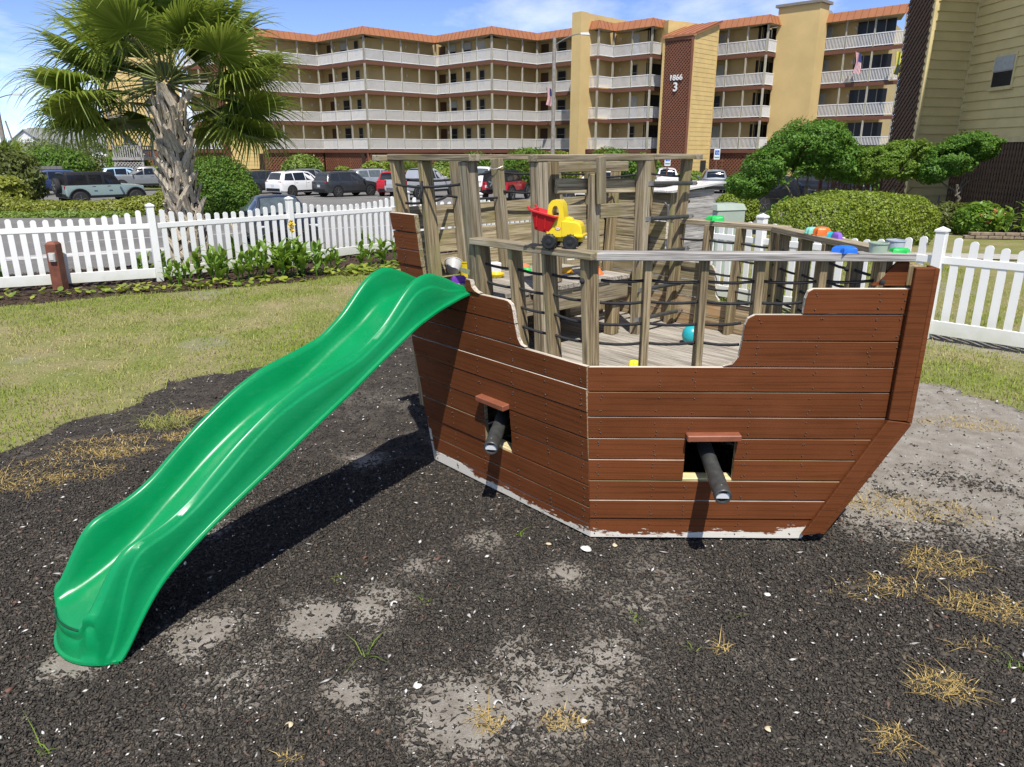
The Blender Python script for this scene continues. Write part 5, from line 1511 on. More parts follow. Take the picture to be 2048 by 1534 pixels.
def canna(x, y, label, n=9, sc=1.0, flower=None, seed=0, spread=.22, group='canna lilies along the left fence'):
    g = random.Random(seed); root = thing('canna_lily', label, 'plant', (x, y, float(yard_z(x, y)) if y < 20 else tz(x, y)), 0, group)
    n = int(n * 1.6) if y < 18 else n; sc = sc * .78 if y < 18 else sc
    ns = max(3, n // 4)
    for s_ in range(ns):
        bx, by = g.uniform(-spread, spread), g.uniform(-spread, spread); h = g.uniform(.38, .62) * sc
        MB().tube([(bx, by, -.02), (bx + g.uniform(-.03, .03), by, h * .5), (bx + g.uniform(-.05, .05), by + g.uniform(-.03, .03), h)], [.013, .010, .006], 6).build('stem', LF_CANNA, root, smooth=60)
        k = math.ceil(n / ns); a0 = g.uniform(0, 6)
        for i in range(k):
            a = a0 + i * 2.3 + g.uniform(-.4, .4); t = i / max(1, k - 1)
            el = R(g.uniform(38, 62) + 18 * t); s2 = sc * g.uniform(.75, 1.05) * (1 - .2 * t)
            M_ = Matrix.Translation((bx, by, h * (.25 + .7 * t))) @ Matrix.Rotation(a, 4, 'Z') @ Matrix.Rotation(-el, 4, 'Y') @ Matrix.Diagonal((s2, s2, s2, 1))
            put('leaf', CL[g.randrange(6)], root, M_)
    if flower:
        h = .95 * sc
        st = MB().tube([(0, 0, 0), (.02, 0, h * .6), (.03, .01, h)], [.01, .007, .004], 6).build('flower_stalk', LF_CANNA, root, smooth=60)
        put('flower', leaves_mesh('flower', [(0, 0, 0, .035, .035, .10)], 40, .05, flower, seed + 1), root, Matrix.Translation((.03, .01, h)))
    return root
CP = [(-5.98, 13.05, 9, .85, None, 'canna clump at the left end of the fence bed, by the tall fence post'), (-5.72, 12.95, 8, .8, None, 'small canna clump right beside the leftmost clump'), (-5.35, 13.35, 14, 1.1, None, 'full canna clump in front of the palm trunk'),
      (-5.05, 13.30, 12, 1.0, None, 'canna clump right of the palm trunk'), (-4.42, 13.75, 16, 1.2, None, 'tall broad-leaved canna clump left of the second fence post'), (-4.16, 14.02, 16, 1.25, PETAL_Y, 'tallest canna with a yellow flower at the second fence post'),
      (-3.85, 13.95, 14, 1.15, None, 'canna clump just right of the yellow flowered one'), (-3.62, 14.35, 12, 1.0, None, 'canna with drooping leaves right of the second post'), (-3.05, 15.0, 10, 1.0, None, 'canna with long arching leaves near the middle of the last fence bay'),
      (-2.72, 15.35, 10, 1.0, None, 'young bright canna near the slide top'), (-2.40, 15.75, 11, 1.05, None, 'canna between slide and far fence post'), (-1.95, 16.4, 9, .95, None, 'canna beside the brown stern plank'),
      (-7.0, 13.9, 8, .8, None, 'canna behind the fence left of the palm'), (-6.6, 14.1, 8, .85, None, 'canna behind the fence at the palm foot'), (-5.6, 15.0, 12, 1.1, PETAL_Y, 'yellow flowered canna behind the fence right of the palm'), (-5.1, 15.4, 12, 1.1, None, 'canna behind the fence in front of the grey saloon'),
      (-8.9, 12.6, 8, .9, None, 'canna behind the fence at the left picture edge'), (-3.4, 17.4, 10, 1.1, None, 'canna behind the fence near the far corner')]
CP += [(-4.75, 13.55, 12, 1.05, None, 'canna filling the gap left of the tall broad clump'), (-4.62, 14.0, 12, 1.1, None, 'canna close to the pickets behind the tall broad clump'), (-5.6, 13.6, 10, 1.0, None, 'canna close to the pickets in front of the palm'), (-4.0, 14.35, 12, 1.1, None, 'canna close to the pickets behind the yellow flowered one'), (-2.15, 16.1, 10, 1.0, None, 'small canna between the last two of the row')]
for i, (x, y, n, sc, fl, lb) in enumerate(CP): canna(x, y, lb, n, sc, fl, 620 + i)
CR = [(13.35, 20.2, 14, 1.1), (13.9, 20.0, 16, 1.25), (14.45, 19.8, 16, 1.3), (15.0, 19.7, 14, 1.2), (14.2, 20.6, 14, 1.3), (14.8, 20.4, 14, 1.3), (13.6, 20.7, 10, 1.1)]
CRL = ['canna clump nearest the flowering bush', 'second canna clump right of the flowering bush', 'tall canna clump in the middle of the right bed', 'canna clump at the right picture edge', 'back row canna against the slat wall, left one', 'back row canna against the slat wall, right one', 'short canna behind the flowering bush']
for i, (x, y, n, sc) in enumerate(CR): canna(x, y, CRL[i], n, sc, None, 660 + i, .22, 'canna lilies in the right stone-edged bed')
# low round-leaved ground cover
def ground_cover():
    g = np.random.default_rng(71); pts = []
    for cx, cy, r, k in ((-3.25, 14.2, .45, 150), (-2.75, 14.7, .35, 90), (-6.6, 12.35, .35, 60), (-5.9, 12.5, .4, 50), (-7.4, 12.0, .3, 24), (-8.1, 11.75, .3, 26), (-4.9, 12.95, .4, 40), (-5.3, 12.75, .3, 34), (-2.2, 15.3, .3, 50), (-4.2, 13.4, .35, 36)):
        a = g.uniform(0, 6.28, k); rr = r * np.sqrt(g.uniform(0, 1, k)); pts += list(zip(cx + np.cos(a) * rr * 1.5, cy + np.sin(a) * rr * .8))
    P = np.array(pts); n = len(P); z = yard_z(P[:, 0], P[:, 1]) + g.uniform(.02, .11, n)
    V = []; F = []
    for i in range(n):
        s_ = g.uniform(.03, .055); tx, ty = g.normal(0, .3, 2); o = len(V); a0 = g.uniform(0, 6)
        V.append((P[i, 0], P[i, 1], z[i] + .004))
        for k in range(7):
            a = a0 + k * 6.283 / 7; x, y = math.cos(a) * s_, math.sin(a) * s_
            V.append((P[i, 0] + x, P[i, 1] + y, z[i] + x * tx + y * ty))
        F += [(o, o + 1 + k, o + 1 + (k + 1) % 7) for k in range(7)]
    rr = np.repeat(g.uniform(0, 1, n), 8)
    tag(put('ground_cover', np_mesh('ground_cover', V, F, m_leaf('leaf_cover', (.14, .22, .03), (.36, .38, .05), .5), {'rnd': np.stack([rr] * 4, -1)})), 'low yellow green round-leaved ground cover in the fence bed', 'ground cover', kind='stuff')
    x = g.uniform(-11, -1, 9000); y = g.uniform(9.5, 17.5, 9000); ok = inside(BED, x, y)
    x, y = x[ok], y[ok]
    o = bits('bark_mulch', np.stack([x, y, yard_z(x, y) + .006], -1), .022, .3, m_plain('bark_chip', (.075, .045, .030), .9, var=.35, scale=3), seed=72, long=1.8)
    tag(o, 'dark brown bark chips in the planting bed', 'bark mulch')
ground_cover()

# ------------------------------------------------------------------ cabbage palm
def fan_leaf(name, seed, Rb, nseg=38, droop=.9, pet=1.1, spread=250, mat=LF_PALM):
    """petiole along +x from the origin then a costapalmate fan; droops under its own weight (local -z)"""
    g = random.Random(seed); V = []; F = []; col = []
    bend = g.uniform(.25, .5)
    def costa(t):  # path of petiole and midrib
        return Vector((pet * t, 0, -.10 * pet * t * t))
    for k in range(nseg):
        a = R(-spread / 2 + spread * k / (nseg - 1)) + g.uniform(-.02, .02)
        L = Rb * (1 - .26 * abs(a / R(spread / 2)) ** 2) * g.uniform(.88, 1.06)
        b0 = Vector((pet + .10 * Rb * math.cos(a * .5), 0, -.10 * pet))
        dirv = Vector((math.cos(a), math.sin(a), .18 * math.cos(a * 1.0)))
        dr = droop * g.uniform(.5, 1.2); w0 = .74 * Rb * R(spread) / nseg * .5
        rows = 7; o = len(V); tw = g.uniform(-.5, .5); rc = g.uniform(0, 1); hang = g.random() ** 2 * 2.2
        for i in range(rows + 1):
            t = i / rows
            p = b0 + dirv * (L * t)
            p.z -= dr * L * (max(0, t - .55) ** 1.7) * (1.1 + .9 * hang)
            p = p - dirv * (dr * .3 * hang * L * max(0, t - .5) ** 2)
            # fold of the fan: sides hang
            p.z -= bend * abs(math.sin(a)) * L * t * .22
            w = w0 * (t / .34 if t < .34 else 1.0) * (1 - max(0, (t - .30) / .70) ** .80 * .97) + .0014
            wd = Vector((-math.sin(a), math.cos(a), tw * max(0, t - .4)))
            V += [tuple(p - wd * w), tuple(p + Vector((0, 0, -w * .55 if t < .6 else w * .1))), tuple(p + wd * w)]
            col += [min(1, max(0, rc * .7 + .35 * t))] * 3
        for i in range(rows):
            for j in range(2): F.append((o + i * 3 + j, o + i * 3 + j + 1, o + (i + 1) * 3 + j + 1, o + (i + 1) * 3 + j))
    c = np.array(col)
    blade = np_mesh('blade', V, F, mat, {'rnd': np.stack([c] * 4, -1)})
    return blade, [costa(i / 5) for i in range(6)]
PAL_ST = m_leaf('palm_petiole', (.16, .18, .05), (.22, .22, .07), .5, .0)
def palm(name, label, loc, ht, crown, Rb, seed, n=36, trunk=True, r0=.40, r1=.31, group=None, pet=1.15, nseg=36, dead=2):
    g = random.Random(seed)
    z0 = tz(loc[0], loc[1]) if loc[1] > 20 else float(yard_z(loc[0], loc[1]))
    root = thing(name, label, 'palm', (loc[0], loc[1], z0), 0, group)
    if trunk:
        mb = MB(); mb.tube([(0, 0, -.1 + i * (ht + .3) / 10) for i in range(11)], [(r0 + (r1 - r0) * i / 10) * .74 for i in range(11)], 14)
        mb.build('trunk', m_plain('palm_trunk_fibre', (.20, .155, .105), .95, var=.35, scale=18, bump=.8), root, smooth=60)
        BM = m_wood('palm_boot', (.50, .43, .33), (.62, .55, .44), (.28, .22, .15))
        # split leaf bases: a strap that forks at the bottom and leans out at the top
        me = []
        for v in range(4):
            q = random.Random(seed + 9 + v); m2 = MB(); w = .080; th = .030; Lb = .44
            pr_ = []
            for i in range(7):
                t = i / 6; out = .012 + .085 * t ** 1.6; ww = w * (1.15 - .45 * t) * (1 if i < 6 else .85)
                pr_.append((t * Lb, out, ww))
            V = []
            for (h, o_, ww) in pr_:
                V += [(h, -ww, o_ - .004), (h, 0, o_ + th), (h, ww, o_ - .004), (h, 0, o_ - .012)]
            Fc = [(i * 4 + j, i * 4 + (j + 1) % 4, (i + 1) * 4 + (j + 1) % 4, (i + 1) * 4 + j) for i in range(6) for j in range(4)] + [(0, 1, 2, 3), (27, 26, 25, 24)]
            m2.add(V, Fc)
            # forked foot
            for sgn in (-1, 1):
                m2.beam((.03, sgn * w * .75, .004), (-.17, sgn * w * (1.9 + q.uniform(-.2, .3)), .002), .05, .022, up=(0, 0, 1))
            me.append(m2.mesh('leaf_base', BM, smooth=35))
        rows = int(ht / .115)
        for i in range(rows):
            z = .12 + (ht - .1) * i / (rows - 1); rr = (r0 + (r1 - r0) * z / ht) * .76
            for k in range(5):
                a = (i % 2) * math.pi / 5 + k * 2 * math.pi / 5 + i * .24 + g.uniform(-.08, .08)
                # local x up, local z outward
                up = Vector((0, 0, 1)); out = Vector((math.cos(a), math.sin(a), 0)); sd = out.cross(up)
                tl = g.uniform(-.30, .30) + (.38 if (i + k) % 2 else -.38)
                ux = (up * math.cos(tl) + sd * math.sin(tl)).normalized(); uy = out.cross(ux)
                m = Matrix((ux, uy, out)).transposed().to_4x4(); m.translation = out * rr + Vector((0, 0, z))
                s_ = g.uniform(.85, 1.15)
                put('leaf_base', me[g.randrange(4)], root, m @ Matrix.Diagonal((s_, s_ * .95, s_, 1)))
    for k in range(n):
        t = k / (n - 1)
        el = R(84 - 112 * t ** .8 + g.uniform(-8, 8))
        az = k * 2.39996 + g.uniform(-.2, .2)
        dead_k = k >= n - dead
        if trunk and el < R(22):
            dv = (az + R(66) + math.pi) % (2 * math.pi) - math.pi          # keep the low fronds off the side facing the lawn
            if abs(dv) < R(62): az += math.copysign(R(75), dv if dv else 1)
        bl, pth = fan_leaf('blade', seed * 50 + k, Rb * g.uniform(.88, 1.1) * (.8 if t < .08 else 1), nseg, .55 + .35 * t, pet * g.uniform(.8, 1.15), g.uniform(200, 270), LF_DRYPALM if dead_k else LF_PALM)
        M_ = Matrix.Translation((math.cos(az) * .10, math.sin(az) * .10, crown + .25 * (1 - t) - .05)) @ Matrix.Rotation(az, 4, 'Z') @ Matrix.Rotation(-el, 4, 'Y') @ Matrix.Rotation(g.uniform(-.5, .5), 4, 'X')
        fr = put('frond', bl, root, M_)
        MB().tube(pth, [.022, .018, .015, .013, .011, .008], 6).build('petiole', PAL_ST, fr, smooth=60)
    return root
palm('cabbage_palm', 'tall cabbage palm with fan leaves and crisscross trunk behind the fence', (-6.52, 14.95), 3.05, 3.45, 1.24, 71, n=54, pet=1.20, nseg=54, r0=.37, r1=.28, dead=0)
palm('fan_palm', 'small grey green fan palm before the brown lattice', (-9.0, 67.2), .5, .6, 1.25, 72, n=22, trunk=False, pet=.9, nseg=16, dead=3)
palm('fan_palm', 'shaggy fan palm at the left picture edge', (-35.0, 53.0), 1.6, 1.9, 1.2, 73, n=24, trunk=False, pet=1.0, nseg=16, dead=8)
palm('fan_palm', 'far fan palm left of the grey wooden stair', (-37.5, 84.0), 2.0, 3.2, 1.3, 74, n=20, trunk=False, pet=1.0, nseg=14, dead=6)

# ------------------------------------------------------------------ stone edging and path on the right
def edging():
    rg = random.Random(8); x, y = 12.2, 20.15
    root = thing('stone_edging', 'low stacked tan stone edging round the right flower bed', 'edging', (12.2, 20.15, 0))
    SM_ = m_plain('stone_tan', (.30, .235, .17), .9, var=.25, scale=9, bump=.5)
    for row in range(2):
        xx = 0.0 + row * .12
        while xx < 6.2:
            w = rg.uniform(.22, .36)
            MB().box((0, 0, 0), (w - .012, .17, .085)).build('stone', SM_, root, bevel=.014, mw=Matrix.Translation((xx + w / 2, -.14 * (xx + w / 2) + rg.uniform(-.01, .01), .04 + row * .088)) @ Matrix.Rotation(-.14 + rg.uniform(-.03, .03), 4, 'Z'))
            xx += w
edging()
mb = MB(); n = 16; V = []
for i in range(n + 1):
    t = i / n; x = 9.0 + 10 * t; y = 16.75 - 1.6 * t
    V += [(x, y - .45, tz(x, y) + .012), (x + .12, y + .45, tz(x, y) + .012)]
mb.add(V, [(2 * i, 2 * i + 2, 2 * i + 3, 2 * i + 1) for i in range(n)])
tag(mb.build('footpath', CONC), kind='structure')
# ------------------------------------------------------------------ vehicles
def carpaint(name, c, metal=.0, rough=.28):
    t = NT(name)
    n = t.noise(t.coord('Object'), 3.0, 4)
    col = t.mix(t.ramp(n, [(.35, 0.0), (.7, .25)]), c, tuple(x * .8 + .03 for x in c))
    t.b.inputs['Coat Roughness'].default_value = .06
    return t.fin(col, rough, metal, .4, .35)
GLASS = m_plain('car_glass', (.012, .015, .018), .06, spec=.8, var=.2)
GLASSG = m_plain('car_glass_light', (.10, .125, .13), .06, spec=.9, var=.2)
TYRE = m_plain('tyre', (.022, .022, .022), .8)
RIM = m_plain('rim_alloy', (.42, .42, .42), .3, metal=.8)
RIMD = m_plain('rim_dark', (.03, .03, .032), .35)
PLB = m_plain('trim_black', (.012, .012, .013), .6, spec=.3)
TAIL = m_plain('tail_lamp', (.40, .012, .012), .2, var=.3)
HEAD = m_plain('head_lamp', (.62, .64, .64), .12)
PLATE = m_plain('number_plate', (.62, .65, .68), .4)
CHROME = m_plain('chrome', (.62, .62, .62), .15, metal=1.0, var=.05)
AMBER = m_plain('amber_lamp', (.65, .22, .03), .25)

def car(name, label, cat, loc, heading, kind, paint, top=None, rim=RIM, glass=None, group='cars in the lot', back_spare=False, scale=1.0):
    K = dict(
     suv=dict(W=.92, wb=(-1.35, 1.38), wr=.36, st=[(-2.30, .42, .80, .80, .84, .70), (-2.27, .34, .98, .86, 1.02, .76), (-2.16, .30, 1.04, .90, 1.12, .74), (-2.02, .28, 1.06, .91, 1.45, .70), (-1.86, .28, 1.07, .92, 1.64, .66), (-1.2, .26, 1.07, .92, 1.70, .66), (-.2, .26, 1.06, .92, 1.71, .66), (.35, .26, 1.05, .92, 1.66, .65), (.62, .26, 1.04, .92, 1.52, .66), (1.15, .26, 1.02, .91, 1.09, .74), (1.55, .28, .98, .90, 1.03, .70), (2.0, .30, .88, .86, .95, .62), (2.22, .34, .76, .78, .82, .56), (2.32, .42, .62, .66, .66, .50)],
              rear=(-2.15, -1.90), wind=(.50, 1.10), side=[[(-1.95, 1.12), (-1.15, 1.10), (-1.15, 1.60), (-1.70, 1.56)], [(-1.08, 1.10), (-.15, 1.09), (-.15, 1.62), (-1.08, 1.60)], [(-.08, 1.09), (.85, 1.08), (.42, 1.56), (-.08, 1.62)]], tail=(-2.22, .70, .98, .10, .34, .15), head=(2.12, .62, .80, .14, .30, .12)),
     van=dict(W=.96, wb=(-1.45, 1.50), wr=.33, st=[(-2.50, .40, .80, .84, .84, .74), (-2.46, .32, 1.02, .90, 1.06, .80), (-2.40, .30, 1.05, .93, 1.20, .78), (-2.30, .28, 1.06, .95, 1.55, .74), (-2.16, .26, 1.07, .96, 1.68, .70), (-1.2, .24, 1.07, .96, 1.74, .70), (.2, .24, 1.05, .96, 1.73, .69), (.7, .24, 1.04, .95, 1.60, .68), (1.50, .26, 1.0, .93, 1.06, .76), (1.9, .28, .93, .90, .99, .68), (2.3, .30, .82, .82, .86, .58), (2.5, .40, .64, .66, .68, .5)],
              rear=(-2.40, -2.20), wind=(.65, 1.46), side=[[(-2.20, 1.12), (-1.30, 1.10), (-1.30, 1.62), (-2.05, 1.60)], [(-1.2, 1.10), (-.1, 1.09), (-.1, 1.64), (-1.2, 1.63)], [(0, 1.09), (1.10, 1.07), (.62, 1.55), (0, 1.62)]], tail=(-2.40, .80, 1.06, .10, .24, .18), head=(2.30, .62, .76, .14, .30, .12)),
     jeep=dict(W=.93, wb=(-1.48, 1.47), wr=.41, st=[(-2.12, .55, .92, .78, .94, .72), (-2.08, .50, 1.14, .80, 1.16, .76), (-2.04, .48, 1.16, .80, 1.76, .70), (-1.98, .48, 1.16, .80, 1.82, .69), (-.6, .46, 1.16, .80, 1.84, .69), (.42, .46, 1.15, .80, 1.80, .68), (.52, .46, 1.15, .80, 1.72, .69), (.80, .46, 1.14, .79, 1.18, .72), (1.2, .46, 1.12, .74, 1.15, .66), (1.9, .48, 1.06, .68, 1.09, .58), (2.06, .52, 1.02, .64, 1.04, .56), (2.10, .6, .9, .60, .92, .54)],
              rear=(-2.045, -1.985), wind=(.54, .78), side=[[(-1.92, 1.22), (-.98, 1.22), (-.98, 1.70), (-1.92, 1.70)], [(-.84, 1.22), (-.20, 1.22), (-.20, 1.68), (-.84, 1.70)], [(-.06, 1.22), (.64, 1.22), (.44, 1.66), (-.06, 1.68)]], tail=(-2.08, .69, 1.02, .07, .16, .22), head=(2.08, .42, .95, .06, .2, .2)),
     pickup=dict(W=.99, wb=(-1.85, 1.85), wr=.42, st=[(-2.88, .60, .98, .92, 1.0, .88), (-2.85, .52, 1.24, .96, 1.26, .90), (-2.2, .46, 1.26, .98, 1.28, .92), (-.88, .44, 1.24, .98, 1.28, .92), (-.80, .44, 1.24, .98, 1.80, .74), (-.62, .44, 1.24, .98, 1.90, .70), (.2, .42, 1.22, .98, 1.93, .70), (.55, .42, 1.21, .98, 1.86, .70), (.78, .42, 1.21, .98, 1.72, .72), (1.30, .42, 1.20, .97, 1.26, .80), (1.8, .44, 1.18, .96, 1.24, .76), (2.6, .48, 1.12, .94, 1.16, .70), (2.82, .54, 1.02, .88, 1.05, .66), (2.88, .62, .86, .82, .88, .6)],
              rear=(-.80, -.66), wind=(.66, 1.26), side=[[(-.62, 1.30), (.10, 1.28), (.10, 1.78), (-.56, 1.78)], [(.18, 1.28), (1.02, 1.26), (.62, 1.74), (.18, 1.80)]], tail=(-2.86, .87, 1.06, .08, .13, .34), head=(2.80, .72, .98, .12, .26, .22)),
     sedan=dict(W=.92, wb=(-1.40, 1.38), wr=.33, st=[(-2.42, .40, .74, .74, .80, .62), (-2.38, .32, .92, .80, .97, .70), (-2.2, .28, .97, .86, 1.02, .72), (-1.75, .24, .97, .90, 1.03, .74), (-1.55, .24, .97, .91, 1.12, .70), (-1.0, .22, .96, .92, 1.36, .60), (-.5, .22, .95, .92, 1.44, .58), (.1, .22, .94, .92, 1.46, .58), (.45, .22, .93, .92, 1.41, .58), (.75, .22, .92, .92, 1.28, .60), (1.25, .23, .90, .91, .99, .70), (1.6, .25, .86, .90, .95, .68), (2.0, .26, .80, .88, .88, .62), (2.28, .28, .70, .80, .77, .58), (2.42, .34, .58, .66, .62, .5)],
              rear=(-1.62, -1.0), wind=(.50, 1.22), side=[[(-1.45, 1.00), (-.78, .99), (-.78, 1.32), (-1.05, 1.26)], [(-.72, .99), (.02, .98), (.02, 1.38), (-.72, 1.34)], [(.08, .98), (1.02, .96), (.52, 1.33), (.08, 1.38)]], tail=(-2.36, .66, .86, .12, .34, .13), head=(2.16, .66, .70, .26, .30, .12)))[kind]
    z = tz(loc[0], loc[1]) + .006
    root = thing(name, label, cat, (loc[0], loc[1], z), heading, group); root.scale = (scale,) * 3
    st = K['st']; W = K['W']
    X = [s[0] for s in st]
    def ip(x, k): return float(np.interp(x, X, [s[k] for s in st]))
    mb = MB(); rows = []
    for (x, zl, zb, wb_, zr, wr_) in st:
        wl = min(W, wb_ + .02)
        half = [(0, zl), (wl * .88, zl), (wl, zl + .11), (wl + .005, (zl + zb) / 2 + .05), (wb_, zb), (wr_ + (wb_ - wr_) * .12, zr - .10 * min(1, (zr - zb) / .3)), (wr_ - .03, zr - .018), (wr_ - .14, zr), (0, zr + .022)]
        ring = half + [(-a, b) for a, b in half[-2:0:-1]]
        rows.append(len(mb.v)); mb.v += [(x, a, b) for a, b in ring]
    nr_ = 16
    for i in range(len(st) - 1):
        for j in range(nr_):
            f = [rows[i] + j, rows[i + 1] + j, rows[i + 1] + (j + 1) % nr_, rows[i] + (j + 1) % nr_]
            up_ = j in (4, 5, 6, 7, 8, 9, 10, 11)
            mb.f.append(f); mb.m.append(1 if (top and up_ and (st[i][4] - st[i][2]) > .2 or top and up_ and (st[i + 1][4] - st[i + 1][2]) > .2 and st[i][0] < 0) else 0)
    mb.f.append([rows[0] + j for j in range(nr_ - 1, -1, -1)]); mb.m.append(0)
    mb.f.append([rows[-1] + j for j in range(nr_)]); mb.m.append(0)
    mb.build('body', [paint, top or paint], root, smooth=33)
    gl = glass or GLASS
    def ysurf(x, zz):
        zb, wb_, zr, wr_ = ip(x, 2), ip(x, 3), ip(x, 4), ip(x, 5)
        z1 = zr - .10 * min(1, (zr - zb) / .3); y1 = wr_ + (wb_ - wr_) * .12
        if zz <= z1: return wb_ + (y1 - wb_) * max(0, (zz - zb)) / max(.01, z1 - zb)
        return y1 + (wr_ - .03 - y1) * min(1, (zz - z1) / max(.01, zr - .018 - z1))
    for s_ in (-1, 1):
        for poly in K['side']:
            pts = []
            for i in range(len(poly)):
                a, b = poly[i], poly[(i + 1) % len(poly)]
                for t in (0, .33, .67): pts.append((a[0] + (b[0] - a[0]) * t, a[1] + (b[1] - a[1]) * t))
            V = [(x, s_ * (ysurf(x, zz) + .007), zz) for x, zz in pts]
            m2 = MB().add(V, [tuple(range(len(V))) if s_ < 0 else tuple(range(len(V) - 1, -1, -1))])
            m2.build('side_window', gl, root)
    def topglass(nm, x0, x1, ins):
        m2 = MB(); n, k = 6, 8; V = []
        for i in range(n + 1):
            x = x0 + (x1 - x0) * i / n; zb, wb_, zr, wr_ = ip(x, 2), ip(x, 3), ip(x, 4), ip(x, 5)
            w = (wr_ - .05) * ins
            for j in range(k + 1):
                y = -w + 2 * w * j / k
                e = abs(y) / max(.01, wr_ - .14)
                zz = zr + .022 * (1 - min(1, e)) - (max(0, abs(y) - (wr_ - .14)) / .11) * .018
                V.append((x, y, zz))
        # offset outward along the slope
        dz = ip(x1, 4) - ip(x0, 4); dx = x1 - x0; L = math.hypot(dx, dz); nx, nz = -dz / L, dx / L
        if nz < 0: nx, nz = -nx, -nz
        V = [(a + nx * .012, b, c + nz * .012) for a, b, c in V]
        m2.add(V, [(i * (k + 1) + j, (i + 1) * (k + 1) + j, (i + 1) * (k + 1) + j + 1, i * (k + 1) + j + 1) for i in range(n) for j in range(k)])
        m2.build(nm, gl, root, smooth=True)
    topglass('rear_window', *K['rear'], .95); topglass('windscreen', *K['wind'], .97)
    # wheels, arches
    wr = K['wr']
    for xw in K['wb']:
        for s_ in (-1, 1):
            yo = W + (.045 if kind in ('jeep', 'pickup') else .004)
            MB().lathe([(wr + .075, -.02), (wr + .075, .012)], 24, axis='y', c=(xw, s_ * (W - .006), wr + .02)).build('wheel_arch', PLB, root)
            wd = .23
            tyre_p = [(wr * .62, -wd / 2), (wr * .93, -wd / 2), (wr, -wd * .36), (wr, wd * .36), (wr * .93, wd / 2), (wr * .62, wd / 2)]
            wh = MB().lathe(tyre_p, 24, axis='y').build('wheel', TYRE, root, smooth=35, mw=Matrix.Translation((xw, s_ * (yo - .085), wr)))
            m2 = MB(); yy = s_ * (wd / 2 - .035)
            m2.lathe([(wr * .66, yy - .012), (wr * .66, yy + .012)], 24, axis='y')
            rm_ = m2.build('rim', RIMD, wh)
            m3 = MB()
            for k_ in range(5):
                a = k_ * 2 * math.pi / 5 + .3
                m3.beam((0, yy + s_ * .022, 0), (math.cos(a) * wr * .64, yy + s_ * .018, math.sin(a) * wr * .64), .02, wr * .20, up=(0, 1, 0))
            m3.lathe([(wr * .67, yy + s_ * .010), (wr * .67, yy + s_ * .024)] if s_ > 0 else [(wr * .67, yy - .024), (wr * .67, yy - .010)], 24, axis='y') if False else None
            m3.build('spokes', rim, wh)
    # lamps, plates, bumpers, mirrors, handles
    for s_ in (-1, 1):
        x, y, zz, dx, dy, dz = K['tail']; MB().box((x, s_ * y, zz), (dx, dy, dz)).build('tail_lamp', TAIL, root, bevel=.015)
        x, y, zz, dx, dy, dz = K['head']; MB().box((x, s_ * y, zz), (dx, dy, dz)).build('head_lamp', HEAD, root, bevel=.02)
        MB().box((K['side'][-1][1][0] - .05, s_ * (W + .10), K['side'][-1][1][1] + .07), (.10, .20, .14)).build('mirror', paint if kind != 'jeep' else PLB, root, bevel=.03)
        for poly in K['side'][-2:]:
            MB().box((poly[0][0] + .14, s_ * (W + .004), poly[0][1] - .14), (.18, .03, .035)).build('door_handle', paint if kind != 'jeep' else PLB, root, bevel=.008)
        x0, x1 = K['wb'][0] + wr + .09, K['wb'][1] - wr - .09
        MB().box(((x0 + x1) / 2, s_ * (W - .002), st[4][1] + .09), (x1 - x0, .05, .13)).build('sill_trim', PLB, root, bevel=.01)
    xr, xf = st[0][0], st[-1][0]
    zb = st[0][1]
    MB().box((xr + .10, 0, zb + .06), (.26, W * 1.66, .20)).build('rear_bumper', PLB if kind != 'pickup' else CHROME, root, bevel=.03)
    MB().box((xf - .12, 0, st[-1][1] + .02), (.26, W * 1.5, .20)).build('front_bumper', PLB if kind in ('jeep', 'suv') else paint, root, bevel=.04)
    MB().box((xr - .002 if kind != 'jeep' else xr - .01, 0 if kind != 'jeep' else .45, zb + .34), (.02, .32, .16)).build('number_plate', PLATE, root)
    # grille of horizontal bars
    gz = st[-2][2] - .12 if kind != 'jeep' else .92
    for k_ in range(5 if kind != 'jeep' else 0):
        MB().box((xf - .015 - .006 * k_, 0, gz - .05 * k_ + .06), (.05, W * .9 - .05 * k_, .022)).build('grille_bar', CHROME, root)
    if kind == 'jeep':
        for k_ in range(7): MB().box((xf - .005, (k_ - 3) * .085, .88), (.03, .04, .24)).build('grille_bar', PLB, root)
        for xw in K['wb']:
            for s_ in (-1, 1):
                pts = [(xw + math.cos(a) * (wr + .12), s_ * (W + .0), wr + .04 + math.sin(a) * (wr + .10)) for a in np.linspace(R(8), R(172), 11)]
                MB().tube(pts, [.05] * 11, 6).build('fender_flare', paint if top is None else PLB, root, smooth=40)
        sp = MB().lathe([(wr * .6, -.12), (wr * .95, -.11), (wr, -.06), (wr, .06), (wr * .95, .11), (wr * .6, .12)], 24, axis='x', c=(xr - .16, .02, 1.12)).build('spare_wheel', TYRE, root, smooth=35)
        m3 = MB().lathe([(wr * .63, -.115), (wr * .63, -.10)], 20, axis='x', c=(xr - .16, .02, 1.12)); m3.build('rim', RIMD, sp)
        m3 = MB()
        for k_ in range(5):
            a = k_ * 2 * math.pi / 5 + .3
            m3.beam((xr - .285, .02, 1.12), (xr - .285, .02 + math.cos(a) * wr * .6, 1.12 + math.sin(a) * wr * .6), wr * .18, .02, up=(1, 0, 0))
        m3.build('spokes', rim, sp)
    if kind == 'pickup':
        MB().box((-1.85, 0, 1.275), (1.92, 1.62, .05)).build('bed_cover', PLB, root, bevel=.01)
    if kind in ('suv', 'van'):
        for s_ in (-1, 1): MB().tube([(-1.6, s_ * .56, 1.70), (-1.4, s_ * .56, 1.76), (.0, s_ * .56, 1.77), (.25, s_ * .56, 1.71)], .018, 6).build('roof_rail', PLB, root, smooth=60)
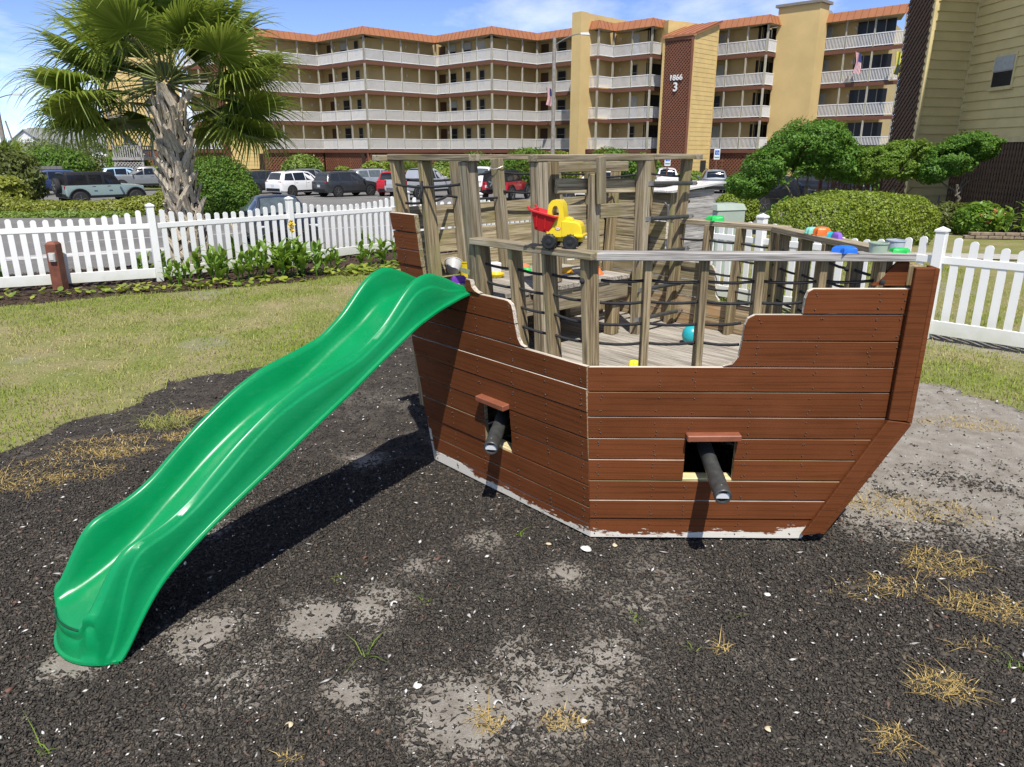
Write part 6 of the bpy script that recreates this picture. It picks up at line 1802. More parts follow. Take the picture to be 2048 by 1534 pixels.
    if kind != 'pickup' and kind != 'jeep':
        # seams of the doors
        for s_ in (-1, 1):
            for xx in (K['side'][-1][0][0] - .03, K['side'][-2][0][0] - .03):
                MB().box((xx, s_ * (W + .0045), (st[4][1] + st[4][2]) / 2 + .12), (.012, .006, .52)).build('door_seam', PLB, root)
    return root

def hd(x, y): return math.atan2(y, x)
P_TEAL = carpaint('paint_teal_grey', (.235, .315, .30)); P_BLUE = carpaint('paint_dark_blue', (.018, .035, .11)); P_DK = carpaint('paint_charcoal', (.030, .034, .036)); P_WH = carpaint('paint_white', (.76, .76, .75))
P_SIL = carpaint('paint_silver', (.36, .375, .385), .25); P_SIL2 = carpaint('paint_silver_light', (.48, .49, .50), .25); P_RED = carpaint('paint_red', (.42, .012, .022)); P_BK = carpaint('paint_black', (.010, .011, .013)); P_GR = carpaint('paint_grey_blue', (.010, .012, .014))
P_STEEL = carpaint('paint_steel', (.20, .22, .24), .2); P_LB = carpaint('paint_light_blue', (.34, .47, .58)); P_BB = carpaint('paint_bright_blue', (.03, .22, .60)); P_GREY = carpaint('paint_grey', (.16, .17, .17))
car('off_road_car', 'pale teal off-road car with black hardtop and rear spare wheel', 'car', (-23.1, 42.8), hd(.66, .75), 'jeep', P_TEAL, top=PLB)
car('parked_suv', 'dark blue car facing left behind the teal off-roader', 'car', (-34.6, 56.6), hd(-.80, -.60), 'suv', P_BLUE)
car('parked_pickup', 'grey pickup truck half hidden behind the palm trunk', 'car', (-30.4, 63.5), hd(-.9, -.42), 'pickup', P_GREY)
car('parked_hatchback', 'light blue car behind the grey pickup', 'car', (-35.5, 70.5), hd(.8, .6), 'suv', P_LB)
car('parked_car', 'bright blue car roof behind the teal off-roader', 'car', (-43.5, 71.0), hd(.8, -.6), 'sedan', P_BB)
car('parked_suv', 'charcoal car beside the round bush, left of the white car', 'car', (-18.9, 58.6), hd(.66, .75), 'suv', P_DK)
car('parked_suv', 'white sport utility car with dark tail lamps, left of the charcoal one', 'car', (-15.3, 54.9), hd(.60, .80), 'suv', P_WH)
car('parked_suv', 'charcoal sport utility car right of the white one', 'car', (-11.7, 53.9), hd(.68, .73), 'suv', P_DK)
car('parked_suv', 'grey car roof showing above the white car', 'car', (-17.2, 65.5), hd(.66, .75), 'suv', P_GREY)
car('parked_minivan', 'silver minivan parked behind the charcoal car', 'car', (-11.4, 64.2), hd(.74, .67), 'van', P_SIL, glass=GLASSG)
car('parked_car', 'red car half hidden behind the leaning ship post', 'car', (-8.15, 55.2), hd(.2, .98), 'suv', P_RED)
car('parked_pickup', 'silver pickup truck seen between the ship posts', 'car', (-5.9, 51.0), hd(.52, .85), 'pickup', P_SIL2)
car('parked_suv', 'white car facing the camera beside the red off-roader', 'car', (-2.35, 58.0), hd(-.1, -.99), 'pickup', P_WH, glass=GLASSG)
car('off_road_car', 'red off-road car with black hardtop and rear spare wheel', 'car', (-.35, 48.2), hd(.34, .94), 'jeep', P_RED, top=PLB)
car('parked_van', 'large white pickup seen through the ship slats', 'car', (5.0, 42.6), hd(-.985, .17), 'pickup', P_WH)
car('parked_suv', 'white car seen from behind at the lattice tower', 'car', (13.3, 66.2), hd(.12, .99), 'suv', P_WH)
car('parked_suv', 'silver grey car seen from behind right of the ship post', 'car', (15.4, 58.6), hd(.16, .98), 'suv', P_STEEL)
car('parked_suv', 'black sport utility car behind the broadleaf tree', 'car', (13.0, 37.4), hd(.94, .34), 'suv', P_BK)
car('parked_suv', 'black car facing right at the end of the row under the tree', 'car', (21.0, 50.0), hd(.80, -.60), 'suv', P_BK)
car('parked_car', 'white car behind the black one at the end of the row', 'car', (24.0, 57.0), hd(.80, -.60), 'sedan', P_WH)
car('parked_saloon', 'dark blue grey saloon parked nose to the picket fence', 'car', (-7.15, 22.9), hd(.42, -.91), 'sedan', P_GR, glass=GLASSG)
# ------------------------------------------------------------------ buildings
def m_stucco(name, c):
    t = NT(name); w = t.coord('Object'); n = t.noise(w, 22, 4, .7); g = t.noise(w, .5, 4)
    col = t.mix(t.ramp(g, [(.35, 0.0), (.7, 1.0)]), c, tuple(x * .86 for x in c))
    t.bump(n, .35, .03); return t.fin(col, .9, 0, .2)
STUCCO = m_stucco('stucco_yellow', (.60, .44, .195))
WALLY = m_stucco('wall_ochre', (.52, .39, .185))
SIDE_Y = m_plain('siding_yellow', (.62, .45, .18), .75, var=.08, scale=1.5)
SIDE_T = m_plain('siding_tan', (.66, .53, .24), .75, var=.08, scale=1.2)
TRIM_T = m_plain('trim_tan', (.68, .56, .28), .7)
BROWN = m_plain('lattice_brown', (.225, .088, .048), .75, var=.12, scale=4)
BROWND = m_plain('slat_dark_brown', (.125, .072, .042), .8, var=.15, scale=4)
BEAMB = m_plain('beam_brown', (.15, .060, .035), .75, var=.1)
COPPER = m_plain('roof_copper_metal', (.37, .15, .066), .45, var=.08, scale=1.2)
COPD = m_plain('roof_copper_seam', (.30, .09, .03), .5)
RAILW = m_plain('railing_white', (.82, .81, .79), .5, var=.05, scale=3)
POSTG = m_wood('balcony_post_grey', (.40, .37, .31), (.50, .47, .41), (.27, .24, .19), stain=(.34, .36, .17))
DOORB = m_plain('door_brown', (.075, .038, .022), .6); DOORL = m_plain('door_pale', (.50, .50, .44), .6)
PANE = m_plain('window_pane', (.020, .022, .024), .25, spec=.25); FRAMEW = m_plain('window_frame', (.30, .28, .24), .5)
BLIND = m_plain('window_blind', (.42, .43, .40), .6)
CEIL = m_plain('balcony_ceiling', (.44, .36, .23), .8)

FL_Z = [2.40, 5.07, 7.74, 10.41]; RF = 12.62; GB = -.95
bld = thing('apartment_building', 'four storey ochre apartment building with white balcony railings and copper roof edge', 'building', (0, 75, GB))
BO = Vector((0, 75, GB))
def bl(p): return Vector((p[0], p[1], p[2])) - BO
def seg_frame(a, b):
    a = Vector((a[0], a[1], 0)); b = Vector((b[0], b[1], 0)); d = (b - a); L = d.length; d.normalize()
    m = Matrix((d, Vector((-d.y, d.x, 0)), Vector((0, 0, 1)))).transposed().to_4x4(); m.translation = a - Vector((BO.x, BO.y, 0)) - Vector((0, 0, BO.z))
    return m, L           # local x along, y back (away from camera), z world height
_rail = {}
def railing_mesh(L, up=.99):
    k = round(L, 2)
    if k not in _rail:
        mb = MB(); w = L - .12
        mb.box((L / 2, 0, up), (w, .07, .06)); mb.box((L / 2, 0, .09), (w, .05, .06))
        n = int(w / .118)
        for i in range(n): mb.box((.06 + w * (i + .5) / n, 0, up / 2 + .04), (.042, .032, up - .14))
        _rail[k] = mb.mesh('railing', RAILW)
    return _rail[k]
PMESH = MB().box((0, 0, 0), (2.42, .12, .12)).mesh('post', POSTG)
def lattice(mb, L, z0, z1, pitch, w, x0=0.0, y=0.0, t=.03):
    """diagonal strips both ways inside a rectangle"""
    Hh = z1 - z0
    for sgn in (1, -1):
        c = -Hh
        yy = y if sgn > 0 else y + t
        while c < L + Hh:
            # line x = c + s (sgn=1) or x = c + Hh - s
            if sgn > 0: s0, s1 = max(0, -c), min(Hh, L - c); pa = (c + s0, s0); pb = (c + s1, s1)
            else:
                s0, s1 = max(0, c + 0 - L), min(Hh, c); pa = (c - s0, s0); pb = (c - s1, s1)
            if s1 - s0 > .15:
                mb.beam((x0 + pa[0], yy, z0 + pa[1]), (x0 + pb[0], yy, z0 + pb[1]), t, w, up=(0, 0, 1))
            c += pitch
def opening(kind, M0, x, z, parent):
    if kind == 'door':
        o = MB().box((x, -.07, z + 1.03), (1.0, .06, 2.08)).build('door', DOORB, parent, mw=M0)
    elif kind == 'pale':
        o = MB().box((x, -.07, z + 1.03), (.95, .06, 2.08)).build('door', DOORL, parent, mw=M0)
    elif kind in ('win', 'narrow', 'blind'):
        w, h, zz = (1.0, 1.25, 1.45) if kind != 'narrow' else (.62, 1.35, 1.4)
        o = MB().box((x, -.065, z + zz), (w + .14, .05, h + .14)).build('window', FRAMEW, parent, mw=M0)
        MB().box((x, -.085, z + zz + h * .25), (w, .03, h * .47)).build('pane', PANE if kind != 'blind' else BLIND, o)
        MB().box((x, -.085, z + zz - h * .25), (w, .03, h * .47)).build('pane', PANE, o)
    elif kind == 'slider':
        o = MB().box((x, -.065, z + 1.08), (3.1, .05, 2.2)).build('glass_door', PANE, parent, mw=M0)
        for k in (-.75, .75): MB().box((x + k, -.095, z + 1.08), (.07, .03, 2.2)).build('door_stile', FRAMEW, o)
    elif kind == 'lamp':
        MB().box((x, -.10, z + 1.75), (.16, .14, .28)).build('wall_lamp', m_lamp, parent, bevel=.03, mw=M0)
m_lamp = m_plain('wall_lamp_white', (.62, .60, .52), .4)
def balcony(a, b, n, opens=(), deep=2.1, last=True, solid=False, under=True):
    M0, L = seg_frame(a, b)
    Mb = M0.copy(); Mb.translation = M0.translation + Vector((0, deep, 0))
    MB().box((L / 2, .02, (FL_Z[0] - .35 + RF + .2) / 2), (L + .25, .16, RF + .2 - FL_Z[0] + .35)).build('wall', WALLY, bld, mw=Mb)
    # frame vectors for the slab (sheared: back edge is shifted straight back in y)
    inv = M0.to_3x3().inverted(); sh = inv @ Vector((0, deep, 0))
    for fi, z in enumerate(FL_Z):
        MB().box((L / 2, .02, z - .17), (L + .05, .14, .30)).build('floor_beam', BEAMB, bld, mw=M0)
        mb = MB(); P = [(0, .095), (L, .095), (L + sh.x, sh.y - .085), (sh.x, sh.y - .085)]
        mb.prism(P, z - .22, z - .02); mb.build('floor_slab', CEIL, bld, mw=M0)
        rm = railing_mesh(L / n)
        for i in range(n):
            put('railing', rm, bld, M0 @ Matrix.Translation((L * i / n, -.02, z)))
        for i in range(n + (1 if last else 0)):
            put('post', PMESH, bld, M0 @ Matrix.Translation((L * i / n, .03, z + 1.21 - .0)) @ Matrix.Rotation(R(90), 4, 'Y'))
        for (k, fx) in opens:
            if isinstance(k, (list, tuple)): kk = k[fi]
            else: kk = k
            if kk: opening(kk, Mb, L * fx + sh.x * 0, z, bld)
    # soffit and roof edge
    mb = MB(); P = [(0, -.28), (L, -.28), (L + sh.x, sh.y + 1.5), (sh.x, sh.y + 1.5)]
    mb.prism(P, RF, RF + .06); mb.build('soffit', CEIL, bld, mw=M0)
    mb = MB(); e = .30
    V = [(-.335, -.34, RF - .02), (L + .335, -.34, RF - .02), (L + .02, -.02, RF + .70), (-.02, -.02, RF + .70), (L + .02, .5, RF + .70), (-.02, .5, RF + .70)]
    mb.add(V, [(0, 1, 2, 3), (3, 2, 4, 5)])
    ro = mb.build('roof_edge', COPPER, bld, mw=M0)
    m2 = MB(); k = int(L / .55)
    for i in range(k + 1):
        x = L * i / k; m2.beam((x, -.345, RF - .01), (x, -.03, RF + .70), .035, .04, up=(0, -1, .3))
    tag(m2.build('roof_seams', COPD, ro), kind='stuff')
    if under:
        mb = MB(); lattice(mb, L, GB + .1, FL_Z[0] - .34, .34, .12, y=.16)
        mb.box((L / 2, .22, FL_Z[0] - .42), (L, .08, .16)); mb.box((L / 2, .22, GB + .2), (L, .08, .2))
        for i in range(int(L / 2.2) + 1): mb.box((min(L, i * 2.2), .20, (GB + FL_Z[0]) / 2 - .1), (.16, .10, FL_Z[0] - GB - .5))
        tag(mb.build('lattice_screen', BROWN, bld, mw=M0), kind='stuff')
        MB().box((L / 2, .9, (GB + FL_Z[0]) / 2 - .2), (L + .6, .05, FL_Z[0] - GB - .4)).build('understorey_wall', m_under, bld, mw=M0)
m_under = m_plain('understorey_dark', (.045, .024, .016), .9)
dA = [('door', .16), ('win', .42), ('narrow', .72), ('lamp', .28)]
balcony((-24.3, 76.1), (-19.65, 80.7), 3, [('lamp', .75)])
balcony((-19.65, 80.7), (-13.9, 75.2), 3, [('door', .20), (['win', 'win', 'win', 'blind'], .50), ('narrow', .78), ('lamp', .32)])
balcony((-13.9, 75.2), (-7.75, 81.2), 4, [('lamp', .52)])
balcony((-7.75, 81.2), (-1.9, 75.2), 4, [('door', .10), (['win', 'blind', 'win', 'blind'], .30), (['narrow', 'narrow', 'narrow', 'blind'], .58), (['narrow', 'narrow', 'narrow', 'pale'], .83), ('lamp', .20)])
balcony((-1.9, 75.2), (2.5, 79.5), 3, [])
balcony((2.5, 79.5), (6.0, 76.0), 2, [('door', .25), ('win', .72)])
balcony((6.7, 73.0), (7.75, 71.95), 1, [('narrow', .5)])
balcony((7.75, 71.95), (9.3, 73.6), 1, [('narrow', .3)])
balcony((9.3, 73.6), (12.3, 70.7), 2, [('lamp', .3), (['narrow', 'pale', 'narrow', 'pale'], .68)])
balcony((12.3, 70.7), (14.3, 72.7), 1, [('slider', .5)])
balcony((17.9, 73.0), (21.9, 69.0), 3, [(['pale', 'narrow', 'pale', 'pale'], .33), ('lamp', .15)])
balcony((21.9, 69.0), (23.2, 70.3), 1, [('slider', .6)])
balcony((26.4, 69.3), (31.2, 64.2), 3, [('pale', .22), ('slider', .82), ('lamp', .58)])
# left end, mostly behind the palm
balcony((-33.6, 80.6), (-29.3, 79.0), 2, [('door', .4)])
# fin wall with parapet, chimney stack
def block(name, poly, z0, z1, mat, parent=None):
    mb = MB().prism([(p[0] - BO.x, p[1] - BO.y) for p in poly], z0 - BO.z, z1 - BO.z)
    return mb.build(name, mat, parent or bld)
block('fin_wall', [(5.35, 72.2), (6.1, 71.4), (6.85, 72.15), (6.1, 72.95)], GB, 13.95, STUCCO)
block('parapet_wall', [(6.45, 72.65), (6.8, 72.3), (13.5, 78.9), (13.1, 79.3)], FL_Z[0], 13.93, STUCCO)
block('chimney_stack', [(23.0, 70.2), (25.6, 67.6), (26.8, 68.8), (24.2, 71.4)], GB, 14.0, STUCCO)
block('chimney_cap', [(22.7, 70.2), (25.6, 67.3), (27.1, 68.8), (24.2, 71.7)], 14.0, 14.22, m_plain('cap_grey', (.22, .20, .17), .7))
block('building_core', [(-24.5, 78.6), (-19.65, 83.4), (-13.9, 77.9), (-7.75, 83.9), (-1.9, 77.9), (2.5, 82.2), (7.0, 77.7), (9.3, 76.3), (12.3, 73.4), (14.3, 75.4), (17.9, 75.7), (21.9, 71.7), (24, 73.8), (26.4, 72.0), (31.2, 66.9), (36, 74), (20, 90), (-20, 96)], GB, RF, WALLY)
block('roof_deck', [(-24, 82), (-14, 79), (-8, 84), (-2, 79), (6, 80), (12, 74), (22, 73), (31, 68), (36, 76), (-20, 92)], RF + .1, RF + .45, m_plain('roof_flat', (.30, .28, .25), .9))
block('roof_unit', [(26.5, 73), (28.2, 72), (28.8, 73), (27.2, 74)], RF + .45, RF + 1.5, m_plain('roof_unit_grey', (.35, .33, .29), .7))
block('tower_wall', [(13.6, 70.4), (17.9, 73.0), (18.2, 76), (12.5, 75)], 10.6, 13.1, SIDE_Y)
def siding(parent, a, b, z0, z1, pitch, mat, ox=0.0, ztop=None, one=True, name='siding', BOv=None, corner=.14, trim=None):
    """lapped boards on a wall from a to b; ztop(x) may slope the top"""
    M0, L = seg_frame(a, b)
    if BOv is not None: M0.translation = Vector((a[0], a[1], 0)) - BOv
    z = z0; mb = MB()
    while z < z1 - .02:
        zz = min(z + pitch, z1)
        x1 = L
        if ztop:
            pass
        V = [(0, -.012, z), (L, -.012, z), (L, .004, zz), (0, .004, zz), (0, .05, z), (L, .05, z), (L, .05, zz), (0, .05, zz)]
        F = [(0, 1, 2, 3), (5, 4, 7, 6), (4, 5, 1, 0), (3, 2, 6, 7), (4, 0, 3, 7), (1, 5, 6, 2)]
        if ztop:
            t0, t1 = ztop
            def cap(x, zv): return min(zv, t0 + (t1 - t0) * x / L)
            if cap(0, z) < z - 1e-6 and cap(L, z) < z - 1e-6: break
            xa = 0
            if t0 < zz: xa = max(0, min(L, (zz - t0) / (t1 - t0) * L)); xb = max(0, min(L, (z - t0) / (t1 - t0) * L)) if t0 < z else 0
            else: xb = 0
            V = [(xb, -.012, z), (L, -.012, z), (L, .004, zz), (xa, .004, zz), (xb, .05, z), (L, .05, z), (L, .05, zz), (xa, .05, zz)]
        if one: mb.add(V, F)
        else:
            MB().add(V, F).build('siding_board', mat, parent, mw=M0)
        z = zz
    if one: tag(mb.build(name, mat, parent, mw=M0), kind='stuff')
    for x in (corner / 2 - .01, L - corner / 2 + .01):
        zt = z1 if not ztop else (ztop[0] if x < L / 2 else ztop[1])
        MB().box((x, -.018, (z0 + zt) / 2), (corner, .05, zt - z0)).build('corner_board', trim or mat, parent, mw=M0)
# lattice stair tower with the numbers
TA, TB_, TC = (13.05, 69.25), (15.2, 67.1), (17.85, 69.75)
siding(bld, TB_, TC, GB, 12.7, .37, SIDE_Y, ztop=(11.45, 12.7))
M0, L = seg_frame(TA, TB_)
mb = MB(); lattice(mb, L - .36, .3, 11.2, .30, .095, x0=.18, y=0)
tag(mb.build('tower_lattice', BROWN, bld, mw=M0), kind='stuff')
for x, w, m_ in ((.09, .18, SIDE_Y), (L - .10, .20, BROWN)): MB().box((x, -.02, (GB + 11.4) / 2), (w, .14, 11.4 - GB)).build('tower_post', m_, bld, mw=M0)
MB().box((L / 2, -.02, 11.32), (L - .36, .12, .24)).build('tower_beam', BROWN, bld, mw=M0)
MB().box((L / 2, .02, -.32), (L - .38, .10, 1.2)).build('tower_base', SIDE_Y, bld, mw=M0)
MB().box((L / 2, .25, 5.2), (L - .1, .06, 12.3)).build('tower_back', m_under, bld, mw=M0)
mb = MB(); o = -BO
V = [(TA[0] - .2, TA[1] - .15, 11.45), (TB_[0] + .05, TB_[1] - .25, 11.45), (TC[0] + .25, TC[1] - .1, 12.75), (TA[0] + 2.8, TA[1] + 2.7, 12.75)]
V = [(x + o.x, y + o.y, z + o.z) for x, y, z in V]; V2 = [(x, y, z + .16) for x, y, z in V]
mb.add(V + V2, [(3, 2, 1, 0), (4, 5, 6, 7), (0, 1, 5, 4), (1, 2, 6, 5), (2, 3, 7, 6), (3, 0, 4, 7)])
tr = mb.build('tower_roof', COPPER, bld)
m2 = MB()
for i in range(6):
    t = i / 5; p = Vector(V2[0]).lerp(Vector(V2[1]), t); q = Vector(V2[3]).lerp(Vector(V2[2]), t); m2.beam(p + Vector((0, 0, .02)), q + Vector((0, 0, .02)), .05, .05)
tag(m2.build('roof_seams', COPD, tr), kind='stuff')
NUMW = m_plain('number_white', (.80, .80, .78), .5)
def text(body, size, M_, mat, parent, name, depth=.03):
    cu = bpy.data.curves.new(name, 'FONT'); cu.body = body; cu.size = size; cu.align_x = 'CENTER'; cu.extrude = depth; cu.offset = size * .022; cu.space_character = 1.08
    ob = bpy.data.objects.new(name, cu); COL.objects.link(ob)
    dg = bpy.context.evaluated_depsgraph_get()
    me = bpy.data.meshes.new_from_object(ob.evaluated_get(dg)); bpy.data.objects.remove(ob, do_unlink=True)
    me.name = name; me.materials.clear(); me.materials.append(mat)
    return put(name, me, parent, M_)
for b_, sz, zz in (('1866', .62, 8.05), ('3', .98, 7.18)):
    text(b_, sz, M0 @ Matrix.Translation((L / 2, -.10, zz)) @ Matrix.Rotation(R(90), 4, 'X'), NUMW, bld, 'number')
MB().box((0, 0, 0), (.9, .06, 2.1)).build('doorway', DARKIN, bld, bevel=.02, mw=seg_frame(TB_, TC)[0] @ Matrix.Translation((2.75, -.03, GB + 1.35)))
# left siding tower and end block
siding(bld, (-28.0, 77.0), (-24.4, 78.2), GB, 13.2, .37, SIDE_Y)
M0, L = seg_frame((-29.3, 78.3), (-28.0, 77.0))
mb = MB(); lattice(mb, L, GB + .1, 12.9, .30, .09, y=0); tag(mb.build('tower_lattice', BROWN, bld, mw=M0), kind='stuff')
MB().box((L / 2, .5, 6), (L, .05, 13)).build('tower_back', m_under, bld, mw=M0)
siding(bld, (-41.0, 78.5), (-33.8, 80.2), 2.4, 12.6, .37, SIDE_Y)
block('end_block_base', [(-41, 78.6), (-33.8, 80.3), (-34.5, 84), (-41.5, 82)], GB, 2.4, BROWN)
block('end_block_roof', [(-41.4, 78.1), (-33.5, 79.9), (-34.5, 84.5), (-42, 82.5)], 12.6, 13.5, COPPER)
for z in (3.9, 6.6, 9.2):
    MM = seg_frame((-41.0, 78.5), (-33.8, 80.2))[0]
    o = MB().box((4.6, -.04, z), (1.1, .05, 1.3)).build('window', FRAMEW, bld, mw=MM); MB().box((4.6, -.07, z), (.95, .03, 1.15)).build('pane', PANE, o)

# ------------------------------------------------------------------ right hand building
rb = thing('siding_building', 'tan lap-sided building with brown slat base at the right edge', 'building', (16.6, 29.0, -.3))
RBO = Vector((16.6, 29.0, -.3)); BO_save = BO
def seg2(a, b):
    a = Vector((a[0], a[1], 0)); b = Vector((b[0], b[1], 0)); d = b - a; L = d.length; d.normalize()
    m = Matrix((d, Vector((-d.y, d.x, 0)), Vector((0, 0, 1)))).transposed().to_4x4(); m.translation = a - RBO
    return m, L
C4 = (16.6, 29.0); ML = (14.76, 28.54); LB = (14.70, 30.2); WE = (17.14, 7.5)
def boards(a, b, z0, z1, pitch):
    M_, L = seg2(a, b); z = z0
    V = None
    while z < z1 - .02:
        zz = min(z + pitch, z1)
        MB().add([(0, -.045, z), (L, -.045, z), (L, .002, zz), (0, .002, zz), (0, .05, z), (L, .05, z), (L, .05, zz), (0, .05, zz)], [(0, 1, 2, 3), (5, 4, 7, 6), (4, 5, 1, 0), (3, 2, 6, 7), (4, 0, 3, 7), (1, 5, 6, 2)]).build('siding_board', SIDE_T, rb, mw=M_)
        z = zz
    return M_, L
boards(ML, C4, -.3, 13.4, .315)
Mw_, Lw = boards(C4, WE, 2.70, 13.4, .315)
for x in (.06,): MB().box((x, -.045, 6.5), (.13, .07, 13.6)).build('corner_board', TRIM_T, rb, mw=seg2(ML, C4)[0])
MB().box((.05, -.03, 8.0), (.11, .05, 10.6)).build('corner_board', TRIM_T, rb, mw=Mw_)
MB().box((Lw / 2, -.025, 2.62), (Lw, .06, .17)).build('skirt_board', TRIM_T, rb, mw=Mw_)
# window in the wing
xw = 29.0 - 26.9
o = MB().box((xw, -.02, 4.83), (1.16, .07, 1.12)).build('window', TRIM_T, rb, mw=Mw_)
MB().box((xw, -.062, 5.07), (.98, .03, .46)).build('pane', BLIND, o); MB().box((xw, -.055, 4.58), (.98, .03, .46)).build('pane', PANE, o)
MB().box((xw, -.07, 4.83), (.98, .04, .04)).build('sash_bar', FRAMEW, o); MB().box((xw, -.06, 4.25), (1.22, .12, .05)).build('sill', TRIM_T, o)
# slat base of the wing
mb = MB(); n = int(Lw / .15)
for i in range(n): mb.box(((i + .5) * Lw / n, .0, 1.1), (.085, .025, 2.86))
for k in range(14): mb.box((Lw / 2, .03, -.2 + k * .21), (Lw, .02, .09))
tag(mb.build('slat_screen', BROWND, rb, mw=Mw_), kind='stuff')
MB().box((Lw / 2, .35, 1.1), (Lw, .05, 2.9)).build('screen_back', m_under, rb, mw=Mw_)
# brown lattice side of the stair tower
M_, L = seg2(LB, ML)
mb = MB(); lattice(mb, L, -.3, 13.6, .25, .10, y=0); tag(mb.build('stair_lattice', BROWND, rb, mw=M_), kind='stuff')
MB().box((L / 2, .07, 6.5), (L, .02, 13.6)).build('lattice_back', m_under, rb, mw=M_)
# roof of the wing, above the view; wide eave added to shade the siding
mb = MB().prism([(15.35 - RBO.x, 29.9 - RBO.y), (15.55 - RBO.x, 7.0 - RBO.y), (26 - RBO.x, 7.0 - RBO.y), (26 - RBO.x, 32 - RBO.y), (15.6 - RBO.x, 30.4 - RBO.y)], 13.72, 13.98)
mb.build('roof', COPPER, rb)
MB().prism([(17.25 - RBO.x, 7.55 - RBO.y), (25 - RBO.x, 7.55 - RBO.y), (25 - RBO.x, 31 - RBO.y), (16.75 - RBO.x, 29.3 - RBO.y)], .1, 13.70).build('core_wall', SIDE_T, rb)
# brown garden stair beside it
gs = thing('garden_stair', 'brown wooden garden stair and pergola left of the tan building', 'stair', (15.5, 34.5, tz(15.5, 34.5)))
for x in (-.9, .2, 1.3):
    for y in (0, 1.6): MB().box((x, y, 1.45), (.14, .14, 2.9)).build('post', BEAMB, gs)
for k in range(7): MB().box((-1.3 + k * .5, .8, 2.98), (.06, 2.4, .14)).build('rafter', BROWND, gs)
for y in (0, 1.6): MB().box((.2, y, 2.86), (3.0, .08, .16)).build('beam', BROWND, gs)
for k in range(9): MB().box((1.0 - .22 * k, .8, .12 + .2 * k), (.3, 1.4, .05)).build('step', BEAMB, gs)
mb = MB()
for k in range(16): mb.box((-1.2 + k * .17, -.04, 1.15), (.07, .03, 1.5))
tag(mb.build('baluster_screen', BROWND, gs), kind='stuff')

# grey wooden stair tower at the far left
ws = thing('wooden_stair_tower', 'weathered grey wooden stair tower at the left end of the building', 'stair', (-36.5, 74.5, GB))
for x in (-1.3, 1.3):
    for y in (-1.2, 1.2): MB().box((0, 0, 0), (7.2, .18, .18)).build('post', W_GREY, ws, mw=Matrix.Translation((x, y, 3.6)) @ Matrix.Rotation(R(90), 4, 'Y'))
for z in (2.5, 5.2):
    MB().box((0, 0, z), (3.0, 2.8, .26)).build('platform', W_GREY, ws)
    for y in (-1.3, 1.3):
        MB().box((0, y, z + 1.15), (2.8, .08, .12)).build('hand_rail', W_GREY, ws)
        mb = MB()
        for k in range(13): mb.box((-1.3 + k * .216, y, z + .62), (.10, .05, .95))
        tag(mb.build('balusters', W_GREY, ws), kind='stuff')
mb = MB(); lattice(mb, 2.6, .1, 2.2, .3, .08, x0=-1.3, y=-1.3); tag(mb.build('lattice_skirt', W_GREY, ws), kind='stuff')
MB().beam((-2.8, 0, .1), (-1.3, 0, 2.5), 1.2, .2).build('stringer', W_GREY, ws)
MB().beam((1.2, 0, 2.6), (-1.2, 0, 5.2), 1.0, .2).build('stringer', W_GREY, ws)

# ------------------------------------------------------------------ far houses
HW = m_plain('house_white', (.74, .74, .72), .7, var=.04); ROOFG = m_plain('shingle_grey', (.20, .205, .20), .9, var=.15, scale=2); ROOFL = m_plain('shingle_light', (.33, .33, .32), .9, var=.12, scale=2)
h1 = thing('white_house', 'white gabled house with grey roof far off at the left', 'house', (-99.0, 165, -1.0))
MB().box((0, 2, 2.6), (15, 8, 5.2)).build('wall', HW, h1)
def gable(parent, x0, x1, y0, y1, ze, zr, axis, mat, name='roof', over=.4, wallm=None):
    mb = MB()
    if axis == 'x':
        ym = (y0 + y1) / 2; V = [(x0 - over, y0 - over, ze), (x1 + over, y0 - over, ze), (x1 + over, ym, zr), (x0 - over, ym, zr), (x1 + over, y1 + over, ze), (x0 - over, y1 + over, ze)]
        mb.add(V + [(a, b, c - .2) for a, b, c in V], [(0, 1, 2, 3), (3, 2, 4, 5), (6, 9, 8, 7), (9, 11, 10, 8), (0, 6, 7, 1), (5, 4, 10, 11), (0, 3, 9, 6), (3, 5, 11, 9), (1, 7, 8, 2), (2, 8, 10, 4)])
        w = MB().add([(x0, y0, ze), (x0, y1, ze), (x0, ym, zr - .25), (x1, y0, ze), (x1, y1, ze), (x1, ym, zr - .25)], [(0, 1, 2), (3, 5, 4)])
    else:
        xm = (x0 + x1) / 2; V = [(x0 - over, y0 - over, ze), (x0 - over, y1 + over, ze), (xm, y1 + over, zr), (xm, y0 - over, zr), (x1 + over, y1 + over, ze), (x1 + over, y0 - over, ze)]
        mb.add(V + [(a, b, c - .2) for a, b, c in V], [(0, 1, 2, 3), (3, 2, 4, 5), (6, 9, 8, 7), (9, 11, 10, 8), (0, 6, 7, 1), (5, 4, 10, 11), (0, 3, 9, 6), (3, 5, 11, 9), (1, 7, 8, 2), (2, 8, 10, 4)])
        w = MB().add([(x0, y0, ze), (x1, y0, ze), (xm, y0, zr - .25), (x0, y1, ze), (x1, y1, ze), (xm, y1, zr - .25)], [(0, 1, 2), (3, 5, 4)])
    r = mb.build(name, mat, parent)
    for k_ in (0, 3): MB().add(w.v[k_:k_ + 3], [(0, 1, 2)]).build('gable_wall', wallm or HW, parent)
    return r
gable(h1, -4.5, 7.5, -2, 6, 5.2, 8.0, 'x', ROOFG)
gable(h1, -7.5, 3.5, -4.0, 3.8, 3.4, 7.6, 'y', ROOFL)
MB().box((-2, -.2, 1.7), (10.8, 7.4, 3.4)).build('porch_wall', HW, h1)
for x in (-3.2, -1.2): o = MB().box((x, -4.02, 3.2), (1.2, .08, 1.6)).build('window', FRAMEW, h1); MB().box((x, -4.08, 3.2), (1.0, .06, 1.4)).build('pane', PANE, o)
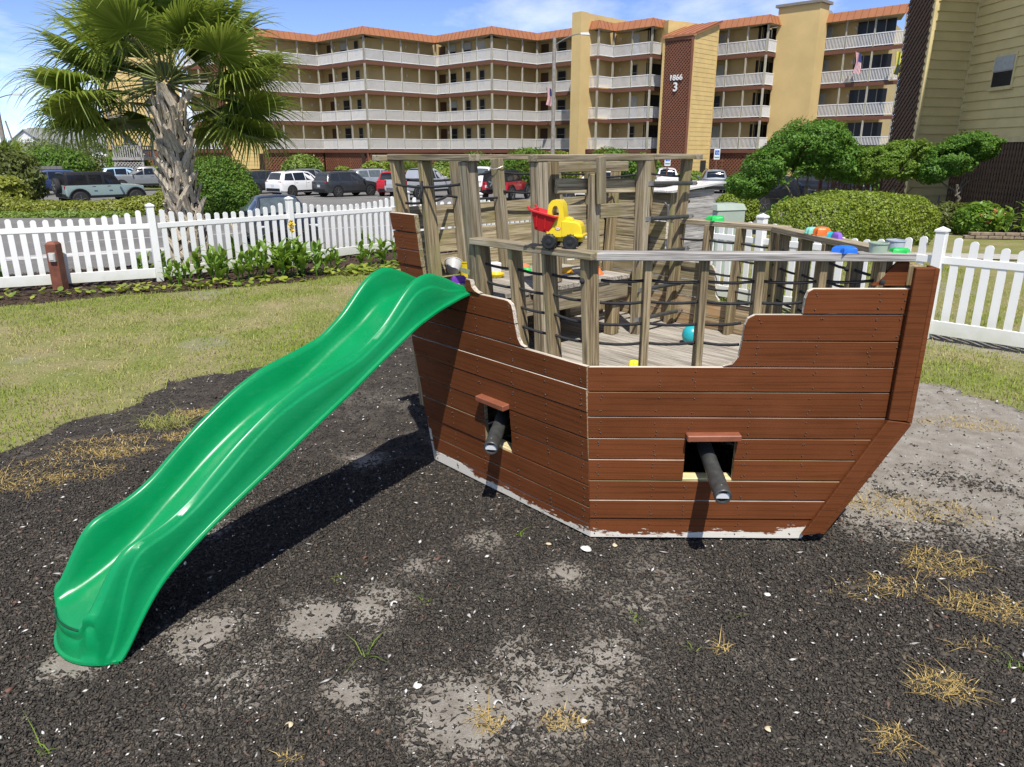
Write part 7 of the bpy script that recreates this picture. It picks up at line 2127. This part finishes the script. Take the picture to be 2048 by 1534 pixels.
h2 = thing('grey_roofed_house', 'low house with long grey roof right of the white house', 'house', (-82.0, 150, -1.0))
MB().box((0, 2, 1.8), (17, 9, 3.6)).build('wall', HW, h2); gable(h2, -8.5, 8.5, -2.5, 6.5, 3.6, 5.7, 'x', ROOFG)
MB().box((3.2, -.4, 1.6), (2.4, 4.4, 3.2)).build('porch_wall', HW, h2)
h3 = thing('grey_roofed_house', 'house with pale grey roof behind the long grey roof', 'house', (-92.0, 176, -1.0))
MB().box((0, 2, 2.6), (14, 8, 5.2)).build('wall', HW, h3); gable(h3, -7, 7, -2, 6, 5.2, 8.2, 'x', ROOFL)
h4 = thing('grey_roofed_house', 'low grey roof at the left edge below the white house', 'house', (-99.0, 150, -1.0))
MB().box((0, 2, 1.6), (14, 8, 3.2)).build('wall', HW, h4); gable(h4, -7, 7, -2, 6, 3.2, 4.9, 'x', ROOFG)
bx = thing('dumpster_fence', 'dark grey wooden enclosure wall behind the dark blue car', 'wall', (-42.5, 66.5, tz(-42.5, 66.5)))
for k in range(14): MB().box((-3.25 + k * .5, 0, .95), (.48, .06, 1.9)).build('board', m_plain('enclosure_grey', (.16, .155, .145), .9), bx)

# ------------------------------------------------------------------ poles, signs and flags
POLEW = m_plain('pole_wood_grey', (.30, .27, .23), .9, var=.2, scale=6, bump=.3)
def pole(label, loc, h, r, arm=None, extra=None, lean=0.0, name='street_light', cat='street light'):
    root = thing(name, label, cat, (loc[0], loc[1], tz(loc[0], loc[1])))
    MB().tube([(lean * t, 0, h * t) for t in (0, .5, 1)], [r, r * .86, r * .72], 10).build('pole', POLEW, root, smooth=60)
    if arm:
        dx, rise = arm
        pts = [(lean + dx * t, 0, h - .55 + rise * math.sin(t * math.pi / 2)) for t in np.linspace(0, 1, 9)]
        MB().tube(pts, .035, 6).build('arm', STEEL, root, smooth=60)
        e = pts[-1]; s_ = 1 if dx > 0 else -1
        MB().add([(e[0] - .1 * s_, -.12, e[2] - .06), (e[0] + .55 * s_, -.17, e[2] - .10), (e[0] + .55 * s_, .17, e[2] - .10), (e[0] - .1 * s_, .12, e[2] - .06), (e[0] - .1 * s_, -.06, e[2] + .06), (e[0] + .45 * s_, -.10, e[2] + .07), (e[0] + .45 * s_, .10, e[2] + .07), (e[0] - .1 * s_, .06, e[2] + .06)],
                 [(0, 3, 2, 1), (4, 5, 6, 7), (0, 1, 5, 4), (1, 2, 6, 5), (2, 3, 7, 6), (3, 0, 4, 7)]).build('lamp_head', m_plain('lamp_head_grey', (.42, .43, .43), .5), root)
    if extra: extra(root)
    return root
pole('tall wooden pole with a curved lamp arm in front of the balconies', (2.95, 56.0), 10.6, .17, (1.9, .75))
pole('wooden lamp pole with short arm at the left picture edge', (-38.4, 58.5), 7.3, .20, (1.5, .35), lean=0.0)
def xf(root):
    MB().lathe([(.24, 0), (.26, .1), (.26, .7), (.22, .8)], 12, (-.45, 0, 6.4)).build('transformer', m_plain('transformer_grey', (.38, .38, .38), .5), root, smooth=40)
    MB().lathe([(.24, 0), (.26, .1), (.26, .7), (.22, .8)], 12, (.5, 0, 6.2)).build('transformer', m_plain('transformer_grey2', (.36, .36, .36), .5), root, smooth=40)
    MB().box((0, 0, 9.0), (1.8, .12, .14)).build('crossarm', POLEW, root)
pole('utility pole carrying two grey transformers left of the building', (-53.0, 96.0), 9.4, .17, None, xf, lean=-.7, name='utility_pole', cat='utility pole')
pole('thin utility pole left of the transformer pole', (-61.5, 104.0), 6.9, .13, None, lambda r_: MB().box((0, 0, 4.6), (1.6, .1, .12)).build('crossarm', POLEW, r_), lean=-.5, name='utility_pole', cat='utility pole')
pole('thin leaning pole beside the left lamp pole', (-56.0, 88.0), 6.4, .12, None, None, lean=-1.1, name='utility_pole', cat='utility pole')
def sign(label, loc, h):
    root = thing('parking_sign', label, 'sign', (loc[0], loc[1], tz(loc[0], loc[1])), 0, 'parking signs by the lattice tower')
    MB().box((0, .03, h / 2), (.09, .05, h)).build('post', BEAMB, root)
    pl = MB().box((0, -.015, h - .38), (.50, .03, .85)).build('panel', m_plain('sign_white', (.72, .74, .74), .5), root, bevel=.01)
    B_ = m_plain('sign_blue', (.015, .12, .50), .5)
    MB().box((0, -.034, h - .24), (.36, .012, .36)).build('symbol_ground', B_, pl)
    Wm = m_plain('sign_symbol', (.78, .78, .78), .5)
    m2 = MB()
    m2.tube([(.02 + math.cos(a) * .085, -.043, h - .28 + math.sin(a) * .085) for a in np.linspace(R(120), R(400), 10)], .014, 5)
    m2.tube([(-.03, -.043, h - .12), (-.02, -.043, h - .21), (.06, -.043, h - .215), (.10, -.043, h - .31)], .015, 5)
    m2.lathe([(.022, -.048), (.022, -.040)], 8, axis='y', c=(-.03, 0, h - .10))
    m2.build('wheelchair_symbol', Wm, pl)
    MB().box((0, -.034, h - .62), (.40, .01, .10)).build('text_bar', m_plain('sign_green', (.05, .30, .16), .5), pl)
sign('blue and white parking sign right of the lattice tower', (17.15, 64.5), 3.2)
sign('blue and white parking sign left of the lattice tower', (12.95, 64.0), 2.7)
def flag(label, loc, w, h, kind, rz):
    root = thing('flag', label, 'flag', loc, rz, 'flags on the balconies')
    MB().tube([(0, .5, -.75), (0, -.15, .15)], .02, 6).build('flag_pole', m_plain('flag_pole_white', (.6, .58, .52), .5), root)
    def P(u, v): return (u * w * .34 + .10 * v * math.sin(v * 4) + .05 * math.sin(u * 5 + v * 3), -.12 + .10 * math.sin(u * 7 + v * 2) * (1 - .3 * v), .12 - v * h - .18 * u)
    def patch(u0, u1, v0, v1, mat, nm, off=0.0):
        mb = MB(); n, k = 6, 8
        V = [P(u0 + (u1 - u0) * i / n, v0 + (v1 - v0) * j / k) for i in range(n + 1) for j in range(k + 1)]
        V = [(a, b - off, c) for a, b, c in V]
        mb.add(V, [(i * (k + 1) + j, i * (k + 1) + j + 1, (i + 1) * (k + 1) + j + 1, (i + 1) * (k + 1) + j) for i in range(n) for j in range(k)])
        mb.build(nm, mat, root, smooth=True)
    if kind == 'us':
        for i in range(13): patch(i / 13, (i + 1) / 13, 0, 1, FR if i % 2 == 0 else FW, 'stripe')
        patch(6 / 13, 1.0, 0, .42, FB, 'canton', .012)
    else:
        patch(0, .34, 0, 1, FY, 'stripe'); patch(.34, .66, 0, 1, FG, 'stripe'); patch(.66, 1, 0, 1, FY, 'stripe'); patch(.3, .8, .55, 1, FK, 'dark_emblem', .012)
FR = m_plain('flag_red', (.45, .02, .035), .8); FW = m_plain('flag_white', (.72, .72, .72), .8); FB = m_plain('flag_blue', (.03, .045, .16), .8); FY = m_plain('flag_yellow', (.62, .55, .08), .8); FG = m_plain('flag_green', (.12, .22, .06), .8); FK = m_plain('flag_dark', (.03, .04, .03), .8)
flag('striped national flag hanging left of the wooden lamp pole', (3.35, 76.5, 8.0), 1.5, 1.55, 'us', R(10))
flag('striped national flag on the right hand balconies', (28.35, 66.1, 9.9), 1.5, 1.55, 'us', R(-20))
flag('yellow and dark green flag near the brown lattice wall', (30.6, 63.8, 9.7), 1.5, 1.65, 'y', R(-30))
